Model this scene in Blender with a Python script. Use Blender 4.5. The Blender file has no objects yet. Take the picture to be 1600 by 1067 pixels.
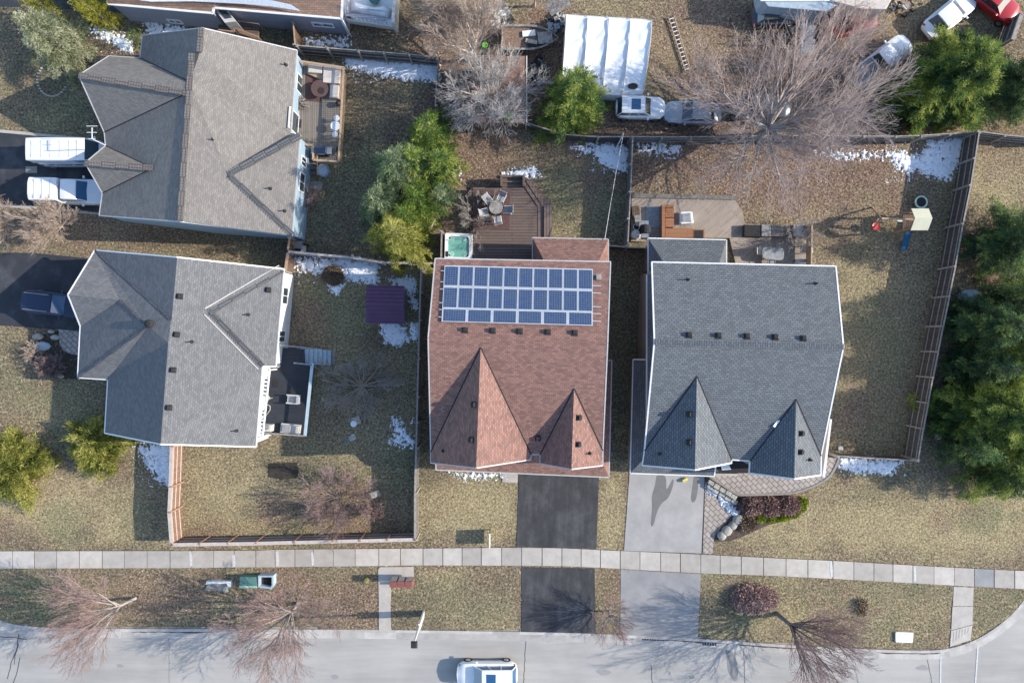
import bpy, math, random
import numpy as np
from mathutils import Vector, Matrix, noise as mn
from mathutils.bvhtree import BVHTree

# ------------------------------------------------------------------ camera, sky, sun, exposure
scene = bpy.context.scene
col = scene.collection
CAMZ = 53.33
cam = bpy.data.cameras.new("camera"); cam_o = bpy.data.objects.new("camera", cam); col.objects.link(cam_o)
cam_o.location = (0, 0, CAMZ); cam_o.rotation_euler = (0, 0, 0)
cam.lens = 24; cam.sensor_width = 36; cam.clip_end = 3000; cam.clip_start = 0.5
scene.camera = cam_o

SUN_EL = math.radians(27.0)
world = bpy.data.worlds.new("World"); scene.world = world; world.use_nodes = True
wn = world.node_tree.nodes; wl = world.node_tree.links
for n in list(wn): wn.remove(n)
sky = wn.new("ShaderNodeTexSky"); sky.sky_type = 'NISHITA'; sky.sun_disc = False
sky.sun_elevation = SUN_EL; sky.sun_rotation = math.radians(90)
sky.air_density = 1.0; sky.dust_density = .7; sky.ozone_density = 1.8
bg = wn.new("ShaderNodeBackground"); bg.inputs[1].default_value = 0.15
wo = wn.new("ShaderNodeOutputWorld")
wl.new(sky.outputs[0], bg.inputs[0]); wl.new(bg.outputs[0], wo.inputs[0])
sun = bpy.data.lights.new("sun", "SUN"); sun.energy = 3.4; sun.angle = math.radians(0.5); sun.color = (1.0, 0.91, 0.78)
sun_o = bpy.data.objects.new("sun", sun); col.objects.link(sun_o)
sun_dir = Vector((math.cos(SUN_EL), 0.03, math.sin(SUN_EL)))
sun_o.rotation_euler = sun_dir.to_track_quat('Z', 'Y').to_euler(); sun_o.location = (60, 0, 40)
vs = scene.view_settings; vs.view_transform = 'Standard'; vs.look = 'None'; vs.exposure = 0.98; vs.gamma = 1.0

R = math.radians
rnd = random.Random(7)
rng = np.random.default_rng(11)

# ------------------------------------------------------------------ helpers
def W(px, py, z=0.0):
    """a point of the place: where the sight line through the survey mark (px,py) meets height z"""
    k = (CAMZ - z) / CAMZ / 20.0
    return Vector(((px - 800) * k, (533.5 - py) * k, z))
def plane(a, b, c):
    n = (b - a).cross(c - a).normalized(); return a, n
def PL(px, py, pl):
    o = Vector((0, 0, CAMZ)); d = W(px, py, 0) - o
    t = (pl[0] - o).dot(pl[1]) / d.dot(pl[1]); return o + d * t

def tag(o, label=None, cat=None, group=None, kind=None):
    if label: o['label'] = label
    if cat: o['category'] = cat
    if group: o['group'] = group
    if kind: o['kind'] = kind
    return o
def thing(name, label, cat, loc, group=None):
    o = bpy.data.objects.new(name, None); col.objects.link(o); o.location = loc
    o.empty_display_size = 0.3
    return tag(o, label, cat, group)
def wloc(o):
    v = Vector((0, 0, 0))
    while o is not None: v += o.location; o = o.parent
    return v

class MB:
    def __init__(s): s.v = []; s.f = []; s.m = []; s.mats = []; s.cur = 0
    def mat(s, m):
        if m not in s.mats: s.mats.append(m)
        s.cur = s.mats.index(m); return s
    def poly(s, pts):
        b = len(s.v); s.v += [tuple(p) for p in pts]; s.f.append(tuple(range(b, b + len(pts)))); s.m.append(s.cur); return s
    def box(s, c, size, rz=0.0, M=None, top=1.0):
        hx, hy, hz = size[0] / 2, size[1] / 2, size[2] / 2
        if M is None: M = Matrix.Rotation(rz, 3, 'Z')
        c = Vector(c); b = len(s.v)
        for z in (-hz, hz):
            k = top if z > 0 else 1.0
            for x, y in ((-hx, -hy), (hx, -hy), (hx, hy), (-hx, hy)):
                s.v.append(tuple(c + M @ Vector((x * k, y * k, z))))
        for f in ((3, 2, 1, 0), (4, 5, 6, 7), (0, 1, 5, 4), (1, 2, 6, 5), (2, 3, 7, 6), (3, 0, 4, 7)):
            s.f.append(tuple(b + i for i in f)); s.m.append(s.cur)
        return s
    def beam(s, p0, p1, w, h, up=None):
        p0 = Vector(p0); p1 = Vector(p1); d = p1 - p0; L = d.length
        if L < 1e-6: return s
        x = d / L; u = Vector(up) if up is not None else Vector((0, 0, 1))
        if abs(x.dot(u)) > 0.95: u = Vector((0, 1, 0))
        y = u.cross(x).normalized(); z = x.cross(y)
        M = Matrix((x, y, z)).transposed()
        return s.box((p0 + p1) / 2, (L, w, h), M=M)
    def tube(s, p0, p1, r0, r1=None, n=8):
        r1 = r0 if r1 is None else r1
        p0 = Vector(p0); p1 = Vector(p1); x = (p1 - p0).normalized()
        u = Vector((0, 0, 1)) if abs(x.z) < .9 else Vector((1, 0, 0))
        a = x.cross(u).normalized(); b_ = x.cross(a); b = len(s.v)
        for p, r in ((p0, r0), (p1, r1)):
            for i in range(n):
                t = 2 * math.pi * i / n; s.v.append(tuple(p + (a * math.cos(t) + b_ * math.sin(t)) * r))
        for i in range(n):
            j = (i + 1) % n; s.f.append((b + i, b + n + i, b + n + j, b + j)); s.m.append(s.cur)
        s.f.append(tuple(b + i for i in range(n))); s.m.append(s.cur)
        s.f.append(tuple(b + n + i for i in reversed(range(n)))); s.m.append(s.cur)
        return s
    def path(s, pts, r, n=6):
        for a, b in zip(pts[:-1], pts[1:]): s.tube(a, b, r, r, n)
        return s
    def prism(s, pts, z0, z1):
        b = len(s.v); n = len(pts)
        ar = sum(pts[i][0] * pts[(i + 1) % n][1] - pts[(i + 1) % n][0] * pts[i][1] for i in range(n))
        if ar < 0: pts = list(reversed(pts))
        for z in (z0, z1):
            for p in pts: s.v.append((p[0], p[1], z))
        for i in range(n):
            j = (i + 1) % n; s.f.append((b + i, b + j, b + n + j, b + n + i)); s.m.append(s.cur)
        s.f.append(tuple(b + n + i for i in range(n))); s.m.append(s.cur)
        s.f.append(tuple(b + i for i in reversed(range(n)))); s.m.append(s.cur)
        return s
    def lathe(s, c, prof, n=20, sx=1.0, sy=1.0):
        b = len(s.v); c = Vector(c)
        for r, z in prof:
            for i in range(n):
                t = 2 * math.pi * i / n; s.v.append((c.x + r * sx * math.cos(t), c.y + r * sy * math.sin(t), c.z + z))
        for k in range(len(prof) - 1):
            for i in range(n):
                j = (i + 1) % n; s.f.append((b + k * n + i, b + k * n + j, b + (k + 1) * n + j, b + (k + 1) * n + i)); s.m.append(s.cur)
        s.f.append(tuple(b + (len(prof) - 1) * n + i for i in range(n))); s.m.append(s.cur)
        s.f.append(tuple(b + i for i in reversed(range(n)))); s.m.append(s.cur)
        return s
    def loft(s, rings, cap=True):
        b = len(s.v); n = len(rings[0])
        for r in rings: s.v += [tuple(p) for p in r]
        for k in range(len(rings) - 1):
            for i in range(n):
                j = (i + 1) % n; s.f.append((b + k * n + i, b + k * n + j, b + (k + 1) * n + j, b + (k + 1) * n + i)); s.m.append(s.cur)
        if cap:
            s.f.append(tuple(b + i for i in reversed(range(n)))); s.m.append(s.cur)
            s.f.append(tuple(b + (len(rings) - 1) * n + i for i in range(n))); s.m.append(s.cur)
        return s
    def xf(s, M, start=0):
        for i in range(start, len(s.v)): s.v[i] = tuple(M @ Vector(s.v[i]))
        return s
    def build(s, name, parent=None, bevel=0.0, smooth=False, uv=True, label=None):
        me = bpy.data.meshes.new(name)
        off = wloc(parent) if parent is not None else Vector((0, 0, 0))
        if parent is None and s.v:
            a = np.array(s.v); off = Vector(((a[:, 0].min() + a[:, 0].max()) / 2, (a[:, 1].min() + a[:, 1].max()) / 2, a[:, 2].min()))
        me.from_pydata([(p[0] - off.x, p[1] - off.y, p[2] - off.z) for p in s.v], [], s.f)
        for m in s.mats: me.materials.append(m)
        me.polygons.foreach_set("material_index", s.m)
        me.update()
        if uv:
            ul = me.uv_layers.new(name="UVMap"); data = [0.0] * (2 * len(me.loops)); Z = Vector((0, 0, 1))
            for p in me.polygons:
                n = p.normal
                if abs(n.z) > 0.999 or n.length < .5: h = Vector((1, 0, 0)); u = Vector((0, 1, 0))
                else: h = Z.cross(n).normalized(); u = n.cross(h)
                for li in p.loop_indices:
                    q = s.v[me.loops[li].vertex_index]; q = Vector(q)
                    data[2 * li] = q.dot(h); data[2 * li + 1] = q.dot(u)
            ul.data.foreach_set("uv", data)
        if smooth: me.polygons.foreach_set("use_smooth", [True] * len(me.polygons))
        o = bpy.data.objects.new(name, me); col.objects.link(o)
        if parent is not None: o.parent = parent
        else: o.location = off
        if bevel > 0:
            b = o.modifiers.new("bevel", 'BEVEL'); b.width = bevel; b.segments = 2; b.limit_method = 'ANGLE'
        if label: o['label'] = label
        return o

def raw_mesh(name, V, F, mat, parent=None, tint=None, smooth=False):
    """numpy mesh: V (n,3), F (m,k)"""
    off = wloc(parent) if parent is not None else Vector((0, 0, 0))
    if parent is None: off = Vector((float(V[:, 0].mean()), float(V[:, 1].mean()), 0.0))
    me = bpy.data.meshes.new(name); n, m, k = len(V), len(F), F.shape[1]
    me.vertices.add(n); me.vertices.foreach_set("co", (V - np.array([off.x, off.y, off.z])).astype(np.float32).ravel())
    me.loops.add(m * k); me.loops.foreach_set("vertex_index", F.astype(np.int32).ravel())
    me.polygons.add(m); me.polygons.foreach_set("loop_start", np.arange(0, m * k, k, dtype=np.int32))
    if smooth: me.polygons.foreach_set("use_smooth", np.ones(m, dtype=bool))
    me.update(calc_edges=True); me.validate()
    if tint is not None:
        at = me.attributes.new("tint", 'FLOAT', 'POINT'); at.data.foreach_set("value", tint.astype(np.float32))
    me.materials.append(mat)
    o = bpy.data.objects.new(name, me); col.objects.link(o)
    if parent is not None: o.parent = parent
    else: o.location = off
    return o

def copy_tree(o, parent=None):
    c = o.copy(); col.objects.link(c)
    if parent is not None: c.parent = parent
    for ch in list(o.children): copy_tree(ch, c)
    return c

# ------------------------------------------------------------------ materials
def newmat(name):
    m = bpy.data.materials.new(name); m.use_nodes = True; nt = m.node_tree
    return m, nt, nt.nodes, nt.links, nt.nodes["Principled BSDF"]
def rgba(c): return (c[0], c[1], c[2], 1.0)
def ramp(N, stops):
    r = N.new("ShaderNodeValToRGB"); e = r.color_ramp.elements
    e[0].position = stops[0][0]; e[0].color = rgba(stops[0][1]); e[1].position = stops[-1][0]; e[1].color = rgba(stops[-1][1])
    for p, c in stops[1:-1]: x = e.new(p); x.color = rgba(c)
    return r
def pm(name, c1, c2=None, scale=3.0, rough=0.8, bump=0.0, bscale=40.0, metal=0.0, coat=0.0, detail=6.0, stops=None):
    m, nt, N, L, P = newmat(name)
    tc = N.new("ShaderNodeTexCoord")
    if c2 is None: c2 = tuple(x * 0.85 for x in c1)
    nz = N.new("ShaderNodeTexNoise"); nz.inputs["Scale"].default_value = scale; nz.inputs["Detail"].default_value = detail; nz.inputs["Roughness"].default_value = .65
    L.new(tc.outputs["Object"], nz.inputs["Vector"])
    r = ramp(N, stops or [(0.35, c2), (0.65, c1)])
    L.new(nz.outputs["Fac"], r.inputs[0]); L.new(r.outputs[0], P.inputs["Base Color"])
    P.inputs["Roughness"].default_value = rough; P.inputs["Metallic"].default_value = metal
    P.inputs["Coat Weight"].default_value = coat
    if bump:
        n2 = N.new("ShaderNodeTexNoise"); n2.inputs["Scale"].default_value = bscale; n2.inputs["Detail"].default_value = 4
        L.new(tc.outputs["Object"], n2.inputs["Vector"])
        b = N.new("ShaderNodeBump"); b.inputs["Strength"].default_value = bump; b.inputs["Distance"].default_value = 0.03
        L.new(n2.outputs["Fac"], b.inputs["Height"]); L.new(b.outputs[0], P.inputs["Normal"])
    return m
def bricks(name, c1, c2, mortar, bw, bh, mort=0.01, rot=0.0, rough=0.85, offset=0.5, bump=0.5, nscale=1.2, nmix=0.35, dirt=None):
    """courses in surface metres (UV is laid in metres along each face)"""
    m, nt, N, L, P = newmat(name)
    uv = N.new("ShaderNodeUVMap"); mp = N.new("ShaderNodeMapping"); mp.inputs["Rotation"].default_value = (0, 0, rot)
    L.new(uv.outputs[0], mp.inputs[0])
    br = N.new("ShaderNodeTexBrick"); br.inputs["Scale"].default_value = 1.0
    br.inputs["Brick Width"].default_value = bw; br.inputs["Row Height"].default_value = bh; br.inputs["Mortar Size"].default_value = mort
    br.offset = offset; br.inputs["Color1"].default_value = rgba(c1); br.inputs["Color2"].default_value = rgba(c2); br.inputs["Mortar"].default_value = rgba(mortar)
    br.inputs["Bias"].default_value = 0.0
    L.new(mp.outputs[0], br.inputs["Vector"])
    nz = N.new("ShaderNodeTexNoise"); nz.inputs["Scale"].default_value = nscale; nz.inputs["Detail"].default_value = 8; nz.inputs["Roughness"].default_value = .7
    L.new(uv.outputs[0], nz.inputs["Vector"])
    dk = dirt or tuple(x * 0.45 for x in c1); lt = tuple(min(1, x * 1.35) for x in c2)
    r = ramp(N, [(0.3, dk), (0.7, lt)]); L.new(nz.outputs["Fac"], r.inputs[0])
    mx = N.new("ShaderNodeMix"); mx.data_type = 'RGBA'; mx.inputs[0].default_value = nmix
    L.new(br.outputs["Color"], mx.inputs[6]); L.new(r.outputs[0], mx.inputs[7]); L.new(mx.outputs[2], P.inputs["Base Color"])
    P.inputs["Roughness"].default_value = rough
    if bump:
        n3 = N.new("ShaderNodeTexNoise"); n3.inputs["Scale"].default_value = 14; n3.inputs["Detail"].default_value = 3; L.new(uv.outputs[0], n3.inputs["Vector"])
        ad = N.new("ShaderNodeMath"); ad.operation = 'SUBTRACT'; L.new(n3.outputs["Fac"], ad.inputs[0]); L.new(br.outputs["Fac"], ad.inputs[1])
        b = N.new("ShaderNodeBump"); b.inputs["Strength"].default_value = bump; b.inputs["Distance"].default_value = 0.02
        L.new(ad.outputs[0], b.inputs["Height"]); L.new(b.outputs[0], P.inputs["Normal"])
    return m
def tintmat(name, stops, rough=0.8, trans=0.0, nscale=0.0):
    m, nt, N, L, P = newmat(name)
    a = N.new("ShaderNodeAttribute"); a.attribute_name = "tint"
    r = ramp(N, stops); L.new(a.outputs["Fac"], r.inputs[0]); L.new(r.outputs[0], P.inputs["Base Color"])
    P.inputs["Roughness"].default_value = rough; P.inputs["Specular IOR Level"].default_value = 0.25
    if trans > 0:
        t = N.new("ShaderNodeBsdfTranslucent"); L.new(r.outputs[0], t.inputs[0])
        mx = N.new("ShaderNodeMixShader"); mx.inputs[0].default_value = trans
        L.new(P.outputs[0], mx.inputs[1]); L.new(t.outputs[0], mx.inputs[2]); L.new(mx.outputs[0], N["Material Output"].inputs[0])
    return m

M = {}
M['sh_tan'] = bricks('shingle_tan', (.27, .247, .225), (.17, .16, .15), (.12, .112, .105), .28, .14, .012, bump=.6, nmix=.3)
M['sh_grey'] = bricks('shingle_grey', (.205, .205, .208), (.125, .13, .138), (.08, .082, .088), .28, .145, .012, bump=.6, nmix=.28)
M['sh_red'] = bricks('shingle_red', (.35, .19, .15), (.17, .095, .08), (.09, .055, .048), .28, .145, .012, bump=.6, nmix=.28)
M['sh_slate'] = bricks('shingle_slate', (.175, .195, .21), (.11, .122, .138), (.045, .052, .062), .30, .16, .02, bump=.7, nmix=.2)
M['sh_brown'] = bricks('shingle_brown', (.34, .22, .16), (.2, .13, .10), (.07, .05, .04), .34, .17, .012, bump=.7)
M['cap_tan'] = bricks('ridge_cap_tan', (.25, .22, .2), (.16, .14, .13), (.04, .035, .03), .22, 1.0, .03, bump=.7)
M['cap_grey'] = bricks('ridge_cap_grey', (.15, .15, .16), (.085, .09, .1), (.03, .03, .03), .22, 1.0, .03, bump=.7)
M['white'] = pm('white_trim', (.78, .78, .77), (.68, .68, .68), 2, .5)
M['gutter'] = pm('gutter_grey', (.5, .5, .5), (.4, .4, .4), 3, .6)
M['offwhite'] = pm('offwhite_paint', (.6, .58, .54), (.5, .48, .45), 2, .6)
M['sid_blue'] = bricks('siding_blue', (.30, .42, .52), (.27, .38, .48), (.12, .17, .22), 6.0, .15, .012, nmix=.12, bump=.4)
M['sid_white'] = bricks('siding_white', (.74, .73, .70), (.68, .67, .65), (.4, .4, .4), 6.0, .15, .01, nmix=.1, bump=.4)
M['sid_grey'] = bricks('siding_grey', (.33, .34, .40), (.29, .30, .36), (.12, .12, .16), 6.0, .17, .015, nmix=.1, bump=.4)
M['brick_red'] = bricks('brick_red', (.28, .13, .09), (.2, .09, .07), (.35, .32, .3), .22, .075, .01)
M['brick_beige'] = bricks('brick_beige', (.4, .32, .26), (.32, .26, .21), (.45, .42, .4), .22, .075, .01)
def glassy(name, c, rough=.08):
    m, nt, N, L, P = newmat(name); P.inputs["Base Color"].default_value = rgba(c); P.inputs["Roughness"].default_value = rough
    P.inputs["Specular IOR Level"].default_value = .9; P.inputs["Coat Weight"].default_value = .6; P.inputs["Coat Roughness"].default_value = .03
    return m
M['glass'] = glassy('window_glass', (.03, .045, .06))
M['glass_blue'] = glassy('tinted_glass', (.02, .09, .2))
M['dark'] = pm('dark_plastic', (.03, .03, .033), (.02, .02, .022), 6, .95)
M['black'] = pm('black_rubber', (.018, .018, .018), (.012, .012, .012), 9, .8)
M['metal'] = pm('grey_metal', (.42, .43, .44), (.32, .33, .34), 4, .4, metal=.6)
M['rim'] = pm('alloy', (.5, .5, .5), (.4, .4, .4), 4, .3, metal=.9)
def paint(name, c, rough=.28):
    m = pm(name, c, tuple(x * .93 for x in c), 1.5, rough, coat=.7); return m
M['p_white'] = paint('car_white', (.80, .81, .82))
M['p_navy'] = paint('car_navy', (.008, .02, .06))
M['p_silver'] = pm('car_silver', (.42, .44, .47), (.33, .35, .38), 3, .35, metal=.3, coat=.5)
M['p_red'] = paint('car_red', (.42, .012, .015))
M['p_dark'] = paint('car_dark', (.06, .065, .075))
M['p_wred'] = pm('weathered_red', (.33, .07, .07), (.22, .06, .06), 4, .6)
# ground-like
M['asphalt'] = pm('asphalt_drive', (.062, .062, .066), (.036, .036, .04), .8, .9, bump=.4, bscale=60, stops=[(.3, (.028, .028, .031)), (.5, (.042, .042, .046)), (.68, (.07, .07, .073))])
def streak_mat(name, lo, mid, hi):
    m, nt, N, L, P = newmat(name); tc = N.new("ShaderNodeTexCoord")
    def nz(sc, s, d):
        mp = N.new("ShaderNodeMapping"); mp.inputs["Scale"].default_value = sc; L.new(tc.outputs["Object"], mp.inputs[0])
        n = N.new("ShaderNodeTexNoise"); n.inputs["Scale"].default_value = s; n.inputs["Detail"].default_value = d; n.inputs["Roughness"].default_value = .7; L.new(mp.outputs[0], n.inputs[0]); return n
    a = nz((1, .14, 1), 1.1, 6); b = nz((1, 1, 1), .7, 8); c = nz((1, 1, 1), 18, 3)
    s = N.new("ShaderNodeMath"); s.operation = 'ADD'; L.new(a.outputs["Fac"], s.inputs[0]); L.new(b.outputs["Fac"], s.inputs[1])
    t = N.new("ShaderNodeMath"); t.operation = 'MULTIPLY_ADD'; L.new(c.outputs["Fac"], t.inputs[0]); t.inputs[1].default_value = .35; L.new(s.outputs[0], t.inputs[2])
    mr = N.new("ShaderNodeMapRange"); mr.inputs[1].default_value = .85; mr.inputs[2].default_value = 1.5; L.new(t.outputs[0], mr.inputs[0])
    r = ramp(N, [(0, lo), (.5, mid), (1, hi)]); L.new(mr.outputs[0], r.inputs[0]); L.new(r.outputs[0], P.inputs["Base Color"]); P.inputs["Roughness"].default_value = .85
    bb = N.new("ShaderNodeBump"); bb.inputs["Strength"].default_value = .4; bb.inputs["Distance"].default_value = .01; L.new(c.outputs["Fac"], bb.inputs["Height"]); L.new(bb.outputs[0], P.inputs["Normal"])
    return m
M['asphalt'] = streak_mat('asphalt_streaked', (.022, .022, .026), (.045, .045, .05), (.10, .10, .105))
M['conc_drive'] = streak_mat('concrete_streaked', (.28, .27, .265), (.34, .33, .32), (.40, .39, .38))
M['asphalt2'] = pm('asphalt_blue', (.06, .065, .075), (.032, .036, .045), .5, .85, bump=.3, bscale=60, stops=[(.3, (.022, .026, .034)), (.5, (.034, .038, .048)), (.7, (.085, .09, .1))])
M['conc_drive'] = pm('concrete_drive', (.38, .37, .36), (.31, .30, .29), .6, .85, bump=.3, bscale=50, stops=[(.3, (.29, .28, .275)), (.55, (.36, .35, .345)), (.75, (.42, .41, .40))])
M['asph_grey'] = pm('asphalt_grey', (.3, .298, .3), (.225, .225, .23), .7, .85, bump=.3, bscale=50)
M['mulch'] = pm('mulch', (.12, .085, .07), (.05, .038, .035), 5, .95, bump=1, bscale=25)
M['soil'] = pm('soil', (.055, .045, .035), (.025, .022, .02), 5, .95, bump=1, bscale=20)
M['rock'] = pm('rock', (.52, .49, .42), (.26, .25, .23), 4, .95, bump=1.0, bscale=12)
M['pad'] = pm('pad_stone', (.3, .28, .25), (.2, .19, .17), 3, .9, bump=.4)
M['stain'] = pm('wet_stain', (.17, .168, .165), (.14, .138, .135), 2, .6)
M['crack'] = pm('tar_crack', (.07, .07, .075), (.045, .045, .05), 3, .8)
M['line'] = pm('road_paint', (.62, .62, .6), (.45, .45, .44), 5, .7)
M['pavers'] = bricks('pavers', (.44, .38, .34), (.34, .30, .27), (.12, .10, .095), .5, .34, .035, rot=R(45), nmix=.3, bump=.5)
# wood
M['deck_grey'] = bricks('deck_grey', (.27, .235, .20), (.19, .165, .145), (.05, .04, .035), 4.0, .14, .014, rot=R(90), nmix=.3, bump=.5, nscale=2)
M['deck_brown'] = bricks('deck_brown', (.17, .125, .105), (.125, .09, .078), (.03, .022, .02), 5.0, .22, .022, nmix=.25, bump=.5, nscale=2)
M['deck_brown_v'] = bricks('deck_brown_long', (.19, .14, .12), (.15, .11, .095), (.03, .022, .02), 5.0, .22, .022, rot=R(90), nmix=.25, bump=.5, nscale=2)
M['deck_navy'] = bricks('deck_navy', (.035, .042, .055), (.028, .033, .045), (.012, .014, .02), 4.0, .14, .012, nmix=.3, bump=.4, nscale=2)
M['deck_diag'] = bricks('deck_diagonal', (.42, .35, .29), (.30, .255, .215), (.1, .085, .07), 3.0, .15, .014, rot=R(-42), nmix=.4, bump=.5, nscale=1.2)
M['wood_grey'] = pm('wood_grey', (.22, .2, .18), (.12, .11, .10), 5, .9, bump=.5)
M['wood_dark'] = bricks('fence_boards_dark', (.13, .115, .11), (.07, .064, .062), (.018, .016, .016), .15, 4.0, .018, nmix=.3, bump=.5, nscale=3)
M['wood_dark_s'] = pm('fence_rail_grey', (.38, .345, .31), (.22, .2, .18), 5, .9, bump=.5)
M['fence_brown'] = bricks('fence_boards_brown', (.20, .13, .09), (.13, .085, .06), (.03, .02, .015), .15, 4.0, .016, nmix=.3, bump=.5, nscale=3)
M['fence_red'] = bricks('fence_boards_cedar', (.33, .19, .125), (.23, .13, .09), (.05, .03, .02), .15, 4.0, .018, nmix=.25, bump=.5, nscale=3)
M['cedar'] = pm('cedar', (.36, .22, .15), (.26, .16, .115), 4, .8, bump=.3)
M['cap_pale'] = pm('fence_cap_pale', (.55, .48, .43), (.42, .37, .33), 4, .8)
M['tan_wood'] = pm('tan_wood', (.48, .34, .23), (.36, .26, .18), 4, .8, bump=.3)
M['orange_wood'] = bricks('stained_planks', (.36, .17, .085), (.28, .13, .07), (.07, .035, .02), 3.0, .15, .01, nmix=.2)
M['pale_rail'] = pm('pale_rail', (.42, .52, .58), (.35, .45, .5), 3, .6)
M['beige'] = pm('beige_cloth', (.62, .56, .50), (.52, .47, .42), 3, .9, bump=.3)
M['grey_cloth'] = pm('grey_cloth', (.34, .35, .36), (.22, .23, .25), 5, .9, bump=.4)
M['tarp'] = pm('white_tarp', (.82, .84, .86), (.72, .76, .8), 1.5, .55, bump=.5, bscale=4)
M['purple'] = pm('purple_metal', (.16, .07, .14), (.13, .055, .115), 1.5, .5)
M['water'] = glassy('spa_water', (.17, .42, .33), .05)
M['tub'] = pm('tub_shell', (.82, .84, .84), (.72, .75, .75), 3, .3, coat=.4)
M['pv_frame'] = pm('panel_frame', (.7, .71, .73), (.6, .61, .63), 3, .35, metal=.4)
M['red_pl'] = paint('red_plastic', (.55, .02, .03), .4)
M['blue_pl'] = paint('blue_plastic', (.012, .12, .24), .45)
M['green_pl'] = pm('pale_green_frame', (.42, .62, .48), (.36, .55, .42), 3, .5)
M['canvas'] = pm('pale_canvas', (.72, .70, .52), (.66, .64, .48), 2, .8)
M['lime'] = pm('lime_plastic', (.16, .5, .07), (.12, .4, .05), 3, .5)
M['maroon'] = pm('maroon_metal', (.25, .085, .07), (.2, .07, .06), 3, .6)
M['rug'] = pm('rug_brown', (.13, .07, .065), (.08, .05, .045), 4, .95)
M['box_green'] = pm('utility_green', (.10, .22, .19), (.075, .17, .15), 5, .6)
M['bluegrey'] = pm('bluegrey_sheet', (.4, .5, .58), (.3, .38, .45), 3, .6, bump=.4)
M['yellow'] = pm('yellow_plastic', (.7, .62, .15), (.6, .52, .12), 3, .6)
M['rust'] = pm('rusty_roof', (.25, .15, .115), (.13, .09, .08), 2.5, .9, bump=.4, stops=[(.3, (.1, .075, .07)), (.5, (.2, .125, .1)), (.7, (.33, .22, .16))])
M['scrap'] = pm('scrap_grey', (.4, .38, .35), (.15, .14, .14), 4, .8, bump=.6)

def pv_mat():
    m, nt, N, L, P = newmat('solar_cells')
    uv = N.new("ShaderNodeUVMap")
    br = N.new("ShaderNodeTexBrick"); br.offset = 0.0; br.inputs["Scale"].default_value = 1.0
    br.inputs["Brick Width"].default_value = .165; br.inputs["Row Height"].default_value = .165; br.inputs["Mortar Size"].default_value = .014
    br.inputs["Color1"].default_value = (.010, .04, .15, 1); br.inputs["Color2"].default_value = (.04, .065, .12, 1); br.inputs["Mortar"].default_value = (.13, .165, .21, 1)
    L.new(uv.outputs[0], br.inputs["Vector"]); L.new(br.outputs["Color"], P.inputs["Base Color"])
    P.inputs["Roughness"].default_value = .35; P.inputs["Coat Weight"].default_value = .2; P.inputs["Coat Roughness"].default_value = .2
    return m
M['pv'] = pv_mat()
def snow_mat():
    m, nt, N, L, P = newmat('snow')
    tc = N.new("ShaderNodeTexCoord"); nz = N.new("ShaderNodeTexNoise"); nz.inputs["Scale"].default_value = 9; nz.inputs["Detail"].default_value = 6
    L.new(tc.outputs["Object"], nz.inputs[0])
    r = ramp(N, [(.3, (.72, .77, .84)), (.5, (.86, .90, .95))]); L.new(nz.outputs["Fac"], r.inputs[0]); L.new(r.outputs[0], P.inputs["Base Color"])
    P.inputs["Roughness"].default_value = .7
    b = N.new("ShaderNodeBump"); b.inputs["Strength"].default_value = .6; b.inputs["Distance"].default_value = .05
    L.new(nz.outputs["Fac"], b.inputs["Height"]); L.new(b.outputs[0], P.inputs["Normal"])
    return m
M['snow'] = snow_mat()
def conc_mat(name, lo, hi, slab=True):
    m, nt, N, L, P = newmat(name)
    tc = N.new("ShaderNodeTexCoord"); nz = N.new("ShaderNodeTexNoise"); nz.inputs["Scale"].default_value = 1.3; nz.inputs["Detail"].default_value = 9; nz.inputs["Roughness"].default_value = .7
    L.new(tc.outputs["Object"], nz.inputs[0]); r = ramp(N, [(.3, lo), (.7, hi)]); L.new(nz.outputs["Fac"], r.inputs[0])
    g = N.new("ShaderNodeNewGeometry"); mr = N.new("ShaderNodeMapRange"); mr.inputs[3].default_value = .80; mr.inputs[4].default_value = 1.10
    L.new(g.outputs["Random Per Island"], mr.inputs[0])
    mx = N.new("ShaderNodeMix"); mx.data_type = 'RGBA'; mx.blend_type = 'MULTIPLY'; mx.inputs[0].default_value = 1.0
    L.new(r.outputs[0], mx.inputs[6]); L.new(mr.outputs[0], mx.inputs[7]); L.new(mx.outputs[2], P.inputs["Base Color"])
    P.inputs["Roughness"].default_value = .85
    n2 = N.new("ShaderNodeTexNoise"); n2.inputs["Scale"].default_value = 40; L.new(tc.outputs["Object"], n2.inputs[0])
    b = N.new("ShaderNodeBump"); b.inputs["Strength"].default_value = .25; b.inputs["Distance"].default_value = .02; L.new(n2.outputs["Fac"], b.inputs["Height"]); L.new(b.outputs[0], P.inputs["Normal"])
    return m
M['conc'] = conc_mat('sidewalk_concrete', (.37, .34, .305), (.51, .475, .43))
M['curb'] = conc_mat('curb_concrete', (.36, .34, .32), (.52, .5, .47))
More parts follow.
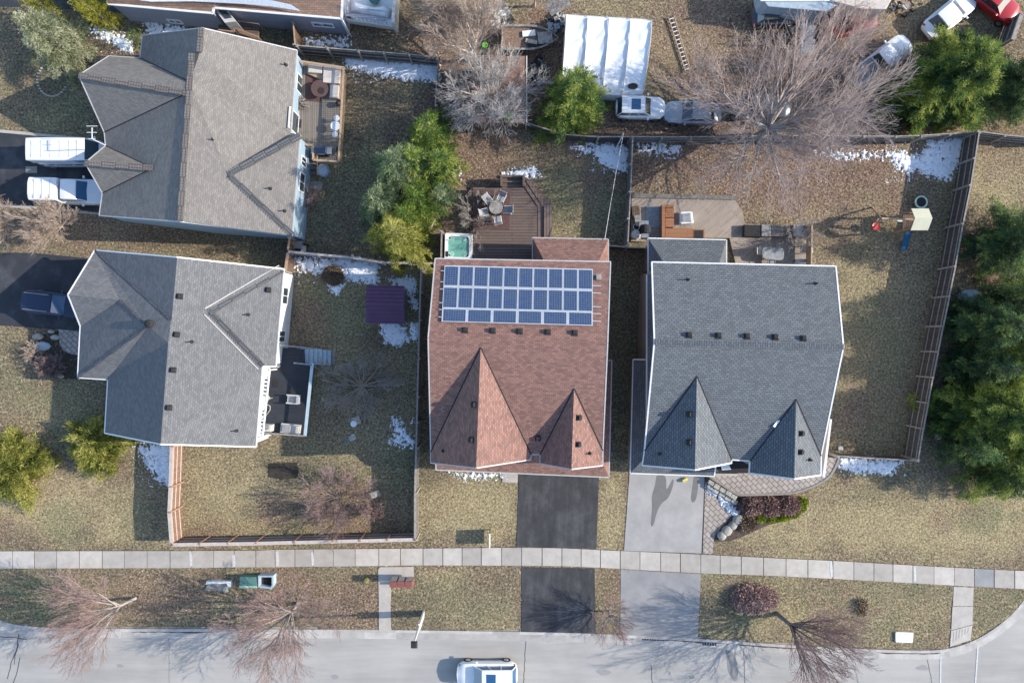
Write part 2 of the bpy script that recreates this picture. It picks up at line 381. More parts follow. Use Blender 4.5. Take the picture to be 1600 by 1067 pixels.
def road_mat():
    m, nt, N, L, P = newmat('road_surface')
    tc = N.new("ShaderNodeTexCoord"); mp = N.new("ShaderNodeMapping"); mp.inputs["Scale"].default_value = (.12, 1.1, 1); L.new(tc.outputs["Object"], mp.inputs[0])
    nz = N.new("ShaderNodeTexNoise"); nz.inputs["Scale"].default_value = 1; nz.inputs["Detail"].default_value = 8; nz.inputs["Roughness"].default_value = .7; L.new(mp.outputs[0], nz.inputs[0])
    n2 = N.new("ShaderNodeTexNoise"); n2.inputs["Scale"].default_value = .25; n2.inputs["Detail"].default_value = 9; L.new(tc.outputs["Object"], n2.inputs[0])
    n3 = N.new("ShaderNodeTexNoise"); n3.inputs["Scale"].default_value = 25; n3.inputs["Detail"].default_value = 3; L.new(tc.outputs["Object"], n3.inputs[0])
    a = N.new("ShaderNodeMath"); a.operation = 'ADD'; L.new(nz.outputs["Fac"], a.inputs[0]); L.new(n2.outputs["Fac"], a.inputs[1])
    a2 = N.new("ShaderNodeMath"); a2.operation = 'MULTIPLY_ADD'; L.new(n3.outputs["Fac"], a2.inputs[0]); a2.inputs[1].default_value = .35; L.new(a.outputs[0], a2.inputs[2])
    r = ramp(N, [(.0, (.2, .2, .2)), (1.0, (.4, .4, .4))]); mr = N.new("ShaderNodeMapRange"); mr.inputs[1].default_value = .9; mr.inputs[2].default_value = 1.45
    r.color_ramp.elements[0].color = (.30, .29, .275, 1); r.color_ramp.elements[1].color = (.42, .405, .38, 1)
    L.new(a2.outputs[0], mr.inputs[0]); L.new(mr.outputs[0], r.inputs[0]); L.new(r.outputs[0], P.inputs["Base Color"]); P.inputs["Roughness"].default_value = .85
    b = N.new("ShaderNodeBump"); b.inputs["Strength"].default_value = .3; b.inputs["Distance"].default_value = .01; L.new(n3.outputs["Fac"], b.inputs["Height"]); L.new(b.outputs[0], P.inputs["Normal"])
    return m
M['road'] = road_mat()

EXCL = []        # plan outlines where nothing grows
def P2(pts, z=0.0): return [(W(x, y, z).x, W(x, y, z).y) for x, y in pts]
def inside(poly, X, Y):
    c = np.zeros(X.shape, bool); n = len(poly)
    for i in range(n):
        x1, y1 = poly[i]; x2, y2 = poly[(i + 1) % n]
        if y1 == y2: continue
        k = ((y1 > Y) != (y2 > Y)) & (X < (x2 - x1) * (Y - y1) / (y2 - y1) + x1); c ^= k
    return c
def sdist(poly, X, Y):
    d = np.full(X.shape, 1e9); n = len(poly)
    for i in range(n):
        x1, y1 = poly[i]; x2, y2 = poly[(i + 1) % n]; dx, dy = x2 - x1, y2 - y1; L2 = dx * dx + dy * dy + 1e-12
        t = np.clip(((X - x1) * dx + (Y - y1) * dy) / L2, 0, 1)
        d = np.minimum(d, np.hypot(X - x1 - t * dx, Y - y1 - t * dy))
    return np.where(inside(poly, X, Y), d, -d)
# ------------------------------------------------------------------ ground, roads, pavements
CURB = [(-400, -400), (-60, 700), (-40, 930), (-18, 960), (0, 971), (27, 977), (70, 981), (200, 983), (400, 983), (592, 984), (800, 987), (935, 990), (1093, 998),
        (1200, 1006), (1335, 1014), (1440, 1017), (1472, 1015.5), (1503, 1009), (1537, 994), (1571, 970), (1600, 940), (1622, 900), (1640, 820), (1700, 0), (1730, -400)]
road_poly = P2([(-400, -400), (-400, -6000), (-900, -6000), (-900, 6000), (2400, 6000), (2400, -6000), (1730, -6000), (1730, -400)] ) + P2(list(reversed(CURB[1:-1])))
FAR = P2([(-60, 1185), (800, 1188), (1640, 1200), (1900, 2600), (1900, 6000), (-500, 6000), (-500, 2600)])
def zone_noise(X, Y, s, seed):
    r = np.random.default_rng(seed); out = np.zeros(X.shape); amp = 1.0; tot = 0
    for o in range(4):
        for k in range(3):
            a = r.uniform(0, 6.28); f = s * (2 ** o) * r.uniform(.7, 1.3); ph = r.uniform(0, 6.28); a2 = r.uniform(0, 6.28)
            out += amp * np.sin((X * math.cos(a) + Y * math.sin(a)) * f + ph + 1.3 * np.sin((X * math.cos(a2) + Y * math.sin(a2)) * f * .6))
        tot += amp * 1.7; amp *= .6
    return out / tot
# blobs in survey marks: (px,py,rx,ry,channel,amount): 0 leaf litter, 1 green, 2 dark damp soil, 3 pale straw, plus brightness painted into the shaded back yards
ZB = [(540, 200, 70, 120, 1, .5), (540, 340, 80, 60, 1, .45), (900, 300, 60, 70, 1, .6), (540, 500, 90, 60, 1, .35), (1370, 560, 60, 120, 1, .35), (610, 740, 40, 60, 1, .45), (980, 520, 30, 140, 1, .4), (340, 378, 130, 18, 1, .3), (740, 930, 90, 40, 1, .3), (1200, 262, 260, 62, 0, .95), (1100, 215, 220, 40, 0, 1), (1250, 120, 260, 100, 0, .8), (1060, 80, 110, 90, 0, .55), (1080, 100, 70, 50, 3, .7), (1120, 20, 90, 30, 0, .9),
      (960, 185, 90, 30, 0, 1), (700, 60, 90, 70, 0, .9), (740, 190, 110, 110, 0, .9), (860, 100, 60, 90, 0, .9), (1400, 60, 90, 60, 0, .55), (1560, 40, 70, 40, 0, .35),
      (1290, 335, 140, 60, 0, .45), (1230, 300, 200, 40, 0, .8), (700, 310, 50, 60, 0, .8), (600, 30, 60, 60, 2, .5), (590, 55, 80, 25, 0, .5), (830, 240, 120, 30, 0, .5),
      (540, 520, 100, 110, 3, .45), (560, 650, 90, 70, 3, .3), (1370, 500, 70, 200, 3, .5), (980, 560, 40, 180, 3, .25), (540, 160, 60, 80, 1, .25), (560, 150, 70, 60, 0, .35), (500, 330, 50, 60, 2, .5), (560, 330, 60, 80, 1, .25), (330, 375, 130, 20, 2, .6), (230, 370, 80, 20, 0, .6), (490, 390, 60, 20, 2, .6),  # leading pale blobs lift the shaded back yards through the lawn colour
      (890, 290, 40, 60, 1, .6), (930, 330, 40, 60, 1, .45), (880, 350, 40, 40, 3, .4), (980, 480, 40, 180, 2, .3), (980, 600, 40, 100, 2, .2),
      (530, 540, 80, 70, 1, .12), (500, 470, 40, 60, 1, .35), (560, 640, 90, 60, 0, .25), (610, 600, 50, 80, 0, .2), (600, 760, 60, 60, 1, .45), (480, 720, 60, 30, 1, .3),
      (380, 790, 120, 60, 3, .75), (340, 760, 60, 60, 3, .5), (560, 800, 90, 40, 0, .5), (450, 730, 40, 24, 2, .4), (390, 800, 24, 16, 2, .5), (330, 835, 70, 18, 0, .35),
      (40, 600, 80, 60, 1, .5), (40, 560, 60, 50, 1, .4), (60, 640, 60, 30, 3, .4), (100, 660, 60, 40, 1, .3), (120, 790, 190, 60, 3, 1), (240, 790, 40, 60, 2, .35), (20, 850, 60, 14, 0, .3),
      (60, 930, 100, 34, 1, .75), (40, 960, 60, 24, 1, .6), (250, 930, 90, 40, 0, .6), (180, 900, 80, 20, 0, .3), (470, 930, 100, 50, 0, .75), (540, 950, 60, 36, 0, .7), (600, 905, 60, 10, 2, .3),
      (740, 930, 90, 40, 1, .35), (760, 900, 60, 20, 1, .3), (730, 790, 80, 60, 3, .9), (655, 800, 10, 60, 3, .6), (955, 800, 20, 80, 3, .9), (955, 910, 20, 40, 0, .5), (810, 930, 12, 60, 0, .4),
      (1150, 930, 60, 50, 1, .3), (1200, 970, 110, 30, 3, .35), (1380, 950, 120, 50, 3, .3), (1340, 930, 100, 40, 1, .25), (1570, 950, 50, 50, 1, .35), (1350, 820, 200, 40, 3, .9), (1500, 820, 130, 60, 3, 1), (1300, 770, 120, 14, 3, .4),
      (1380, 760, 80, 30, 2, .25), (1370, 500, 60, 220, 1, .12), (1390, 380, 60, 60, 0, .3), (1330, 440, 30, 60, 3, .7), (1400, 440, 40, 60, 3, .35), (1350, 560, 30, 40, 3, .35), (1330, 600, 60, 60, 0, .15), (1330, 660, 60, 60, 2, .15), (1400, 600, 50, 80, 3, .15),
      (1340, 340, 60, 40, 3, .5), (1560, 280, 60, 60, 3, .8), (1530, 400, 40, 80, 0, .5), (1480, 640, 40, 120, 0, .45), (1490, 500, 30, 90, 0, .5), (1560, 220, 40, 20, 0, .5), (1440, 740, 40, 30, 2, .3),
      (120, 60, 110, 90, 2, .6), (60, 160, 80, 60, 1, .5), (20, 190, 60, 20, 1, .4), (180, 90, 60, 30, 0, .5), (240, 60, 60, 24, 2, .7), (420, 60, 60, 20, 2, .6),
      (90, 335, 120, 60, 0, .6), (60, 555, 60, 50, 0, .5), (90, 540, 40, 40, 2, .6), (1400, 20, 40, 40, 3, .8)]
_r = random.Random(99)
for _i in range(560):
    _x, _y = _r.uniform(0, 1600), _r.uniform(0, 985); _c = _r.choice([0, 0, 1, 1, 2, 2, 3, 3]); _s = 5 + 38 * _r.random() ** 2
    ZB.append((_x, _y, _s * _r.uniform(.8, 1.8), _s, _c, _r.uniform(.2, .75 if _c != 2 else .6)))
ZB = [(W(a, b).x, W(a, b).y, c / 20, d / 20, e, f) for a, b, c, d, e, f in ZB]
def zones(X, Y):
    wob = zone_noise(X, Y, 1.1, 5) * .35
    out = [np.zeros(X.shape) for _ in range(4)]
    for x, y, rx, ry, ch, a in ZB:
        d = np.sqrt(((X - x) / rx) ** 2 + ((Y - y) / ry) ** 2) + wob
        out[ch] = np.maximum(out[ch], a * np.clip((1.25 - d) / .6, 0, 1))
    return out
gx = np.concatenate([[-900, -400, -200, -100, -60], np.arange(-46, 46.01, .25), [60, 100, 200, 400, 900]])
gy = np.concatenate([[-900, -400, -200, -100, -50], np.arange(-34, 32.01, .25), [50, 100, 200, 400, 900]])
GX, GY = np.meshgrid(gx, gy)
inr = inside(road_poly, GX, GY) & ~inside(FAR, GX, GY)
sd = np.full(GX.shape, 9.0); near = (np.abs(GX) < 47) & (np.abs(GY) < 35)
GZ = np.where(inr, -.32, 0.0)
GZ = np.where((~inr) & near, zone_noise(GX, GY, .5, 3) * .03 - .015, GZ)
V = np.stack([GX, GY, GZ], -1).reshape(-1, 3); ny, nx = GX.shape
idx = np.arange(ny * nx).reshape(ny, nx)
F = np.stack([idx[:-1, :-1], idx[:-1, 1:], idx[1:, 1:], idx[1:, :-1]], -1).reshape(-1, 4)
def ground_mat():
    m, nt, N, L, P = newmat('ground_lawn')
    tc = N.new("ShaderNodeTexCoord")
    def nz(s, d=8, ro=.65):
        n = N.new("ShaderNodeTexNoise"); n.inputs["Scale"].default_value = s; n.inputs["Detail"].default_value = d; n.inputs["Roughness"].default_value = ro; L.new(tc.outputs["Object"], n.inputs[0]); return n
    fine = nz(5.6, 6, .82); mid = nz(.9); big = nz(.22)
    straw = ramp(N, [(.36, (.06, .045, .026)), (.46, (.185, .142, .08)), (.55, (.35, .29, .18)), (.66, (.62, .55, .40))]); L.new(fine.outputs["Fac"], straw.inputs[0])
    green = ramp(N, [(.35, (.05, .055, .028)), (.47, (.135, .145, .078)), (.57, (.25, .25, .15)), (.68, (.42, .41, .28))]); dull = ramp(N, [(.36, (.055, .048, .03)), (.47, (.15, .128, .08)), (.56, (.26, .225, .15)), (.67, (.46, .41, .31))]); L.new(fine.outputs["Fac"], dull.inputs[0]); L.new(fine.outputs["Fac"], green.inputs[0])
    litter = ramp(N, [(.34, (.05, .034, .026)), (.47, (.17, .115, .085)), (.58, (.32, .225, .17)), (.7, (.55, .42, .33))]); L.new(fine.outputs["Fac"], litter.inputs[0])
    soil = ramp(N, [(.34, (.03, .027, .02)), (.5, (.11, .098, .07)), (.66, (.27, .245, .19))]); L.new(fine.outputs["Fac"], soil.inputs[0])
    pale = ramp(N, [(.34, (.11, .086, .042)), (.45, (.26, .21, .11)), (.55, (.42, .35, .205)), (.68, (.62, .54, .36))]); L.new(fine.outputs["Fac"], pale.inputs[0])
    def mix(a, b, f):
        x = N.new("ShaderNodeMix"); x.data_type = 'RGBA'; L.new(a, x.inputs[6]); L.new(b, x.inputs[7]); L.new(f, x.inputs[0]); return x.outputs[2]
    g0 = N.new("ShaderNodeMapRange"); g0.inputs[1].default_value = .40; g0.inputs[2].default_value = .6; g0.inputs[3].default_value = .0; g0.inputs[4].default_value = .95; L.new(mid.outputs["Fac"], g0.inputs[0])
    c = mix(straw.outputs[0], dull.outputs[0], g0.outputs[0])
    for nm, rp in (('z_pale', pale), ('z_green', green), ('z_litter', litter), ('z_soil', soil)):
        a = N.new("ShaderNodeAttribute"); a.attribute_name = nm
        m1 = N.new("ShaderNodeMath"); m1.operation = 'ADD'; L.new(a.outputs["Fac"], m1.inputs[0]); 
        m0 = N.new("ShaderNodeMath"); m0.operation = 'MULTIPLY_ADD'; L.new(mid.outputs["Fac"], m0.inputs[0]); m0.inputs[1].default_value = 1.6; m0.inputs[2].default_value = -.8
        m3 = N.new("ShaderNodeMath"); m3.operation = 'MULTIPLY'; L.new(m0.outputs[0], m3.inputs[0]); L.new(a.outputs["Fac"], m3.inputs[1])
        L.new(m3.outputs[0], m1.inputs[1]); m1.use_clamp = True
        c = mix(c, rp.outputs[0], m1.outputs[0])
    bm = N.new("ShaderNodeMapRange"); bm.inputs[1].default_value = .5; bm.inputs[2].default_value = .62; bm.inputs[4].default_value = .45; L.new(big.outputs["Fac"], bm.inputs[0]); c = mix(c, litter.outputs[0], bm.outputs[0])
    L.new(c, P.inputs["Base Color"]); P.inputs["Roughness"].default_value = .95; P.inputs["Specular IOR Level"].default_value = .1
    b = N.new("ShaderNodeBump"); b.inputs["Strength"].default_value = .9; b.inputs["Distance"].default_value = .09; L.new(fine.outputs["Fac"], b.inputs["Height"]); L.new(b.outputs[0], P.inputs["Normal"])
    return m
M['ground'] = ground_mat()
zs = zones(GX, GY)
go = raw_mesh('ground', V, F, M['ground']); tag(go, kind='structure')
for nm, a in zip(('z_litter', 'z_green', 'z_soil', 'z_pale'), zs):
    at = go.data.attributes.new(nm, 'FLOAT', 'POINT'); at.data.foreach_set("value", a.ravel().astype(np.float32))
go.data.polygons.foreach_set("use_smooth", [True] * len(go.data.polygons))

def offset_line(pts, d):
    out = []
    for i, p in enumerate(pts):
        a = Vector(pts[max(i - 1, 0)]); b = Vector(pts[min(i + 1, len(pts) - 1)]); t = (b - a).normalized(); n = Vector((t.y, -t.x)); out.append((p[0] + n.x * d, p[1] + n.y * d))
    return out
def resample(pts, step):
    out = [pts[0]]
    for a, b in zip(pts[:-1], pts[1:]):
        L_ = math.hypot(b[0] - a[0], b[1] - a[1]); k = max(1, int(L_ / step))
        for i in range(1, k + 1): out.append((a[0] + (b[0] - a[0]) * i / k, a[1] + (b[1] - a[1]) * i / k))
    return out
def smooth_line(pts, it=2):
    for _ in range(it):
        o = [pts[0]]
        for a, b in zip(pts[:-1], pts[1:]):
            o += [(a[0] * .75 + b[0] * .25, a[1] * .75 + b[1] * .25), (a[0] * .25 + b[0] * .75, a[1] * .25 + b[1] * .75)]
        o.append(pts[-1]); pts = o
    return pts
# the road: one sheet
mb = MB().mat(M['road'])
mb.prism(P2([(-900, -6000), (-900, 2400), (-300, 2400), (-300, 1210), (2100, 1210), (2100, 2400), (2400, 2400), (2400, -6000), (1715, -6000), (1715, 0), (1655, 700), (1640, 900), (1592, 935), (1530, 984), (1480, 1006), (1400, 1008), (800, 982), (200, 978), (0, 966), (-60, 955), (-80, 700), (-400, -400), (-400, -6000)]), -.16, -.12)
tag(mb.build('road'), kind='structure')
# kerb and gutter
cl = smooth_line(P2(CURB))
i0 = offset_line(cl, -.04); i1 = offset_line(cl, .17); i2 = offset_line(cl, .2); i3 = offset_line(cl, .72)
mb = MB().mat(M['curb'])
def strip(mb, A, B, za, zb):
    for i in range(len(A) - 1): mb.poly([(*A[i], za), (*B[i], zb), (*B[i + 1], zb), (*A[i + 1], za)])
strip(mb, i0, i1, .03, .025); strip(mb, i1, i2, .025, -.10); strip(mb, i2, i3, -.10, -.112)
strip(mb, [p for p in i0], i0, -.3, .03)
tag(mb.build('kerb'), kind='structure')
# dirt in the gutter
mb = MB().mat(M['mulch'])
for (a, b, y0, y1, jj) in ((190, 345, 985, 985.5, .9), (20, 80, 977, 984, .5), (1000, 1150, 995, 1004, 1), (1150, 1290, 1006, 1014, .8), (1370, 1470, 1018.5, 1019.5, .8)):
    top = []; bot = []
    for i in range(31):
        t = i / 30; x = a + (b - a) * t; y = y0 + (y1 - y0) * t; w = (2.2 + 3.0 * abs(mn.noise(Vector((x * .06, y, 1))))) * jj * (1 - abs(2 * t - 1) ** 6)
        top.append(W(x, y, -.09)); bot.append(W(x, y + w + .2, -.09))
    for i in range(30): mb.poly([top[i], bot[i], bot[i + 1], top[i + 1]])
tag(mb.build('gutter_dirt'), kind='structure')
# road paint, cracks and stains
mb = MB().mat(M['line'])
for x0, y0, x1, y1 in ((1470, 1025, 1468, 1130), (1528, 1009, 1520, 1130)):
    a, b = W(x0, y0, -.11), W(x1, y1, -.11); mb.beam(a, b, .11, .012)
tag(mb.build('road_markings'), kind='structure')
mb = MB().mat(M['crack'])
def crackline(pts, w, z=-.114):
    P_ = resample([tuple(W(x, y, z).xy) for x, y in pts], .35)
    P_ = [(x + rnd.gauss(0, .02), y + rnd.gauss(0, .02)) for x, y in P_]; A = offset_line(P_, w / 2); B = offset_line(P_, -w / 2)
    for i in range(len(P_) - 1): mb.poly([(*A[i], z), (*A[i + 1], z), (*B[i + 1], z), (*B[i], z)])
for c, w in (([(30, 984), (27, 1010), (18, 1035), (12, 1060)], .06), ([(0, 994), (42, 998)], .06), ([(32, 1022), (28, 1045), (20, 1070)], .06), ([(29, 1005), (24, 1025), (22, 1038)], .05),
             ([(822, 990), (820, 1030), (818, 1075)], .05), ([(1017, 1038), (1020, 1075)], .05), ([(1162, 1012), (1164, 1075)], .04), ([(264, 995), (264, 1070)], .02), ([(1448, 1025), (1457, 1070)], .04),
             ([(0, 999), (120, 994), (400, 995), (600, 997), (800, 999), (1000, 1006)], .018)): crackline(c, w)
tag(mb.build('road_cracks'), kind='structure')
def blot(name, pts, z, mat, n=3):
    p = smooth_line(P2(pts + [pts[0]], z), 2)[1:-1]; mb = MB().mat(mat); mb.poly([(x, y, z) for x, y in reversed(p)] if sum(p[i][0] * p[(i + 1) % len(p)][1] - p[(i + 1) % len(p)][0] * p[i][1] for i in range(len(p))) < 0 else [(x, y, z) for x, y in p]); return tag(mb.build(name), kind='structure')
M['stain3'] = pm('road_stain_faint', (.29, .285, .28), (.26, .255, .25), 3, .8)
M['stain2'] = pm('road_stain', (.23, .23, .23), (.18, .18, .18), 3, .7)
blot('road_stain', [(1133, 1014), (1144, 1016), (1150, 1030), (1154, 1046), (1152, 1063), (1146, 1064), (1141, 1055), (1137, 1045), (1136, 1030)], -.112, M['stain2'])
blot('road_patch', [(1077, 1055), (1085, 1054), (1085, 1060), (1077, 1060)], -.112, M['stain2'])

_r2 = random.Random(5)
for _i in range(9):
    _x, _y = _r2.uniform(20, 1500), _r2.uniform(1022, 1060); _s = _r2.uniform(3, 8)
    blot('road_stain', [(_x + _s * math.cos(a) * _r2.uniform(.7, 2.2), _y + _s * .7 * math.sin(a)) for a in [k * .785 for k in range(8)]], -.1125, M['stain3'])
# pavement: separate slabs over a dark joint bed
top = [(-80, 861), (0, 860), (265, 859.6), (400, 859), (430, 857.5), (655, 855.7), (800, 854.5), (870, 855), (935, 858), (1093, 865), (1200, 870.5), (1301, 875), (1490, 885.7), (1600, 891), (1700, 896)]
bot = [(-80, 889), (0, 888), (265, 887.4), (400, 886), (430, 886), (655, 883), (800, 883.5), (870, 884), (935, 886.5), (1093, 895.5), (1200, 899), (1301, 904), (1490, 914.5), (1600, 920), (1700, 925)]
def lin(ps, x):
    for a, b in zip(ps[:-1], ps[1:]):
        if a[0] <= x <= b[0]: return a[1] + (b[1] - a[1]) * (x - a[0]) / (b[0] - a[0])
    return ps[-1][1]
xs = [-80, -50, -15, 20, 54, 89, 124, 160, 195, 230, 266, 300, 334, 366, 400, 430, 461, 490, 521, 555, 592, 626, 661, 692, 722, 752, 784, 815, 847, 878, 908, 938, 969, 1000, 1032, 1063, 1095, 1125, 1158, 1193, 1228, 1262, 1301, 1334, 1365, 1395, 1426, 1459, 1491, 1522, 1553, 1585, 1617, 1650, 1700]
mb = MB().mat(M['conc']); md = MB().mat(M['asph_grey']); g = .45
for a, b in zip(xs[:-1], xs[1:]):
    gg = g * rnd.uniform(.6, 1.6); tgt = md if a == 1522 else mb
    tgt.prism(P2([(a + gg, lin(top, a) + .6), (b - gg, lin(top, b) + .6), (b - gg, lin(bot, b) - .4), (a + gg, lin(bot, a) - .4)]), -.05, .035 + rnd.uniform(-.004, .004))
tag(mb.build('sidewalk'), kind='structure'); tag(md.build('sidewalk_patch'), kind='structure')
mb = MB().mat(M['soil']); bed = P2([(x, lin(top, x)) for x in xs] + [(x, lin(bot, x)) for x in reversed(xs)]); mb.prism(bed, -.06, .012)
tag(mb.build('sidewalk_joints'), kind='structure'); EXCL.append(bed)
mb = MB().mat(M['line'])
for x0, x1, ya, yb in ((296, 300.5, 861, 884), (363, 368, 866, 885), (430.5, 436, 861, 884), (486, 490.5, 862, 883), (1296, 1301, 877, 901), (1427, 1431, 885, 908)):
    mb = MB().mat(M['line']); mb.prism(P2([(x0, ya), (x1 - 1, ya), (x1, (ya + yb) / 2), (x1, yb), (x0 + 1, yb)]), .03, .043); tag(mb.build('sidewalk_repair'), kind='structure')
# short links across the verge
def sheet(name, pts, mat, z=.02, ex=True, bev=0):
    p = P2(pts); mb = MB().mat(mat); mb.prism(p, -.05, z)
    if ex: EXCL.append(p)
    return tag(mb.build(name), kind='structure')
sheet('verge_path', [(591, 889), (594, 885.5), (646, 885), (647, 900), (646.5, 912), (611, 912), (610.5, 918), (611, 930), (610, 945), (611, 984), (592, 984), (592, 940)], M['conc'], .03)
mb = MB().mat(M['conc'])
for q in ([(1490, 916), (1521, 917.5), (1520, 946), (1488.5, 946)], [(1488, 947), (1520, 947), (1519, 975), (1486, 984)], [(1486, 985), (1519, 976), (1516, 999), (1484, 1010)]): mb.prism(P2(q), -.05, .03)
tag(mb.build('verge_ramp'), kind='structure'); EXCL.append(P2([(1490, 916), (1521, 917), (1516, 1000), (1484, 1010)]))
mb = MB().mat(M['stain2'])
for k in range(6):
    a, b = W(1490 + k * 4.6, 986 - k * 1.2, .032), W(1489 + k * 4.6, 1003 - k * 3, .032); mb.beam(a, b, .04, .004)
tag(mb.build('ramp_grooves'), kind='structure')
# driveways
sheet('driveway_asphalt', [(811, 735), (936, 740), (932, 857), (807, 853.5)], M['asphalt'])
sheet('driveway_apron_asphalt', [(815, 885.5), (929, 887.5), (931, 989), (815, 986)], M['asphalt'])
sheet('driveway_concrete', [(984, 735), (1102, 740), (1096.5, 864), (975, 860)], M['conc_drive'])
sheet('driveway_apron', [(970, 889.5), (1095, 896.5), (1090, 997.5), (969, 993)], M['asph_grey'])
sheet('driveway_north', [(-60, 207), (0, 208), (165, 222), (165, 332), (60, 322), (0, 318), (-60, 312)], M['asphalt2'])
sheet('driveway_north_edge', [(-60, 202), (0, 203), (150, 217), (150, 221), (0, 207.5), (-60, 206.5)], M['conc'], .03)
sheet('driveway_south_edge', [(0, 319), (60, 323), (155, 333), (155, 336), (60, 327), (0, 323)], M['curb'], .03)
sheet('driveway_west', [(-60, 394), (0, 395), (50, 395), (150, 405), (150, 517), (100, 515), (0, 508.5), (-60, 506)], M['asphalt2'])
sheet('driveway_corner', [(-60, -80), (300, -80), (235, 12), (170, 22), (110, 15), (0, 11), (-60, 8)], M['asphalt2'])
mb = MB().mat(M['asphalt'])
mb = MB().mat(M['stain'])
def stainpoly(name, pts, z=.024): blot(name, pts, z, M['stain'])
stainpoly('drive_stain', [(1026, 742), (1042, 742), (1040, 770), (1052, 745), (1053, 755), (1045, 778), (1034, 785), (1026, 800), (1021, 822), (1016, 822), (1019, 795), (1018, 775), (1023, 760)])
stainpoly('drive_stain_small', [(1084, 744), (1091, 744), (1091, 760), (1088, 780), (1083, 786), (1079, 781), (1081, 765)])
sheet('landing_front', [(785, 738), (809, 740), (809, 753.5), (785, 753)], M['conc'], .05)
sheet('landing_west', [(92, 514.5), (126, 518), (124, 555), (112, 553), (100, 548), (94, 539)], M['pavers'], .05)
sheet('paver_strip', [(1103, 755), (1104, 766), (1124, 782), (1142, 806), (1116, 836), (1113, 865), (1098, 864.5), (1102, 750)], M['pavers'], .03)
sheet('drive_joint', [(1101, 744), (1103, 744), (1098, 864), (1096, 864)], M['soil'], .026)
sheet('planting_bed', [(1154, 778), (1240, 777), (1258, 783), (1258, 798), (1240, 810), (1200, 820), (1160, 838), (1140, 845), (1116, 846), (1118, 838), (1142, 806)], M['mulch'], .03)
sheet('planting_bed_west', [(62, 524), (93, 516), (100, 549), (124, 557), (121, 592), (90, 592), (62, 582), (50, 560), (58, 540)], M['soil'], .02, ex=False)
sheet('soil_patch', [(419, 724), (463, 722), (467, 735), (464, 747), (440, 749), (420, 745)], M['soil'], .03)
sheet('garden_slab_path', [(480, 284), (504, 284), (503, 296), (480, 296)], M['pad'], .04)
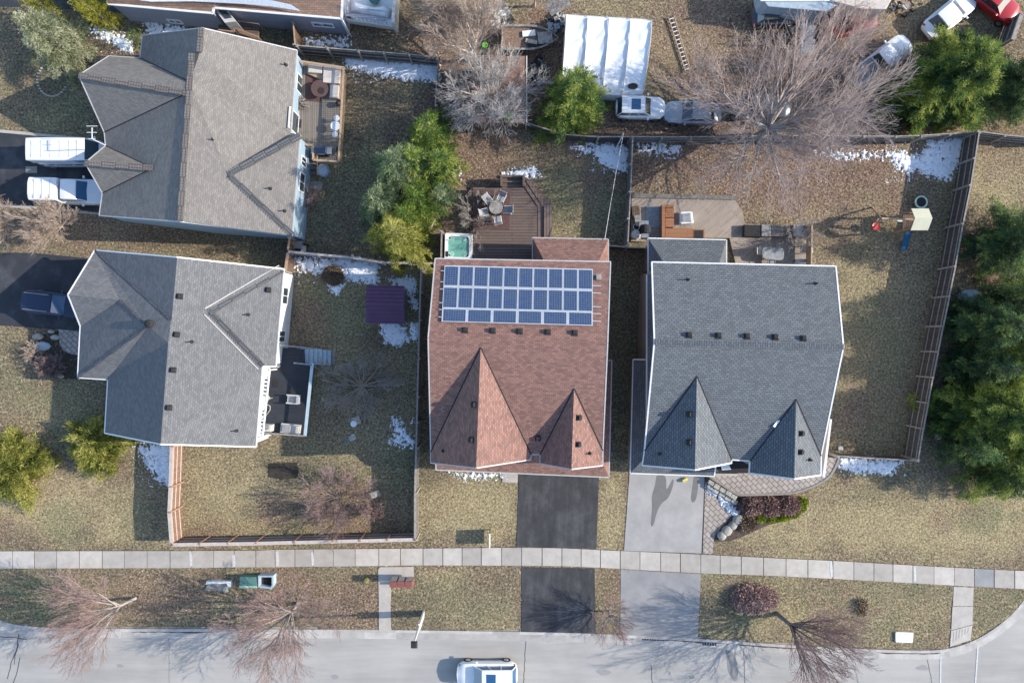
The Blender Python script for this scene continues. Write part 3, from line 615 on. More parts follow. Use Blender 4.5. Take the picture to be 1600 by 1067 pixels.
# ------------------------------------------------------------------ houses
def area(p): return sum(p[i][0] * p[(i + 1) % len(p)][1] - p[(i + 1) % len(p)][0] * p[i][1] for i in range(len(p))) / 2
def inset(poly, d):
    n = len(poly); s = 1 if area(poly) > 0 else -1; out = []
    for i in range(n):
        p0, p1, p2 = Vector(poly[i - 1][:2]), Vector(poly[i][:2]), Vector(poly[(i + 1) % n][:2])
        a = (p1 - p0).normalized(); b = (p2 - p1).normalized()
        na = Vector((-a.y, a.x)) * s; nb = Vector((-b.y, b.x)) * s; m = (na + nb)
        m = m.normalized(); k = d / max(.35, m.dot(na)); out.append(p1 + m * k)
    return out
class Roof:
    def __init__(s, mat, gutter=True): s.pts = {}; s.faces = []; s.mat = mat; s.gm = M['gutter'] if mat in (M['sh_tan'], M['sh_red']) else M['white']
    def add(s, **k):
        for n, v in k.items(): s.pts[n] = v if isinstance(v, Vector) else W(*v)
    def face(s, names):
        s.faces.append(names.split())
    def build(s, house, name='roof', gut=.085, thick=.16, edges=None):
        mb = MB().mat(s.mat); cnt = {}
        for f in s.faces:
            P = [s.pts[n] for n in f]
            nrm = Vector((0, 0, 0))
            for i in range(len(P)): nrm += P[i].cross(P[(i + 1) % len(P)])
            if nrm.z < 0: P.reverse(); f = f[::-1]
            [mb.poly([P[0], P[i], P[i + 1]]) for i in range(1, len(P) - 1)]
            for i in range(len(f)):
                e = (f[i], f[(i + 1) % len(f)]); k = tuple(sorted(e)); cnt[k] = cnt.get(k, 0) + 1
        mb.mat(s.gm)
        for f in s.faces:
            P = [s.pts[n] - Vector((0, 0, thick)) for n in f]; nrm = Vector((0, 0, 0))
            for i in range(len(P)): nrm += P[i].cross(P[(i + 1) % len(P)])
            if nrm.z < 0: P.reverse()
            [mb.poly([P[0], P[i + 1], P[i]]) for i in range(1, len(P) - 1)]
        be = [k for k, c in cnt.items() if c == 1]
        dz = Vector((0, 0, thick))
        for a, b in be: mb.poly([s.pts[a], s.pts[b], s.pts[b] - dz, s.pts[a] - dz])
        s.obj = mb.build(name, house)
        if gut:
            g = MB().mat(s.gm)
            for a, b in be:
                A, B = s.pts[a], s.pts[b]
                if edges is not None and not any(set(x.split()) == {a, b} for x in edges): continue
                c = Vector((0, 0, .035)); g.beam(A - c, B - c, gut, .1)
            g.build('gutter', s.obj)
        tri = []; vs_ = []
        for f in s.faces:
            b = len(vs_); vs_ += [s.pts[n] for n in f]; tri.append(tuple(range(b, b + len(f))))
        s.bvh = BVHTree.FromPolygons(vs_, tri)
        return s.obj
    def hit(s, px, py):
        o = Vector((0, 0, CAMZ)); d = (W(px, py, 0) - o).normalized(); r = s.bvh.ray_cast(o, d)
        if r[0] is None: r = s.bvh.find_nearest(W(px, py, 5)); return r[0], r[1] if r[1].z > 0 else -r[1]
        return r[0], (r[1] if r[1].z > 0 else -r[1])
    def vents(s, lst, size=.32, mat='dark', name='roof_vent'):
        for px, py in lst:
            p, n = s.hit(px, py); mb = MB().mat(M[mat]); q = n.to_track_quat('Z', 'Y').to_matrix()
            # turn the vent square with the slope
            h = Vector((0, 0, 1)).cross(n); h = h.normalized() if h.length > .01 else Vector((1, 0, 0)); u = n.cross(h); Mx = Matrix((h, u, n)).transposed()
            mb.box(p + n * .03, (size * 1.25, size * 1.35, .05), M=Mx); mb.box(p + n * .14, (size, size, .18), M=Mx, top=.8)
            mb.build(name, s.obj, bevel=.015)
    def pipes(s, lst):
        for px, py in lst:
            p, n = s.hit(px, py); mb = MB().mat(M['dark']); mb.tube(p - n * .05, p + n * .03, .13, .13, 10); mb.tube(p, p + Vector((0, 0, .38)), .05, .05, 8); mb.build('vent_pipe', s.obj)
    def caps(s, lines, mat, w=.34):
        for a, b in lines:
            A = s.pts[a] if isinstance(a, str) else a; B = s.pts[b] if isinstance(b, str) else b
            mb = MB().mat(mat); L_ = (B - A).length; n = max(2, int(L_ / .2))
            for i in range(n):
                p = A.lerp(B, i / n); q = A.lerp(B, (i + .94) / n); mb.beam(p + Vector((0, 0, .022)), q + Vector((0, 0, .045)), w, .03)
            mb.build('ridge_cap', s.obj)
def walls(house, outline, mat, ins=.38, name='wall', zb=-.2):
    """outline: list of Vectors along the eaves and gable rakes"""
    ip = inset([(p.x, p.y) for p in outline], ins); n = len(outline); mb = MB().mat(mat)
    ccw = area([(p.x, p.y) for p in outline]) > 0
    for i in range(n):
        j = (i + 1) % n; a, b = ip[i], ip[j]; za, zb_ = outline[i].z - .14, outline[j].z - .14
        q = [(a.x, a.y, zb), (b.x, b.y, zb), (b.x, b.y, zb_), (a.x, a.y, za)]
        mb.poly(q if ccw else q[::-1])
    o = mb.build(name, house); EXCL.append([(p.x, p.y) for p in ip])
    return o, ip
def window(wall, a, b, t, zc, w=1.2, h=1.1, door=False, trim='white', garage=False):
    a = Vector((a.x, a.y, 0)); b = Vector((b.x, b.y, 0)); d = (b - a).normalized(); n = Vector((d.y, -d.x, 0)); c = a.lerp(b, t); c.z = zc
    Mx = Matrix((d, n, Vector((0, 0, 1)))).transposed()
    mb = MB().mat(M[trim])
    if garage:
        mb.box(c + n * .03, (w, .07, h), M=Mx); o = mb.build('garage_door', wall, bevel=.01); return o
    mb.box(c + n * .02 + Vector((0, 0, h / 2)), (w + .16, .1, .09), M=Mx); mb.box(c + n * .02 - Vector((0, 0, h / 2)), (w + .16, .12, .09), M=Mx)
    for s_ in (-1, 0, 1) if not door else (-1, 1): mb.box(c + n * .02 + d * s_ * (w / 2 + (.04 if s_ else 0)), (.08 if s_ else .05, .09, h - .09), M=Mx)
    mb.mat(M['glass']); mb.box(c + n * .005, (w - .06, .05, h - .09), M=Mx)
    return mb.build('window' if not door else 'door', wall)

# --- red house with the solar array
H3 = thing('house', 'two storey house with red-brown shingles and a blue solar array on its roof', 'house', W(812, 560, 0), 'houses')
r = Roof(M['sh_red']); r.add(NW=(680, 404, 6.2), NE=(954, 409, 6.2), RW=(669, 528, 8.2), RE=(949.5, 536, 8.2), M1=(830, 710, 5.2), M2=(844, 710, 5.2))
pl = plane(r.pts['RW'], r.pts['RE'], r.pts['M1'])
r.add(A1=PL(751, 543, pl), A2=PL(897, 607, pl), SV=PL(673, 706, pl), SE0=PL(942, 704, pl))
r.add(SW=(673, 723, 5.2), P1=(744, 731, r.pts['A1'].z), E1=(829, 718, 5.2), E2=(844, 724, 5.2), P2=(893, 733, r.pts['A2'].z), SE=(942, 727, 5.2))
r.add(PLt=(712, 728.5, 6.72), b0=(719, 728, 6.9), b1=(719, 732.5, 6.75), b2=(742, 731.5, 6.3))
for f in ('NW NE RE RW', 'RW SV A1', 'A1 A2 RE RW', 'A1 M1 M2 A2', 'A2 SE0 RE', 'A1 P1 SW SV', 'A1 M1 E1 P1', 'A2 M2 E2 P2', 'A2 P2 SE SE0'): r.face(f)
r.build(H3); R3 = r

r.vents([(727, 516), (770, 517), (812, 518), (856, 519), (898, 520.5), (741, 632), (737, 687), (840.5, 684), (904, 652.5), (903, 694)])
r.pipes([(692, 704), (922, 708)])
def flash(roof, lines, mat='dark', w=.09):
    for a, b in lines:
        mb = MB().mat(M[mat]); mb.beam(roof.pts[a] + Vector((0, 0, .02)), roof.pts[b] + Vector((0, 0, .02)), w, .02); mb.build('valley_flashing', roof.obj)
flash(r, [('A1', 'SV'), ('A1', 'M1'), ('A2', 'M2'), ('A2', 'SE0')])
ol = [r.pts[k] for k in ('NW', 'NE', 'RE', 'SE0', 'SE', 'P2', 'E2', 'M2', 'M1', 'E1', 'P1', 'SW', 'SV', 'RW')]
w_, ip = walls(H3, ol, M['brick_red'])
window(w_, ip[5], ip[6], .5, 4.2, 1.3, 1.3); window(w_, ip[10], ip[11], .5, 4.2, 1.6, 1.3); window(w_, ip[1], ip[0], .3, 4.4); window(w_, ip[1], ip[0], .75, 4.4)
window(w_, ip[1], ip[0], .78, 1.6, 2.2, 2.0, door=True)
# porch and garage roof
r = Roof(M['sh_red']); r.add(a=(681.5, 734, 2.9), b=(951.6, 745.6, 2.9), c=(956, 563, 2.9)); a_, b_, c_ = r.pts['a'], r.pts['b'], r.pts['c']
r.add(a1=Vector((a_.x, -7.9, 3.75)), b1=Vector((6.2, -7.9, 3.6)), c1=Vector((6.2, c_.y, 3.4))); r.face('a b b1 a1'); r.face('b c c1 b1')
r.build(H3, 'porch_roof', edges=['a b', 'b c', 'a a1', 'c c1'])
gw = [a_, b_, c_, Vector((6.0, c_.y, 2.9)), Vector((6.0, -7.6, 2.9)), Vector((a_.x, -7.6, 2.9))]
w_, ip = walls(H3, gw, M['brick_red'], .3, 'garage_wall')
g0, g1 = ip[0], ip[1]; window(w_, g0, g1, .72, 1.15, 4.9, 2.2, garage=True); window(w_, g0, g1, .3, 1.1, 1.0, 2.1, door=True)
# rear hip
r = Roof(M['sh_red']); r.add(a=(832, 371.5, 3.0), b=(950.5, 374, 3.0)); a_, b_ = r.pts['a'], r.pts['b']; yb = 5.25; da = a_.y - yb
r.add(a1=Vector((a_.x, yb, 3.0)), b1=Vector((b_.x, yb, 3.0)), a2=Vector((a_.x + da * .45, yb, 4.25)), b2=Vector((b_.x - da * .45, yb, 4.25)))
r.face('a b b2 a2'); r.face('a a2 a1'); r.face('b b1 b2'); r.build(H3, 'rear_roof', edges=['a b', 'a a1', 'b b1'])
w_, ip = walls(H3, [a_, b_, r.pts['b1'], r.pts['a1']], M['brick_red'], .3, 'rear_wall'); window(w_, ip[1], ip[0], .5, 1.6, 2.2, 1.3)

# solar array
SA = thing('solar_array', 'blue gridded solar array in silver frames on the red roof', 'solar panels', W(808, 463, 7))
def arr(px, py, lift): p, n = R3.hit(px, py); return p + n * lift
c00, c10, c11, c01 = arr(694.8, 416, .14), arr(926, 421.8, .14), arr(926, 510, .14), arr(690, 503.7, .14)
def bil(u, v): return c00.lerp(c10, u).lerp(c01.lerp(c11, u), v)
for v in (.10, .30, .43, .67, .79, .92):
    mb = MB().mat(M['pv_frame']); d = Vector((0, 0, .045)); mb.beam(bil(-.022, v) - d, bil(1.055, v) - d, .05, .05); mb.build('rail', SA)
for n_, v0, v1 in ((10, 0, .379), (10, .383, .769), (6, .773, 1.0)):
    for i in range(n_):
        u0, u1 = i / n_ + .0006, (i + 1) / n_ - .0006
        q = [bil(u0, v1), bil(u1, v1), bil(u1, v0), bil(u0, v0)]; nn = (q[1] - q[0]).cross(q[3] - q[0]).normalized()
        mb = MB().mat(M['pv_frame']); 
        mb.loft([[p - nn * .035 for p in q], q]); o = mb.build('panel', SA)
        c = sum(q, Vector()) / 4; e = [p + (c - p).normalized() * .1 + nn * .006 for p in q]
        mb = MB().mat(M['pv']); mb.poly(e); mb.build('cells', o)
jb = MB().mat(M['scrap']); p, n = R3.hit(935, 434); jb.box(p + n * .1, (.35, .4, .2)); jb.build('junction_box', SA, bevel=.02)

# --- slate grey house
H4 = thing('house', 'two storey house with slate grey shingles, twin front gables and white gutters', 'house', W(1160, 575, 0), 'houses')
r = Roof(M['sh_slate']); r.add(NW=(1018.5, 409.5, 6.2), NE=(1306, 416, 6.2), RW=(1022.5, 534, 8.2), RE=(1318, 542, 8.2), M0=(1143, 718, 5.2), M2=(1172, 720, 5.2))
pl = plane(r.pts['RW'], r.pts['RE'], r.pts['M0'])
r.add(A1=PL(1089, 588, pl), A2=PL(1244, 624, pl), SV=PL(1007, 704, pl), SE0=PL(1283, 712, pl))
r.add(SW=(1004, 727, 5.2), P1=(1086, 734, r.pts['A1'].z), E1=(1143, 723, 5.2), E2=(1171, 739, 5.2), P2=(1241, 748, r.pts['A2'].z), SE=(1282.5, 742, 5.2))
for f in ('NW NE RE RW', 'RW SV A1', 'RW A1 A2 RE', 'A1 M0 M2 A2', 'A2 SE0 RE', 'A1 P1 SW SV', 'A1 M0 E1 P1', 'A2 M2 E2 P2', 'A2 P2 SE SE0'): r.face(f)
r.build(H4, gut=.10); R4 = r
r.caps([('RW', 'RE')], M['sh_slate'], .4)
flash(r, [('A1', 'SV'), ('A1', 'M0'), ('A2', 'M2'), ('A2', 'SE0')])
r.vents([(1076.6, 523.7), (1122.5, 524.7), (1167, 525.7), (1211, 527), (1255, 529), (1077, 647), (1077, 690.7), (1251.6, 677), (1250.6, 706)])
r.pipes([(1075, 437), (1274, 443), (1031, 709), (1266, 718)])
mb = MB().mat(M['snow']); p, n = r.hit(1213.5, 660); mb.box(p + n * .04, (.7, .16, .05), rz=R(52)); mb.build('snow_slip', r.obj)
ol = [r.pts[k] for k in ('NW', 'NE', 'RE', 'SE0', 'SE', 'P2', 'E2', 'M2', 'M0', 'E1', 'P1', 'SW', 'SV', 'RW')]
w_, ip = walls(H4, ol, M['brick_beige'])
window(w_, ip[5], ip[6], .5, 4.0, 1.5, 1.5); window(w_, ip[10], ip[11], .5, 4.2, 1.6, 1.3); window(w_, ip[1], ip[0], .3, 4.4); window(w_, ip[1], ip[0], .75, 4.4); window(w_, ip[1], ip[0], .25, 1.5, 2.0, 2.0, door=True)
# pent strip on the west gable wall
r = Roof(M['sh_slate']); r.add(a=(1011, 429, 5.6), b=(1011, 655, 5.6)); a_, b_ = r.pts['a'], r.pts['b']; r.add(a1=Vector((a_.x + .55, a_.y, 5.95)), b1=Vector((b_.x + .55, b_.y, 5.95))); r.face('a b b1 a1'); r.build(H4, 'pent_roof', gut=.12, edges=['a b'])
# wrap-round lower roof
r = Roof(M['sh_slate']); r.add(a=(1116, 743.7, 2.9), b=(985, 739, 2.9), c=(989.5, 561.5, 2.9)); a_, b_, c_ = r.pts['a'], r.pts['b'], r.pts['c']
r.add(a1=Vector((a_.x, -8.2, 3.7)), b1=Vector((9.9, -8.2, 3.7)), c1=Vector((9.9, c_.y, 3.5))); r.face('a b b1 a1'); r.face('b c c1 b1'); r.build(H4, 'porch_roof', gut=.10, edges=['a b', 'b c', 'a a1', 'c c1'])
gw = [b_, a_, Vector((a_.x, -7.8, 2.9)), Vector((9.8, -7.8, 2.9)), Vector((9.8, c_.y, 2.9)), c_]
w_, ip = walls(H4, gw, M['brick_beige'], .3, 'garage_wall'); window(w_, ip[0], ip[1], .5, 1.15, 4.9, 2.2, garage=True)
mb = MB().mat(M['white']); mb.prism([(p[0], p[1]) for p in P2([(1297, 655), (1300, 655), (1289, 745), (1285, 745)], 4.6)], 0, 4.6); mb.build('side_bay', H4)
# dark entry recess with a railing and doormat
EN = thing('porch', 'dark recessed entry porch between the slate house gables', 'porch', W(1140, 735, .5))
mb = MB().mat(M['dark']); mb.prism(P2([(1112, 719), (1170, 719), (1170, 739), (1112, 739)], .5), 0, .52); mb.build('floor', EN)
mb = MB().mat(M['snow']); mb.prism(P2([(1126, 727), (1138, 724), (1142, 733), (1128, 734)], .55), .53, .6); mb.build('white_mat', EN)
mb = MB().mat(M['conc']); mb.prism(P2([(1117, 739.5), (1152, 740), (1154, 743), (1117, 743)], .6), .0, .6); mb.build('step', EN)
for k in range(8):
    pass
mb = MB().mat(M['metal'])
for k in range(7): p = W(1107 + k * 2.2, 735, 1.0); mb.tube((p.x, p.y, .5), (p.x, p.y, 1.4), .02, .02, 5)
mb.beam(W(1106, 735, 1.4), W(1121, 735, 1.4), .05, .05); mb.build('railing', EN)
# rear hip
r = Roof(M['sh_slate']); r.add(a=(1013, 372.5, 3.0), b=(1135, 375, 3.0)); a_, b_ = r.pts['a'], r.pts['b']; yb = 5.15; da = a_.y - yb
r.add(a1=Vector((a_.x, 4.6, 3.0)), b1=Vector((b_.x, yb, 3.0)), a2=Vector((a_.x + da * .5, yb - .1, 4.3)), b2=Vector((b_.x - da * .45, yb - .1, 4.3)))
r.face('a b b2 a2'); r.face('a a2 a1'); r.face('b b1 b2'); r.build(H4, 'rear_roof', gut=.10, edges=['a b', 'a a1', 'b b1'])
w_, ip = walls(H4, [a_, b_, r.pts['b1'], Vector((a_.x, yb, 3.0))], M['brick_beige'], .3, 'rear_wall'); window(w_, ip[1], ip[0], .5, 1.6, 2.2, 1.3)

# --- grey bungalow, lower left
H2 = thing('house', 'bungalow with pale grey shingles, white walls and dark blue shaded slopes', 'house', W(300, 550, 0), 'houses')
E, G = 3.0, 6.05
r = Roof(M['sh_grey']); r.add(A=(148.4, 391, E), N1=(276.6, 402, G), NE=(444, 420.5, E), e1=(431, 573, E), e2=(410, 573, 3.5), SE=(400, 698, E), S1=(251, 694, G), SWc=(163.6, 676.5, E), C=(168.6, 593, E), D=(121.4, 590, E),
    K=(125.5, 510, E), Gp=(106, 460.6, 4.6), Rg=(187, 469, 4.6), T=(232, 510, 5.6), M1=(268, 500, G), M2=(263, 535.5, G), V=(326, 487.5, 5.1), NE0=(441, 420.2, E))
r.pts['V'] = PL(326, 487.5, plane(r.pts['N1'], r.pts['S1'], r.pts['NE']))
r.face('A N1 M1'); r.face('A Gp Rg'); r.face('A Rg T'); r.face('A T M1'); r.face('T M1 M2'); r.face('Gp K Rg'); r.face('Rg T D'); r.face('Rg D K'); r.face('T M2 C'); r.face('T C D'); r.face('M2 C SWc'); r.face('M2 SWc S1')
r.face('N1 M1 V NE'); r.face('M1 M2 V'); r.face('V NE e1'); r.face('V e1 e2'); r.face('M2 V e2 S1'); r.face('e2 SE S1')
r.build(H2, gut=.10); R2 = r
up = Vector((0, 0, .02))
def chev(rf, a, b, c, mat):
    rf.caps([(a, b), (b, c)], mat, .55)
    for p, q in ((a, b), (b, c)):
        P_, Q_ = rf.pts[p], rf.pts[q]; ctr = (rf.pts[a] + rf.pts[c]) / 2; off = ((P_ + Q_) / 2 - ctr).normalized() * .32
        mb = MB().mat(M['offwhite']); mb.beam(P_ + off + up * 2, Q_ + off + up * 2, .06, .05); mb.build('flashing', rf.obj)
chev(r, 'NE0', 'V', 'e2', M['cap_grey'])
r.caps([('A', 'M1'), ('Rg', 'T'), ('T', 'D')], M['cap_grey'], .16)
r.vents([(281, 463), (276, 522.7), (270.5, 578), (264, 636.7), (419, 453)], .32); r.pipes([(300, 534), (388, 491.6), (370, 672.8)])
p, n = r.hit(236, 506); mb = MB().mat(M['dark']); mb.lathe(p, [(.25, 0), (.25, .2), (.32, .22), (.3, .35), (.12, .42)], 14); mb.build('turbine_vent', r.obj, smooth=True)
ol = [r.pts[k] for k in ('A', 'N1', 'NE', 'e1', 'e2', 'SE', 'S1', 'SWc', 'C', 'D', 'K', 'Gp')]
w_, ip = walls(H2, ol, M['sid_white'], .2)
window(w_, ip[2], ip[3], .25, 1.7); window(w_, ip[2], ip[3], .7, 1.7, .8, 1.4); window(w_, ip[4], ip[5], .3, 1.3, 1.6, 2.0, door=True); window(w_, ip[4], ip[5], .7, 1.6)
# slatted white eave over the deck
sl = thing('slatted_awning', 'white slatted awning along the eave above the dark deck', 'awning', W(408, 625, 2.6))
a, b = W(413, 575, 2.75), W(401.5, 683, 2.75); dd = (b - a).normalized(); nn_ = Vector((-dd.y, dd.x, 0))
mb = MB().mat(M['white']); mb.beam(a, b, .1, .12); mb.build('beam', sl)
o_ = nn_ * .42 if nn_.x > 0 else -nn_ * .42
mb = MB().mat(M['white']); mb.beam(a + o_, b + o_, .1, .12); mb.build('beam', sl)
for k in range(18): p = a.lerp(b, (k + .5) / 18); mb = MB().mat(M['white']); mb.beam(p, p + o_, .16, .06); mb.build('slat', sl)
mb = MB().mat(M['white']); q = a.lerp(b, .02) + o_; mb.tube((q.x, q.y, 0), q, .06, .06, 8); q = b + o_; mb.tube((q.x, q.y, 0), q, .06, .06, 8); mb.build('post', sl)

# --- tan bungalow, upper left
H1 = thing('house', 'bungalow with tan-grey shingles, blue siding and a cedar deck behind', 'house', W(310, 210, 0), 'houses')
E, G = 3.0, 5.9
r = Roof(M['sh_tan']); r.add(a=(222.6, 55.7, E), n1=(315.4, 44, 6.1), b=(464, 79, E), c=(454.5, 209, E), d=(469.5, 212, 3.5), e=(456.5, 368, 3.4), e0=(452, 368, E), s1=(281.6, 346.5, G), w1=(155, 337, E), w2=(160, 302, E), pk2=(133, 254.7, 4.6), w3=(165, 228, E),
    w4=(163, 207, E), w5=(158, 196, 3.2), pk=(123, 118, 5.2), w6=(170, 88, E), w7=(219, 91, E), j0=(312, 82.6, 6.0), j1=(300, 84, 5.9), m1=(297, 129, 5.9), m2=(293, 146, 5.9), V=(356, 273, 5.0), q=(239, 263, 4.75))
r.pts['q'] = PL(239, 263, plane(r.pts['s1'], r.pts['w1'], r.pts['m2']))
r.face('a n1 j0 w7'); r.face('w7 j0 j1 m1'); r.face('pk w6 w7 m1'); r.face('pk m1 m2'); r.face('pk m2 w4 w5'); r.face('m2 w4 w3 q'); r.face('m2 q w2 s1'); r.face('w2 w1 s1'); r.face('w3 pk2 q'); r.face('pk2 w2 q')
r.face('n1 b c j0'); r.face('j0 j1 m1 c'); r.face('m1 m2 V c'); r.face('m2 s1 V'); r.face('c d V'); r.face('V d e'); r.face('V e e0 s1')
r.build(H1, gut=.08); R1 = r
r.caps([('n1', 'j0'), ('j1', 's1'), ('pk', 'm2'), ('pk2', 'q')], M['cap_tan'], .42)
r.caps([('d', 'V'), ('V', 'e')], M['cap_grey'], .5)
flash(r, [('m2', 'w4'), ('q', 'w2'), ('m1', 'w7'), ('q', 'w3')], w=.07)
r.pipes([(334, 219), (447, 102), (422.6, 295), (445, 330)])
ol = [r.pts[k] for k in ('a', 'n1', 'b', 'c', 'd', 'e', 's1', 'w1', 'w2', 'pk2', 'w3', 'w4', 'pk', 'w6', 'w7')]
w_, ip = walls(H1, ol, M['sid_blue'], .12)
window(w_, ip[4], ip[5], .42, 1.9, 1.3, 1.1); window(w_, ip[4], ip[5], .2, 1.9, .6, 1.1); window(w_, ip[2], ip[3], .3, 1.6); window(w_, ip[2], ip[3], .8, 2.2, 1.4, 2.0, door=True)
an = thing('antenna', 'white television antenna at the west eave of the tan bungalow', 'antenna', W(165, 222, 3))
mb = MB().mat(M['white']); p = W(166, 228, 2.9); q = W(166.5, 210, 4.6); mb.tube(p, Vector((p.x, p.y, 4.6)), .03, .03, 8)
t = Vector((p.x, p.y, 4.6)); mb.beam(t, t + Vector((.0, .8, .0)), .045, .045); mb.build('mast', an)
mb = MB().mat(M['white'])
for k, L_ in ((0, .35), (.45, .5), (.9, .55)): c = t + Vector((0, k, .03)); mb.beam(c - Vector((L_ * .7, 0, 0)), c + Vector((L_ * .7, 0, 0)), .035, .03)
mb.build('element', an)

# --- house along the top edge
H0 = thing('house', 'brown-roofed house with grey siding cut off by the top edge', 'house', W(370, 0, 0), 'houses')
r = Roof(M['sh_brown']); r.add(a=(168.5, 6.5, 2.9), a2=(166, -25, 2.9), b=(332, 21, 2.9), c=(334, 12.5, 2.9), d=(533.5, 29.5, 2.9), e=(537, -60, 2.9), t1=(340, -75, 6.0), t0=(150, -90, 5.2), t2=(545, -66, 6.0))
r.face('a b c t1 t0'); r.face('a t0 a2'); r.face('c d e t1'); r.build(H0, gut=.15, edges=['a b', 'b c', 'c d', 'd e', 'a a2'])
mb = MB().mat(M['snow']); p = [r.hit(x, y)[0] + Vector((0, 0, .03)) for x, y in ((196, -1), (236, 3.5), (300, 3), (380, 7), (425, 11), (470, 18), (455, 8), (400, -4), (380, -16), (200, -20))]; mb.poly(p[::-1]); mb.build('snow_sheet', r.obj)
ol = [r.pts[k] for k in ('a', 'b', 'c', 'd', 'e')] + [W(500, -260, 2.9), W(150, -260, 2.9), r.pts['a2']]
w_, ip = walls(H0, ol, M['sid_grey'], .1)
window(w_, ip[2], ip[3], .82, 1.4, 1.5, .55); window(w_, ip[0], ip[1], .5, .7, .9, .5)
mb = MB().mat(M['white']); p = ip[3]; mb.beam((p.x + .02, p.y - .02, 0), (p.x + .02, p.y - .02, 2.8), .14, .14); mb.build('corner_board', w_)
mb = MB().mat(M['offwhite']); mb.prism(P2([(333, 12), (352, 12), (368, 33), (350, 35)], 2.4), 0, 2.3); bx_ = mb.build('bay', H0, bevel=.02)
mb = MB().mat(M['glass']); mb.prism(P2([(339, 15), (351, 15), (362, 27), (352, 29)], 2.42), 2.28, 2.36); mb.build('skylight', bx_)
# ------------------------------------------------------------------ fences: run of panels between posts
def fence(label, tops, z=1.8, board='wood_dark', post='wood_dark_s', rail='wood_dark_s', side=1, step=2.4, capw=.09, midrails=True, group='timber fences', gaps=None):
    """tops: survey marks of the top rail; side: which face carries the rails"""
    P_ = [W(x, y, z) for x, y in tops]
    f = thing('fence', label, 'fence', (P_[0].x, P_[0].y, 0), group)
    pts = []
    for a, b in zip(P_[:-1], P_[1:]):
        n = max(1, round((b - a).length / step))
        pts += [a.lerp(b, i / n) for i in range(n)]
    pts.append(P_[-1])
    for i, p in enumerate(pts):
        mb = MB().mat(M[post]); a = pts[max(0, i - 1)]; b = pts[min(len(pts) - 1, i + 1)]; d = (b - a).normalized()
        nn = Vector((-d.y, d.x, 0)) * side
        mb.box((p.x + nn.x * .07, p.y + nn.y * .07, (z + .06) / 2 - .1), (.13, .2, z + .26), rz=math.atan2(d.y, d.x)); mb.build('post', f)
    for a, b in zip(pts[:-1], pts[1:]):
        d = (b - a).normalized(); nn = Vector((-d.y, d.x, 0)) * side; dz = rnd.uniform(-.03, .03)
        mb = MB().mat(M[board]); n = max(2, int((b - a).length / .15))
        for k in range(n):
            p = a.lerp(b, (k + .5) / n) + nn * rnd.uniform(-.006, .006); h = z - .05 + dz + rnd.uniform(-.012, .012)
            mb.box((p.x, p.y, h / 2), ((b - a).length / n - .008, .022, h), rz=math.atan2(d.y, d.x))
        mb.build('panel', f)
        mb = MB().mat(M[rail]); zz = Vector((0, 0, dz))
        mb.beam(a + zz + nn * .01, b + zz + nn * .01, capw, .045)
        if midrails:
            for h in (.35, z * .55, z - .25): q = Vector((0, 0, h - z)); mb.beam(a + q + nn * .05, b + q + nn * .05, .045, .09)
        mb.build('rail', f)
    return f
fence('dark weathered board fence north of the cedar deck lawn, snow along its foot', [(464, 71), (560, 79), (640, 85), (683, 90)], side=-1)
fence('short brown fence return between the grey-sided house and the dark fence', [(458, 34), (461, 70)], board='fence_brown', rail='tan_wood', side=-1)
fence('weathered fence behind the red shed and the hemlock', [(823, 192), (880, 210), (935, 214), (986, 214)], z=1.5, side=-1, midrails=False)
fence('low weathered fence beneath the big bare maple', [(989, 214), (1080, 214), (1250, 212), (1400, 213), (1440, 212), (1528, 206)], z=1.5, side=-1)
fence('fence east of the corner by the dark conifer at the right edge', [(1531, 206), (1570, 211), (1640, 217)], z=1.5, side=-1)
fence('dark fence between the two shingled house yards, climbing wire across it', [(989, 214), (985.5, 300), (981, 384)], side=-1, z=1.7)
fence('short dark fence closing the gap between the red and slate houses', [(951, 384), (981, 386.5), (1012, 388)], z=1.6, side=1, midrails=False)
fence('long fence beside the west wall of the red house', [(658, 415), (655, 500), (652, 620), (650, 700), (648, 770), (648, 843)], side=1, step=2.5, capw=.12, rail='wood_dark_s')
fence('cedar fence with pale cap along the sidewalk', [(268, 851), (400, 849), (520, 846), (648, 843)], board='fence_red', rail='cap_pale', post='cedar', side=1, capw=.26, step=2.35)
fence('cedar fence with orange posts beside the snow patch and bungalow corner', [(268, 697), (266, 760), (264, 800), (268, 851)], board='fence_red', rail='cap_pale', post='cedar', side=1, capw=.24, step=2.2)
fence('pale-capped fence under the yellow-green spruce with snow at its foot', [(450, 393), (547, 402), (600, 410), (640, 411)], rail='cap_pale', side=-1, capw=.16)
fence('short pale fence piece from the spruce to the red house corner', [(664, 411), (679, 412)], rail='cap_pale', side=-1, z=1.6, midrails=False)
fence('brown gate-high fence at the corner of the grey bungalow', [(450, 393), (446, 424)], board='fence_brown', rail='tan_wood', side=-1, capw=.2)
fence('brown fence stub between the tan and grey bungalows', [(453, 371), (450, 393)], board='fence_brown', rail='tan_wood', side=-1, capw=.14)
fence('tall dark board fence down the east lawn with protruding posts', [(1530, 206), (1517, 290), (1505, 350), (1493, 417), (1474, 510), (1458, 590), (1443, 670), (1435, 719)], z=1.95, side=-1, step=2.45, capw=.10)
fence('low dark fence closing the foot of the east lawn', [(1310, 712), (1370, 716), (1435, 719)], z=1.5, side=-1)
fence('dark fence piece at the right edge beside the red car', [(1597, 22), (1583, 62)], z=1.8, side=-1, capw=.3)
fence('thin screen fence west of the hot tub', [(690, 361), (689, 404)], z=1.7, side=-1, midrails=False, capw=.07)
fence('short leaning fence rail between the spruces and the hot tub', [(684, 334), (674, 356)], z=1.2, side=-1, midrails=False, rail='cap_pale')
fence('low fence at the end of the snow strip, west of the grey birch-like tree', [(684, 90), (680, 165)], z=.9, side=1, midrails=False)

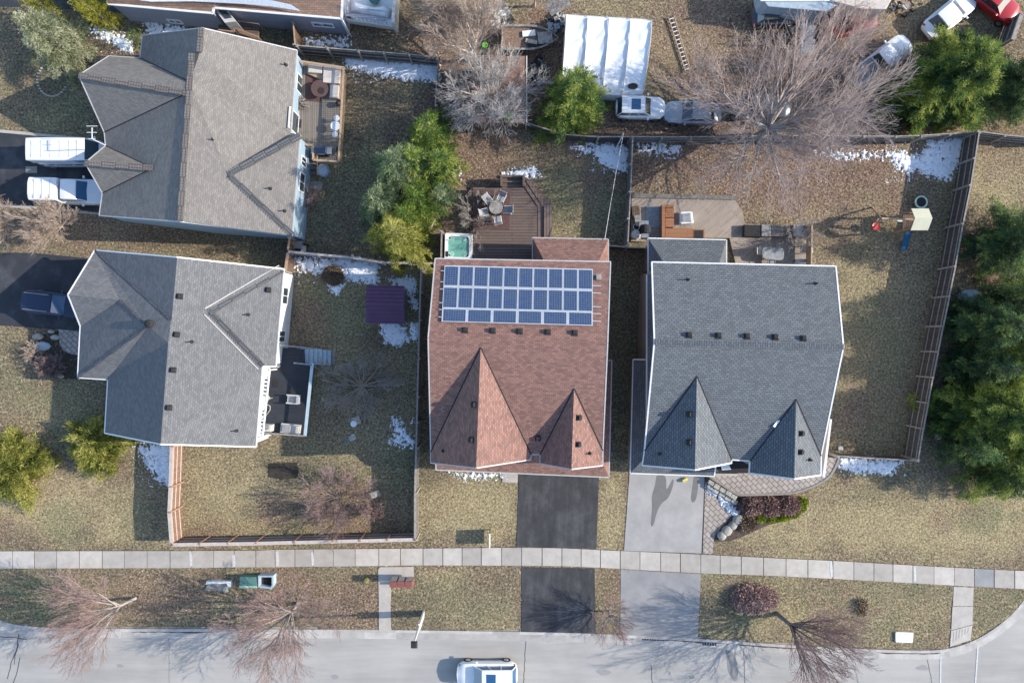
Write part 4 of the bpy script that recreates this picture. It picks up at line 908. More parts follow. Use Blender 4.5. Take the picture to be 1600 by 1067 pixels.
# ------------------------------------------------------------------ decks
def deck(name, label, pts, z, mat, group=None):
    d = thing(name, label, 'deck', W(pts[0][0], pts[0][1], 0), group)
    p = P2(pts, z); mb = MB().mat(M[mat]); mb.prism(p, z - .14, z); mb.build('floor', d); EXCL.append(p)
    mb = MB().mat(M['wood_grey'])
    for x, y in inset(p, .2): mb = MB().mat(M['wood_grey']); mb.box((x, y, (z - .14) / 2), (.12, .12, z - .14)); mb.build('post', d)
    return d
def railing(d, pts, z0, h=.95, mat='tan_wood', step=.14, capw=.14, bal=.035, balmat=None):
    P_ = [W(x, y, z0 + h) for x, y in pts]
    mb = MB().mat(M[mat])
    for a, b in zip(P_[:-1], P_[1:]): mb.beam(a, b, capw, .05)
    mb.build('handrail', d)
    mb = MB().mat(M[balmat or mat])
    for a, b in zip(P_[:-1], P_[1:]):
        n = max(1, int((b - a).length / step))
        for i in range(n + 1):
            p = a.lerp(b, i / n); mb.box((p.x, p.y, z0 + h / 2), (bal, bal, h))
    tag(mb.build('balusters', d), kind='stuff')
# cedar deck of the tan bungalow
D = deck('deck', 'weathered grey timber deck with tan railing behind the tan bungalow', [(463, 97), (533, 106), (525, 252), (492, 249), (492, 226), (463, 226)], 1.1, 'deck_grey')
railing(D, [(463, 95), (537, 106), (529, 253), (489, 250), (490, 227), (470, 226)], 1.1)
st = MB()
for k in range(6): mb = MB().mat(M['wood_grey']); mb.box(tuple(W(486, 232 + k * 7.6, 1.0 - k * .17)), (1.0, .30, .05)); mb.build('step', D)
mb = MB().mat(M['tan_wood']); mb.beam(W(495, 230, 1.9), W(497, 274, .9), .07, .07); mb.build('stair_rail', D)
SF = thing('outdoor_sofa', 'L-shaped outdoor sofa with pale cushions in the deck corner', 'sofa', W(512, 120, 1.1))
for q, zz in (([(482, 101), (504, 103), (503, 115), (481, 113)], 1.55), ([(505, 103), (532, 106), (530, 131), (504, 129)], 1.6), ([(516, 132), (530, 133), (528, 153), (515, 152)], 1.55)):
    mb = MB().mat(M['beige']); mb.prism(P2(q, zz), zz - .28, zz); mb.build('cushion', SF, bevel=.05)
mb = MB().mat(M['tan_wood']); mb.prism(P2([(481, 100), (534, 105), (531, 155), (514, 154), (515, 131), (480, 115)], 1.3), 1.12, 1.3); mb.build('frame', SF)
FP = thing('fire_table', 'round brown fire table beside the deck sofa', 'table', W(502, 142, 1.1))
mb = MB().mat(M['rug']); mb.lathe(W(502, 142, 1.1), [(.35, 0), (.4, .35), (.66, .4), (.66, .46)], 20); mb.build('top', FP)
mb = MB().mat(M['dark']); mb.lathe(W(502, 142, 1.56), [(.25, 0), (.25, .03)], 14); mb.build('burner', FP)
tag(MB().mat(M['rug']).prism(P2([(478, 114), (503, 117), (501, 160), (476, 158)], 1.12), 1.104, 1.115).build('outdoor_rug'), 'brown rug under the fire table on the timber deck', 'rug')
def round_table(px, py, z0, r, label, cat='table', group=None, name='round_table'):
    t = thing(name, label, cat, W(px, py, z0), group); c = W(px, py, z0)
    mb = MB().mat(M['tub']); mb.lathe(c + Vector((0, 0, .6)), [(r, 0), (r, .04), (r * .9, .05)], 18); mb.build('top', t)
    mb = MB().mat(M['metal'])
    for k in range(4): a = k * math.pi / 2 + .4; mb = MB().mat(M['metal']); mb.tube(c + Vector((math.cos(a) * r * .8, math.sin(a) * r * .8, 0)), c + Vector((math.cos(a) * r * .5, math.sin(a) * r * .5, .6)), .02, .02, 6); mb.build('leg', t)
round_table(527, 201, 1.1, .36, 'round white bistro table by the deck railing')
round_table(529.3, 189, 1.1, .22, 'small white stool north of the bistro table', 'stool', 'bistro stools', 'stool')
round_table(526.7, 214, 1.1, .22, 'small white stool south of the bistro table', 'stool', 'bistro stools', 'stool')
def grill(px, py, z0, label, rz=0, lid='p_navy', w=1.5):
    t = thing('grill', label, 'grill', W(px, py, z0)); c = W(px, py, z0); Mx = Matrix.Rotation(rz, 3, 'Z')
    mb = MB().mat(M['dark']); mb.box(c + Vector((0, 0, .4)), (w * .5, .55, .8), M=Mx); mb.build('cabinet', t)
    mb = MB().mat(M[lid]); mb.loft([[c + Mx @ Vector((x, y, z)) for y, z in ((-.3, .8), (-.26, 1.05), (-.1, 1.16), (.1, 1.16), (.26, 1.05), (.3, .8))] for x in (-w * .25, w * .25)]); mb.build('lid', t, bevel=.02)
    for s_ in (-1, 1): mb = MB().mat(M['metal']); mb.box(c + Mx @ Vector((s_ * w * .38, 0, .85)), (w * .24, .55, .04), M=Mx); mb.build('side_shelf', t)
    mb = MB().mat(M['metal']); mb.tube(c + Mx @ Vector((-w * .2, -.34, 1.0)), c + Mx @ Vector((w * .2, -.34, 1.0)), .02, .02, 6); mb.build('handle', t)
grill(507, 240, 1.1, 'barbecue with navy lid and pale side shelves at the deck corner', w=1.55)
mb = MB().mat(M['dark']); mb.prism(P2([(462, 186), (471, 187), (470, 200), (461, 199)], 1.13), 1.104, 1.13); tag(mb.build('doormat'), 'dark doormat against the blue wall on the timber deck', 'mat')
def planter(px, py, z0, label, r=.22, mat='dark', plant='mulch'):
    t = thing('planter', label, 'planter', W(px, py, z0)); c = W(px, py, z0)
    mb = MB().mat(M[mat]); mb.lathe(c, [(r * .7, 0), (r, .35), (r * 1.08, .36), (r * 1.08, .4), (r * .9, .4), (r * .88, .34)], 16); mb.build('pot', t)
    mb = MB().mat(M[plant]); mb.lathe(c + Vector((0, 0, .33)), [(r * .85, 0), (r * .4, .1), (.02, .14)], 10); mb.build('soil', t)
planter(531, 164, 1.1, 'dark round planter against the deck railing')
planter(531, 235, 1.1, 'small dark pot beside the deck barbecue', .15)
tag(MB().mat(M['bluegrey']).lathe(W(507, 268, 0), [(.5, 0), (.52, .5), (.4, .7), (.1, .78)], 9).build('covered_bin'), 'blue-grey tarp-covered bin beside the deck stairs', 'bin')
BN = thing('bench', 'brown bench with firewood against the blue wall on the deck', 'bench', W(469, 163, 1.1))
mb = MB().mat(M['fence_brown']); mb.prism(P2([(461, 152), (477, 154), (475, 172), (460, 170)], 1.5), 1.42, 1.5); mb.build('seat', BN)
for x, y in ((463, 155), (475, 156), (462, 168), (474, 169)): p = W(x, y, 1.3); MB().mat(M['fence_brown']).box(p, (.07, .07, .4)).build('leg', BN)
mb = MB().mat(M['scrap'])
for k in range(6): a = W(462 + k * 2.2, 153 + k * 2.4, 1.56); mb.tube(a, a + Vector((.5, .12 * (-1) ** k, .03)), .05, .05, 6)
mb.build('firewood', BN)

# dark deck of the grey bungalow
D = deck('deck', 'dark navy deck with pale blue handrail and stairs beside the grey bungalow', [(415, 571), (434, 571), (435, 543), (475, 546), (476, 568), (484, 569), (473, 678), (405, 675)], 1.3, 'deck_navy')
railing(D, [(488, 567), (476.5, 681)], 1.3, mat='pale_rail', capw=.22, balmat='dark')
railing(D, [(435, 539), (503, 546)], 1.3, mat='metal', capw=.09, balmat='metal', step=.3)
railing(D, [(459, 567), (488, 570)], 1.3, mat='metal', capw=.09, balmat='metal', step=.3)
railing(D, [(476.5, 681), (410, 676)], 1.3, mat='wood_dark_s', capw=.1, balmat='dark')
for k in range(7):
    x0 = 469 + k * 7; mb = MB().mat(M['pale_rail']); zz = 1.22 - k * .17; mb.prism(P2([(x0, 544.8 + k * .35), (x0 + 6.2, 545.1 + k * .35), (x0 + 5.8, 568.6 + k * .3), (x0 - .4, 568.3 + k * .3)], zz), zz - .05, zz); mb.build('stair_tread', D)
sheet('step_stone', [(518.5, 548), (524, 548.5), (522.5, 569.5), (517.5, 569)], M['pad'], .05)
def chair(px, py, z0, rz, label, seat='grey_cloth', frame='metal', group=None, s=1.0, name='chair', cat='chair'):
    c = W(px, py, z0); t = thing(name, label, cat, c, group); Mx = Matrix.Rotation(rz, 3, 'Z')
    def q(x, y, z): return c + Mx @ (Vector((x, y, z)) * s)
    mb = MB().mat(M[seat]); mb.box(q(0, 0, .42), (.5 * s, .52 * s, .05), M=Mx); mb.build('seat', t, bevel=.015)
    Mb = Mx @ Matrix.Rotation(R(-22), 3, 'X'); mb = MB().mat(M[seat]); mb.box(q(0, .34, .70), (.5 * s, .05, .6 * s), M=Mb); mb.build('backrest', t, bevel=.015)
    for sx in (-1, 1):
        mb = MB().mat(M[frame]); mb.path([q(.27 * sx, -.27, 0), q(.27 * sx, -.24, .62), q(.27 * sx, .22, .64), q(.27 * sx, .36, .55)], .022 * s, 6); mb.build('armrest', t)
        mb = MB().mat(M[frame]); mb.path([q(.27 * sx, .30, 0), q(.26 * sx, .26, .45), q(.26 * sx, .46, 1.0)], .022 * s, 6); mb.build('leg', t)
    return t
def slat_chair(px, py, z0, rz, label, L_=1.0, w=.6, mat='offwhite'):
    c = W(px, py, z0); t = thing('lounge_chair', label, 'chair', c); Mx = Matrix.Rotation(rz, 3, 'Z')
    mb = MB().mat(M[mat])
    for k in range(5): x = -L_ * .5 + k * .115; mb.box(c + Mx @ Vector((x, 0, .38)), (.09, w * .85, .03), M=Mx)
    mb.build('seat', t)
    mb = MB().mat(M[mat])
    for k in range(5): x = .1 + k * .1; mb.box(c + Mx @ Vector((x, 0, .42 + k * .11)), (.08, w * .85, .03), M=Mx)
    mb.build('backrest', t)
    for s_ in (-1, 1):
        mb = MB().mat(M[mat]); mb.box(c + Mx @ Vector((-.05, s_ * w * .5, .58)), (L_ * 1.05, .1, .03), M=Mx); mb.build('armrest', t)
        for x in (-.45, .3): mb = MB().mat(M[mat]); mb.box(c + Mx @ Vector((x, s_ * w * .48, .28)), (.07, .05, .56), M=Mx); mb.build('leg', t)
slat_chair(463, 623, 1.3, R(-4), 'white slatted armchair on the dark deck by the railing')
chair(419.5, 621, 1.3, R(130), 'small white chair under the slatted awning of the dark deck', 'offwhite', 'offwhite', s=.8)
DB = thing('daybed', 'pale grey daybed at the south end of the dark deck', 'daybed', W(453, 670, 1.3))
mb = MB().mat(M['offwhite']); mb.prism(P2([(439, 661), (470, 664), (468, 679), (437, 676)], 1.6), 1.35, 1.6); mb.build('frame', DB, bevel=.03)
mb = MB().mat(M['grey_cloth']); mb.prism(P2([(441, 663), (455, 664.5), (453, 676), (439.5, 674.5)], 1.7), 1.6, 1.7); mb.build('cushion', DB, bevel=.04)
mb = MB().mat(M['beige']); mb.prism(P2([(456, 664.8), (467, 665.8), (465.5, 677), (454.5, 676)], 1.7), 1.6, 1.7); mb.build('cushion', DB, bevel=.04)
PB = thing('side_cabinet', 'pale square cabinet with round lid in the corner of the dark deck', 'cabinet', W(417, 669, 1.3))
mb = MB().mat(M['offwhite']); mb.prism(P2([(411, 663), (424, 664), (423, 675), (410, 674)], 2.0), 1.3, 2.0); mb.build('body', PB, bevel=.03)
mb = MB().mat(M['metal']); mb.lathe(W(417, 667, 2.0), [(.2, 0), (.2, .05), (.12, .08)], 14); mb.build('lid', PB)
UB = thing('umbrella_base', 'round white umbrella base on the dark deck by the house corner', 'umbrella base', W(435, 571, 1.3))
MB().mat(M['offwhite']).lathe(W(435, 571, 1.3), [(.17, 0), (.17, .05), (.07, .08)], 16).build('base', UB); MB().mat(M['dark']).tube(W(435, 571, 1.36), W(435, 571, 1.36) + Vector((0, 0, .3)), .03, .03, 8).build('socket', UB)
tag(MB().mat(M['dark']).prism(P2([(427, 592), (435, 593), (434, 605), (426, 604)], 1.33), 1.304, 1.325).build('deck_mat'), 'small black mat on the dark deck near the awning', 'mat')
HC = MB().mat(M['offwhite']); HC.path([W(417, 632, 1.32), W(422, 634, 1.32), W(422, 640, 1.32), W(418, 646, 1.32), W(414, 651, 1.32), W(412, 660, 1.32)], .025, 6); tag(HC.build('garden_hose'), 'pale hose curled on the dark deck below the awning', 'hose')

# brown deck of the red house
D = deck('deck', 'brown composite deck with clipped corner behind the red house', [(739, 293), (783, 293), (783, 277), (822, 277), (863, 320), (862, 375), (832, 375), (832, 420), (739, 420)], .75, 'deck_brown')
mb = MB().mat(M['deck_brown_v']); mb.prism(P2([(840, 323), (849, 323), (849, 375), (840, 375)], .78), .75, .77); mb.prism(P2([(850, 322), (863, 320), (862, 375), (850, 375)], .9), .3, .9); mb.build('border_boards', D)
mb = MB().mat(M['deck_brown_v'])
for o_, w_ in ((0, 5), (7, 6)):
    a, b = W(817 + o_, 284 - o_ * .4, .79), W(842 + o_, 321 - o_ * .2, .79); mb.beam(a, b, w_ / 21, .05)
mb.build('corner_boards', D)
for k in range(3):
    zz = .58 - k * .19; y = 289 - k * 5.5; mb = MB().mat(M['wood_grey']); mb.prism(P2([(784, y), (817, y + .6), (817, y - 4), (784, y - 4.6)], zz), zz - .05, zz); mb.build('stair_tread', D)
mb = MB().mat(M['deck_brown']); mb.beam(W(783.5, 293, .9), W(783.5, 275, .9), .14, .9); mb.beam(W(818, 293, .9), W(818, 275, .9), .14, .9); mb.beam(W(783, 284, .92), W(818, 284, .92), .1, .06); mb.beam(W(783, 276, .92), W(818, 276, .92), .12, .06); mb.build('stair_frame', D)
tag(MB().mat(M['rug']).prism(P2([(741, 297), (797, 299), (796, 359), (740, 358)], .78), .755, .768).build('outdoor_rug'), 'dull maroon rug under the patio chairs on the brown deck', 'rug')
HT = thing('hot_tub', 'square white hot tub with green water beside the brown deck', 'hot tub', W(716, 383, 0)); EXCL.append(P2([(692, 361), (741, 361), (741, 405), (692, 405)]))
q = P2([(695, 363.5), (738.5, 365), (738, 408), (694, 406)], .9); ip = inset(q, .26)
mb = MB().mat(M['tub']); n = 4
def ring(p, z): return [Vector((a[0], a[1], z)) for a in p]
def rr(poly, r, n=5):
    out = []; m = len(poly)
    for i in range(m):
        a, b, c = Vector(poly[i - 1][:2]), Vector(poly[i][:2]), Vector(poly[(i + 1) % m][:2]); p = b + (a - b).normalized() * r; s_ = b + (c - b).normalized() * r
        for k in range(n + 1): t = k / n; out.append(tuple(p * (1 - t) ** 2 + b * 2 * t * (1 - t) + s_ * t * t))
    return out
qo = rr(q, .16); qi = rr([tuple(v) for v in ip], .3)
mb.loft([ring(rr([tuple(v) for v in inset(q, .04)], .16), 0), ring(qo, .84), ring(rr([tuple(v) for v in inset(q, .03)], .16), .9), ring(qi, .88), ring(qi, .62)], cap=False); mb.build('shell', HT, smooth=False)
mb = MB().mat(M['water']); mb.poly([Vector((a[0], a[1], .76)) for a in (qi if area(qi) > 0 else qi[::-1])]); mb.build('water', HT)
cc = sum((Vector(p) for p in q), Vector((0, 0))) / 4
M['seat_g'] = pm('spa_seat', (.32, .58, .47), (.25, .5, .4), 4, .3, coat=.5)
for k in range(4):
    p = Vector(ip[k]).lerp(cc, .28); mb = MB().mat(M['seat_g']); mb.lathe((p.x, p.y, .74), [(.27, 0), (.27, .03), (.2, .045)], 14); mb.build('seat', HT)
    p = Vector(ip[k]).lerp(cc, .12); mb = MB().mat(M['dark']); mb.lathe((p.x, p.y, .765), [(.1, 0), (.1, .02), (.05, .03)], 10); mb.build('jet', HT)
mb = MB().mat(M['dark']); c = W(698.5, 397, .92); mb.box(c, (.2, .42, .03)); mb.build('filter_grille', HT, bevel=.02)
PT = thing('patio_table', 'round glass patio table ringed by chairs on the brown deck', 'table', W(775, 327, .75)); c = W(775, 327, .75)
MB().mat(M['scrap']).lathe(c + Vector((0, 0, .7)), [(.5, 0), (.52, .02), (.5, .035)], 22).build('top', PT)
for k in range(4): a = .7 + k * math.pi / 2; MB().mat(M['dark']).tube(c + Vector((.4 * math.cos(a), .4 * math.sin(a), 0)), c + Vector((.3 * math.cos(a), .3 * math.sin(a), .7)), .02, .02, 6).build('leg', PT)
for (px, py, lb) in ((763, 315, 'grey sling patio chair with pale back, northwest of the round table'), (783.5, 312, 'sling patio chair with dark back nearest the deck stairs'), (792.5, 330, 'sling patio chair facing west toward the round table'),
                     (778, 345, 'sling patio chair on the house side of the round table'), (758, 334, 'leaf-strewn sling patio chair southwest of the round table')):
    p = W(px, py, 0); a = math.atan2(p.y - c.y, p.x - c.x) - math.pi / 2; chair(px, py, .75, a, lb, 'grey_cloth', 'tub', 'patio chairs round the table', 1.0)

# low weathered platform and furniture behind the slate house
D = deck('patio_platform', 'low weathered diagonal-board platform strewn with twigs behind the slate house', [(987, 303), (1060, 304), (1145, 307), (1160, 330), (1164, 350), (1262, 352), (1260, 412), (1150, 414), (1140, 372), (1012, 372), (1008, 378), (986, 377)], .25, 'deck_diag')
tag(MB().mat(M['wood_grey']).prism(P2([(987, 302), (1150, 306), (1150, 312), (987, 309)], .4), 0, .4).build('timber_edging'), 'weathered timber edging between the leaf bed and the platform', 'edging')
tag(MB().mat(M['grey_cloth']).prism(P2([(1010, 322), (1031, 322), (1031, 356), (1010, 355)], .3), .255, .3).build('patio_slab'), 'grey slab west of the stained wooden bench', 'slab')
WB = thing('storage_bench', 'L-shaped orange stained wooden bench on the platform', 'bench', W(1050, 350, .25))
for nme, q, zz in (('seat', [(1034, 320), (1039, 320), (1039, 371), (1034, 371)], 1.0), ('seat', [(1039.5, 324), (1053, 325), (1053, 340), (1039.5, 340)], .75), ('seat', [(1039.5, 341), (1053, 341), (1053, 355), (1039.5, 355)], .8), ('backrest', [(1039, 320), (1053, 320), (1053, 324), (1039, 324)], 1.0), ('seat', [(1039.5, 356.5), (1083, 357), (1083, 372), (1039.5, 372)], .85)):
    MB().mat(M['orange_wood']).prism(P2(q, zz), .25, zz).build(nme, WB, bevel=.015)
WB = thing('planter_box', 'dark-topped wooden box at the end of the stained bench', 'planter', W(1093, 364, .25))
MB().mat(M['orange_wood']).prism(P2([(1084, 358), (1101, 358.5), (1101, 374), (1084, 374)], .9), .25, .86).build('frame', WB); MB().mat(M['dark']).prism(P2([(1086, 360), (1099, 360), (1099, 373), (1086, 373)], .9), .86, .89).build('lid', WB)
GB = thing('fire_pit', 'pale square covered fire pit on the diagonal boards', 'fire pit', W(1073, 340, .25))
MB().mat(M['tub']).prism(rr(P2([(1063, 331), (1082, 330), (1084, 349), (1063, 350)], .8), .15), .25, .8).build('body', GB, bevel=.05); MB().mat(M['grey_cloth']).prism(P2([(1065.5, 334), (1079, 333), (1080, 347), (1066, 347)], .85), .8, .86).build('lid', GB, bevel=.02)
grill(1004.5, 361, .25, 'dark barbecue among pots west of the grey slab', R(90), 'dark', 1.3)
tag(MB().mat(M['offwhite']).lathe(W(992, 368, .25), [(.3, 0), (.42, .3), (.35, .5), (.1, .55)], 9).build('garden_pot'), 'white garden urn beside the dark barbecue', 'pot')
planter(993, 356, .25, 'white-rimmed pot north of the white urn', .25, 'offwhite', 'dark'); tag(MB().mat(M['scrap']).box(W(996, 345, .5), (.5, .8, .5), rz=.2).build('crate', bevel=.03), 'small grey crate by the yard fence corner', 'crate')
tag(MB().mat(M['fence_brown']).box(W(993, 332, .5), (.6, .9, .35), rz=.1).build('log_box', bevel=.03), 'small brown box north of the white pots', 'box')
SB = thing('box_seat', 'long grey weathered planter bench at the platform edge', 'bench', W(1200, 358, .25))
for x0, x1, mm, zz in ((1163, 1190, 'dark', .7), (1190, 1206, 'scrap', .75), (1206, 1240, 'wood_grey', .7), (1240, 1265, 'beige', .85)): MB().mat(M[mm]).prism(P2([(x0, 351), (x1 - .8, 352), (x1 - .8, 370), (x0, 369)], zz), .25, zz).build('seat', SB, bevel=.02)
tag(MB().mat(M['tan_wood']).beam(W(1265, 352, 1.1), W(1264, 414, 1.1), .1, .9).build('screen_panel'), 'pale upright board screen at the east side of the platform', 'screen')
TB = thing('patio_table', 'pale rounded rectangular patio table close to the slate house', 'table', W(1208, 396, .25))
MB().mat(M['grey_cloth']).prism(rr(P2([(1191, 386), (1225, 387), (1225, 407), (1192, 405)], 1.0), .35), .95, 1.0).build('top', TB)
for x, y in ((1194, 389), (1221, 390), (1195, 403), (1221, 404)): p = W(x, y, .6); MB().mat(M['metal']).tube((p.x, p.y, .25), (p.x, p.y, .95), .03, .03, 6).build('leg', TB)
chair(1185, 394, .25, R(90), 'pale chair at the west end of the rounded table', 'beige', 'metal', 'chairs at the rounded table')
chair(1201, 409, .25, R(180), 'chair tucked under the near side of the rounded table', 'grey_cloth', 'metal', 'chairs at the rounded table')
chair(1252, 391, .25, R(-90), 'pale chair alone by the east screen', 'beige', 'metal', 'chairs at the rounded table')
tag(MB().mat(M['metal']).box(W(1250, 408, .5), (.9, .25, .5)).build('metal_tray'), 'pale tray beside the east screen near the house wall', 'tray')

# covered terrace at the top edge
D = deck('terrace', 'white-floored raised terrace with grey glass railing at the top edge', [(539, -30), (619, -30), (615, 42), (560, 34), (539, 22)], 1.0, 'tub')
railing(D, [(540, 23), (602, 31)], 1.0, mat='sid_grey', capw=.25, balmat='metal', step=.3)
MB().mat(M['offwhite']).beam(W(621, -30, 1.8), W(617, 44, 1.8), .2, 1.7).build('side_panel', D); MB().mat(M['offwhite']).beam(W(617, 44, 1.2), W(543, 33, 1.2), .14, .5).build('side_panel', D)
mb = MB().mat(M['wood_grey'])
for k in range(3): a = W(548 + k * 19, 30 + k * 2, 1.1); MB().mat(M['wood_grey']).prism(P2([(546 + k * 19, 31 + k * 2), (562 + k * 19, 33 + k * 2), (566 + k * 19, 39 + k * 2), (550 + k * 19, 37 + k * 2)], .9), .8, .9).build('panel', D)
CV = MB().mat(M['tarp']); CV.loft([[W(x, y, z) for x, y, z in ((546, -5, 1.1), (560, 6, 1.35), (584, 12, 1.4), (600, 9, 1.25), (612, 16, 1.1), (610, 30, 1.05), (590, 26, 1.2), (560, 22, 1.15), (546, 20, 1.08))], [W(x, y, z) for x, y, z in ((556, 4, 1.3), (566, 10, 1.55), (584, 15, 1.6), (596, 14, 1.5), (604, 18, 1.4), (602, 24, 1.3), (588, 22, 1.5), (566, 18, 1.5), (556, 14, 1.4))]]); tag(CV.build('white_cover', smooth=True), 'crumpled white cover on the terrace at the top edge', 'cover')
planter(587, 2, 1.0, 'dark green round tub on the white terrace', .42, 'box_green', 'box_green')
# small stained deck by the grey-sided house
D = deck('side_deck', 'small red-brown deck with slatted rail beside the grey-sided house', [(342, 34), (404, 42), (404, 60), (352, 50), (341, 46)], .8, 'deck_brown')
railing(D, [(341, 47), (366, 50), (366, 44), (404, 58)], .8, .8, mat='cedar', capw=.1)
railing(D, [(372, 33), (404, 38)], .8, .9, mat='wood_grey', capw=.06, step=.28)

# ------------------------------------------------------------------ sheds and shelters
S = thing('shed', 'square garden shed with ribbed purple metal roof', 'shed', W(602, 476, 0)); EXCL.append(P2([(576, 450), (631, 450), (631, 503), (576, 503)]))
tl, tr, br_, bl = W(573, 446.5, 2.2), W(632, 447.5, 2.2), W(632, 505.5, 2.2), W(572, 504.5, 2.2)
mb = MB().mat(M['purple']); ml, mr = (tl + bl) / 2 + Vector((0, 0, .22)), (tr + br_) / 2 + Vector((0, 0, .22))
mb.poly([tl, ml, mr, tr][::1]); mb.poly([ml, bl, br_, mr]); mb.poly([tl, tr, br_, bl]); mb.build('roof', S)
rib = MB().mat(M['purple'])
ro = [c for c in S.children if c.name.startswith('roof')][0]
for k in range(11):
    t = k / 10; 
    if t <= .5: a, b = tl.lerp(ml, t * 2), tr.lerp(mr, t * 2)
    else: a, b = ml.lerp(bl, t * 2 - 1), mr.lerp(br_, t * 2 - 1)
    MB().mat(M['purple']).beam(a + Vector((0, 0, .05)), b + Vector((0, 0, .05)), .05, .12).build('rib', ro)
mb = MB().mat(M['sid_grey']); ip = inset([(p.x, p.y) for p in (tl, tr, br_, bl)], .15); mb.prism([tuple(p) for p in ip], 0, 2.15); mb.build('wall', S)
S = thing('shed', 'flat rust-brown shed roof littered with twigs', 'shed', W(780, 140, 0)); EXCL.append(P2([(738, 92), (822, 92), (822, 196), (738, 196)]))
q = [W(735, 88, 2.3), W(823, 88, 2.15), W(823, 192, 2.15), W(737, 192, 2.3)]
mb = MB().mat(M['rust']); mb.loft([[p - Vector((0, 0, .12)) for p in q[::-1]], q[::-1]]); ro = mb.build('roof', S); MB().mat(M['offwhite']).beam(q[1], q[2], .08, .1).build('trim', ro)
mb = MB().mat(M['fence_brown']); mb.prism([tuple(p) for p in inset([(p.x, p.y) for p in q], .15)], 0, 2.05); mb.build('wall', S)
# white tarp garage with hoops
S = thing('carport', 'white tarpaulin carport with four ribbed bays', 'carport', W(950, 80, 0)); EXCL.append(P2([(886, 20), (1010, 26), (1003, 140), (890, 130)]))
a0, a1, b1, b0 = W(886, 14, 2.2), W(1021, 22, 2.2), W(1006, 146, 2.2), W(878, 134, 2.2)
mb = MB().mat(M['tarp']); NU, NV = 48, 40; base = len(mb.v)
for j in range(NV + 1):
    v = j / NV
    for i in range(NU + 1):
        u = i / NU; p = a0.lerp(a1, u).lerp(b0.lerp(b1, u), v)
        hz = 1.0 * math.sin(math.pi * min(1, max(0, v))) ** .7 if False else 0
        arch = .75 * math.sin(math.pi * (.04 + .92 * v)) ; sag = -.10 * abs(math.sin(math.pi * u * 4)) ** .8; wr = .05 * mn.noise(Vector((u * 9, v * 5, 0))) + .035 * math.sin(v * 30 + u * 40 + 4 * mn.noise(Vector((u * 5, v * 5, 3)))) * abs(math.sin(math.pi * u * 4))
        z = 1.55 + arch + sag + wr
        if v < .03 or v > .97: z = 1.2
        mb.v.append((p.x, p.y, z))
for j in range(NV):
    for i in range(NU):
        q0 = base + j * (NU + 1) + i; mb.f.append((q0, q0 + NU + 1, q0 + NU + 2, q0 + 1)); mb.m.append(mb.cur)
cv = mb.build('cover', S, smooth=True)
mb = MB().mat(M['tarp'])
ip = [(p.x, p.y) for p in (a0, a1, b1, b0)]
n4 = [Vector((x, y, 1.3)) for x, y in ip]
for i in range(4):
    p, q = n4[i], n4[(i + 1) % 4]; mb.poly([p, q, Vector((q.x, q.y, 0)), Vector((p.x, p.y, 0))])
mb.build('side_cover', S)
for i in range(5):
    mb = MB().mat(M['offwhite']); u = i / 4
    pts = []
    for j in range(13):
        v = j / 12; p = a0.lerp(a1, u).lerp(b0.lerp(b1, u), v); z = 1.6 + .75 * math.sin(math.pi * (.04 + .92 * v)); pts.append(Vector((p.x, p.y, z if 0 < j < 12 else 1.25)))
    mb.path(pts, .035, 6); mb.build('hoop', S)
mb = MB().mat(M['dark']); c = W(989, 135, 1.9); mb.lathe(Vector((c.x, c.y, 1.86)), [(.38, 0), (.38, .06), (.3, .08)], 18, 1.0, .6); mb.build('vent_window', cv)
# long pale shelter/trailer, top right
S = thing('trailer', 'long pale-roofed trailer at the top edge above the junk', 'trailer', W(1290, 5, 0))
mb = MB().mat(M['bluegrey']); mb.prism(P2([(1190, -30), (1193, 2), (1200, 10.5), (1290, 18), (1320, 2), (1320, -30)], 2.5), .6, 2.5); mb.build('body', S, bevel=.05)
mb = MB().mat(M['beige']); mb.prism(P2([(1302, -30), (1300, 2), (1345, 14), (1385, 15), (1393, 0), (1393, -30)], 2.7), .6, 2.7); mb.build('roof', S, bevel=.05)
mb = MB().mat(M['white']); mb.beam(W(1188, 1.5, 2.55), W(1300, 1.5, 2.55), .12, .12); mb.build('trim', S)
tag(MB().mat(M['scrap']).loft([[W(850, 6, 1.9), W(884, -10, 2.2), W(893, 8, 2.1), W(862, 26, 1.7)], [W(850, 6, 1.95), W(884, -10, 2.25), W(893, 8, 2.15), W(862, 26, 1.75)]]).build('roof_sheet'), 'grey sheet roofing lying by the carport at the top edge', 'sheet')

# ------------------------------------------------------------------ street furniture
MBX = thing('community_mailbox', 'maroon community mailbox of three units on the verge path', 'mailbox', W(628, 903, 0)); 
for k in range(3):
    x0 = 608.5 + k * 12; mb = MB().mat(M['maroon']); a = P2([(x0, 908), (x0 + 11.3, 908.6), (x0 + 11.3, 918), (x0, 917.4)], 1.65)
    mb.prism(a, .55, 1.65); o = mb.build('cabinet', MBX, bevel=.015); cx = sum(p[0] for p in a) / 4; yt = max(p[1] for p in a)
    mb = MB().mat(M['metal']); mb.box((cx, yt + .012, 1.1), (.46, .02, .95)); mb.build('door_panel', o)
for k in (0, 1, 2): p = W(614 + k * 12, 912, .3); MB().mat(M['dark']).box((p.x, p.y, .27), (.14, .2, .56)).build('pedestal', MBX)
LP = thing('street_lamp', 'pale street lamp with white base panel leaning toward the road', 'street lamp', W(662, 952, 0)); b = W(662, 953, 0)
MB().mat(M['tub']).beam((b.x, b.y + .0, 1.3), (b.x + .001, b.y - .5, 1.3), .12, 2.6).build('base_panel', LP)
MB().mat(M['offwhite']).tube((b.x, b.y - .2, 2.4), (b.x + .0, b.y - .25, 5.1), .10, .06, 10).build('pole', LP)
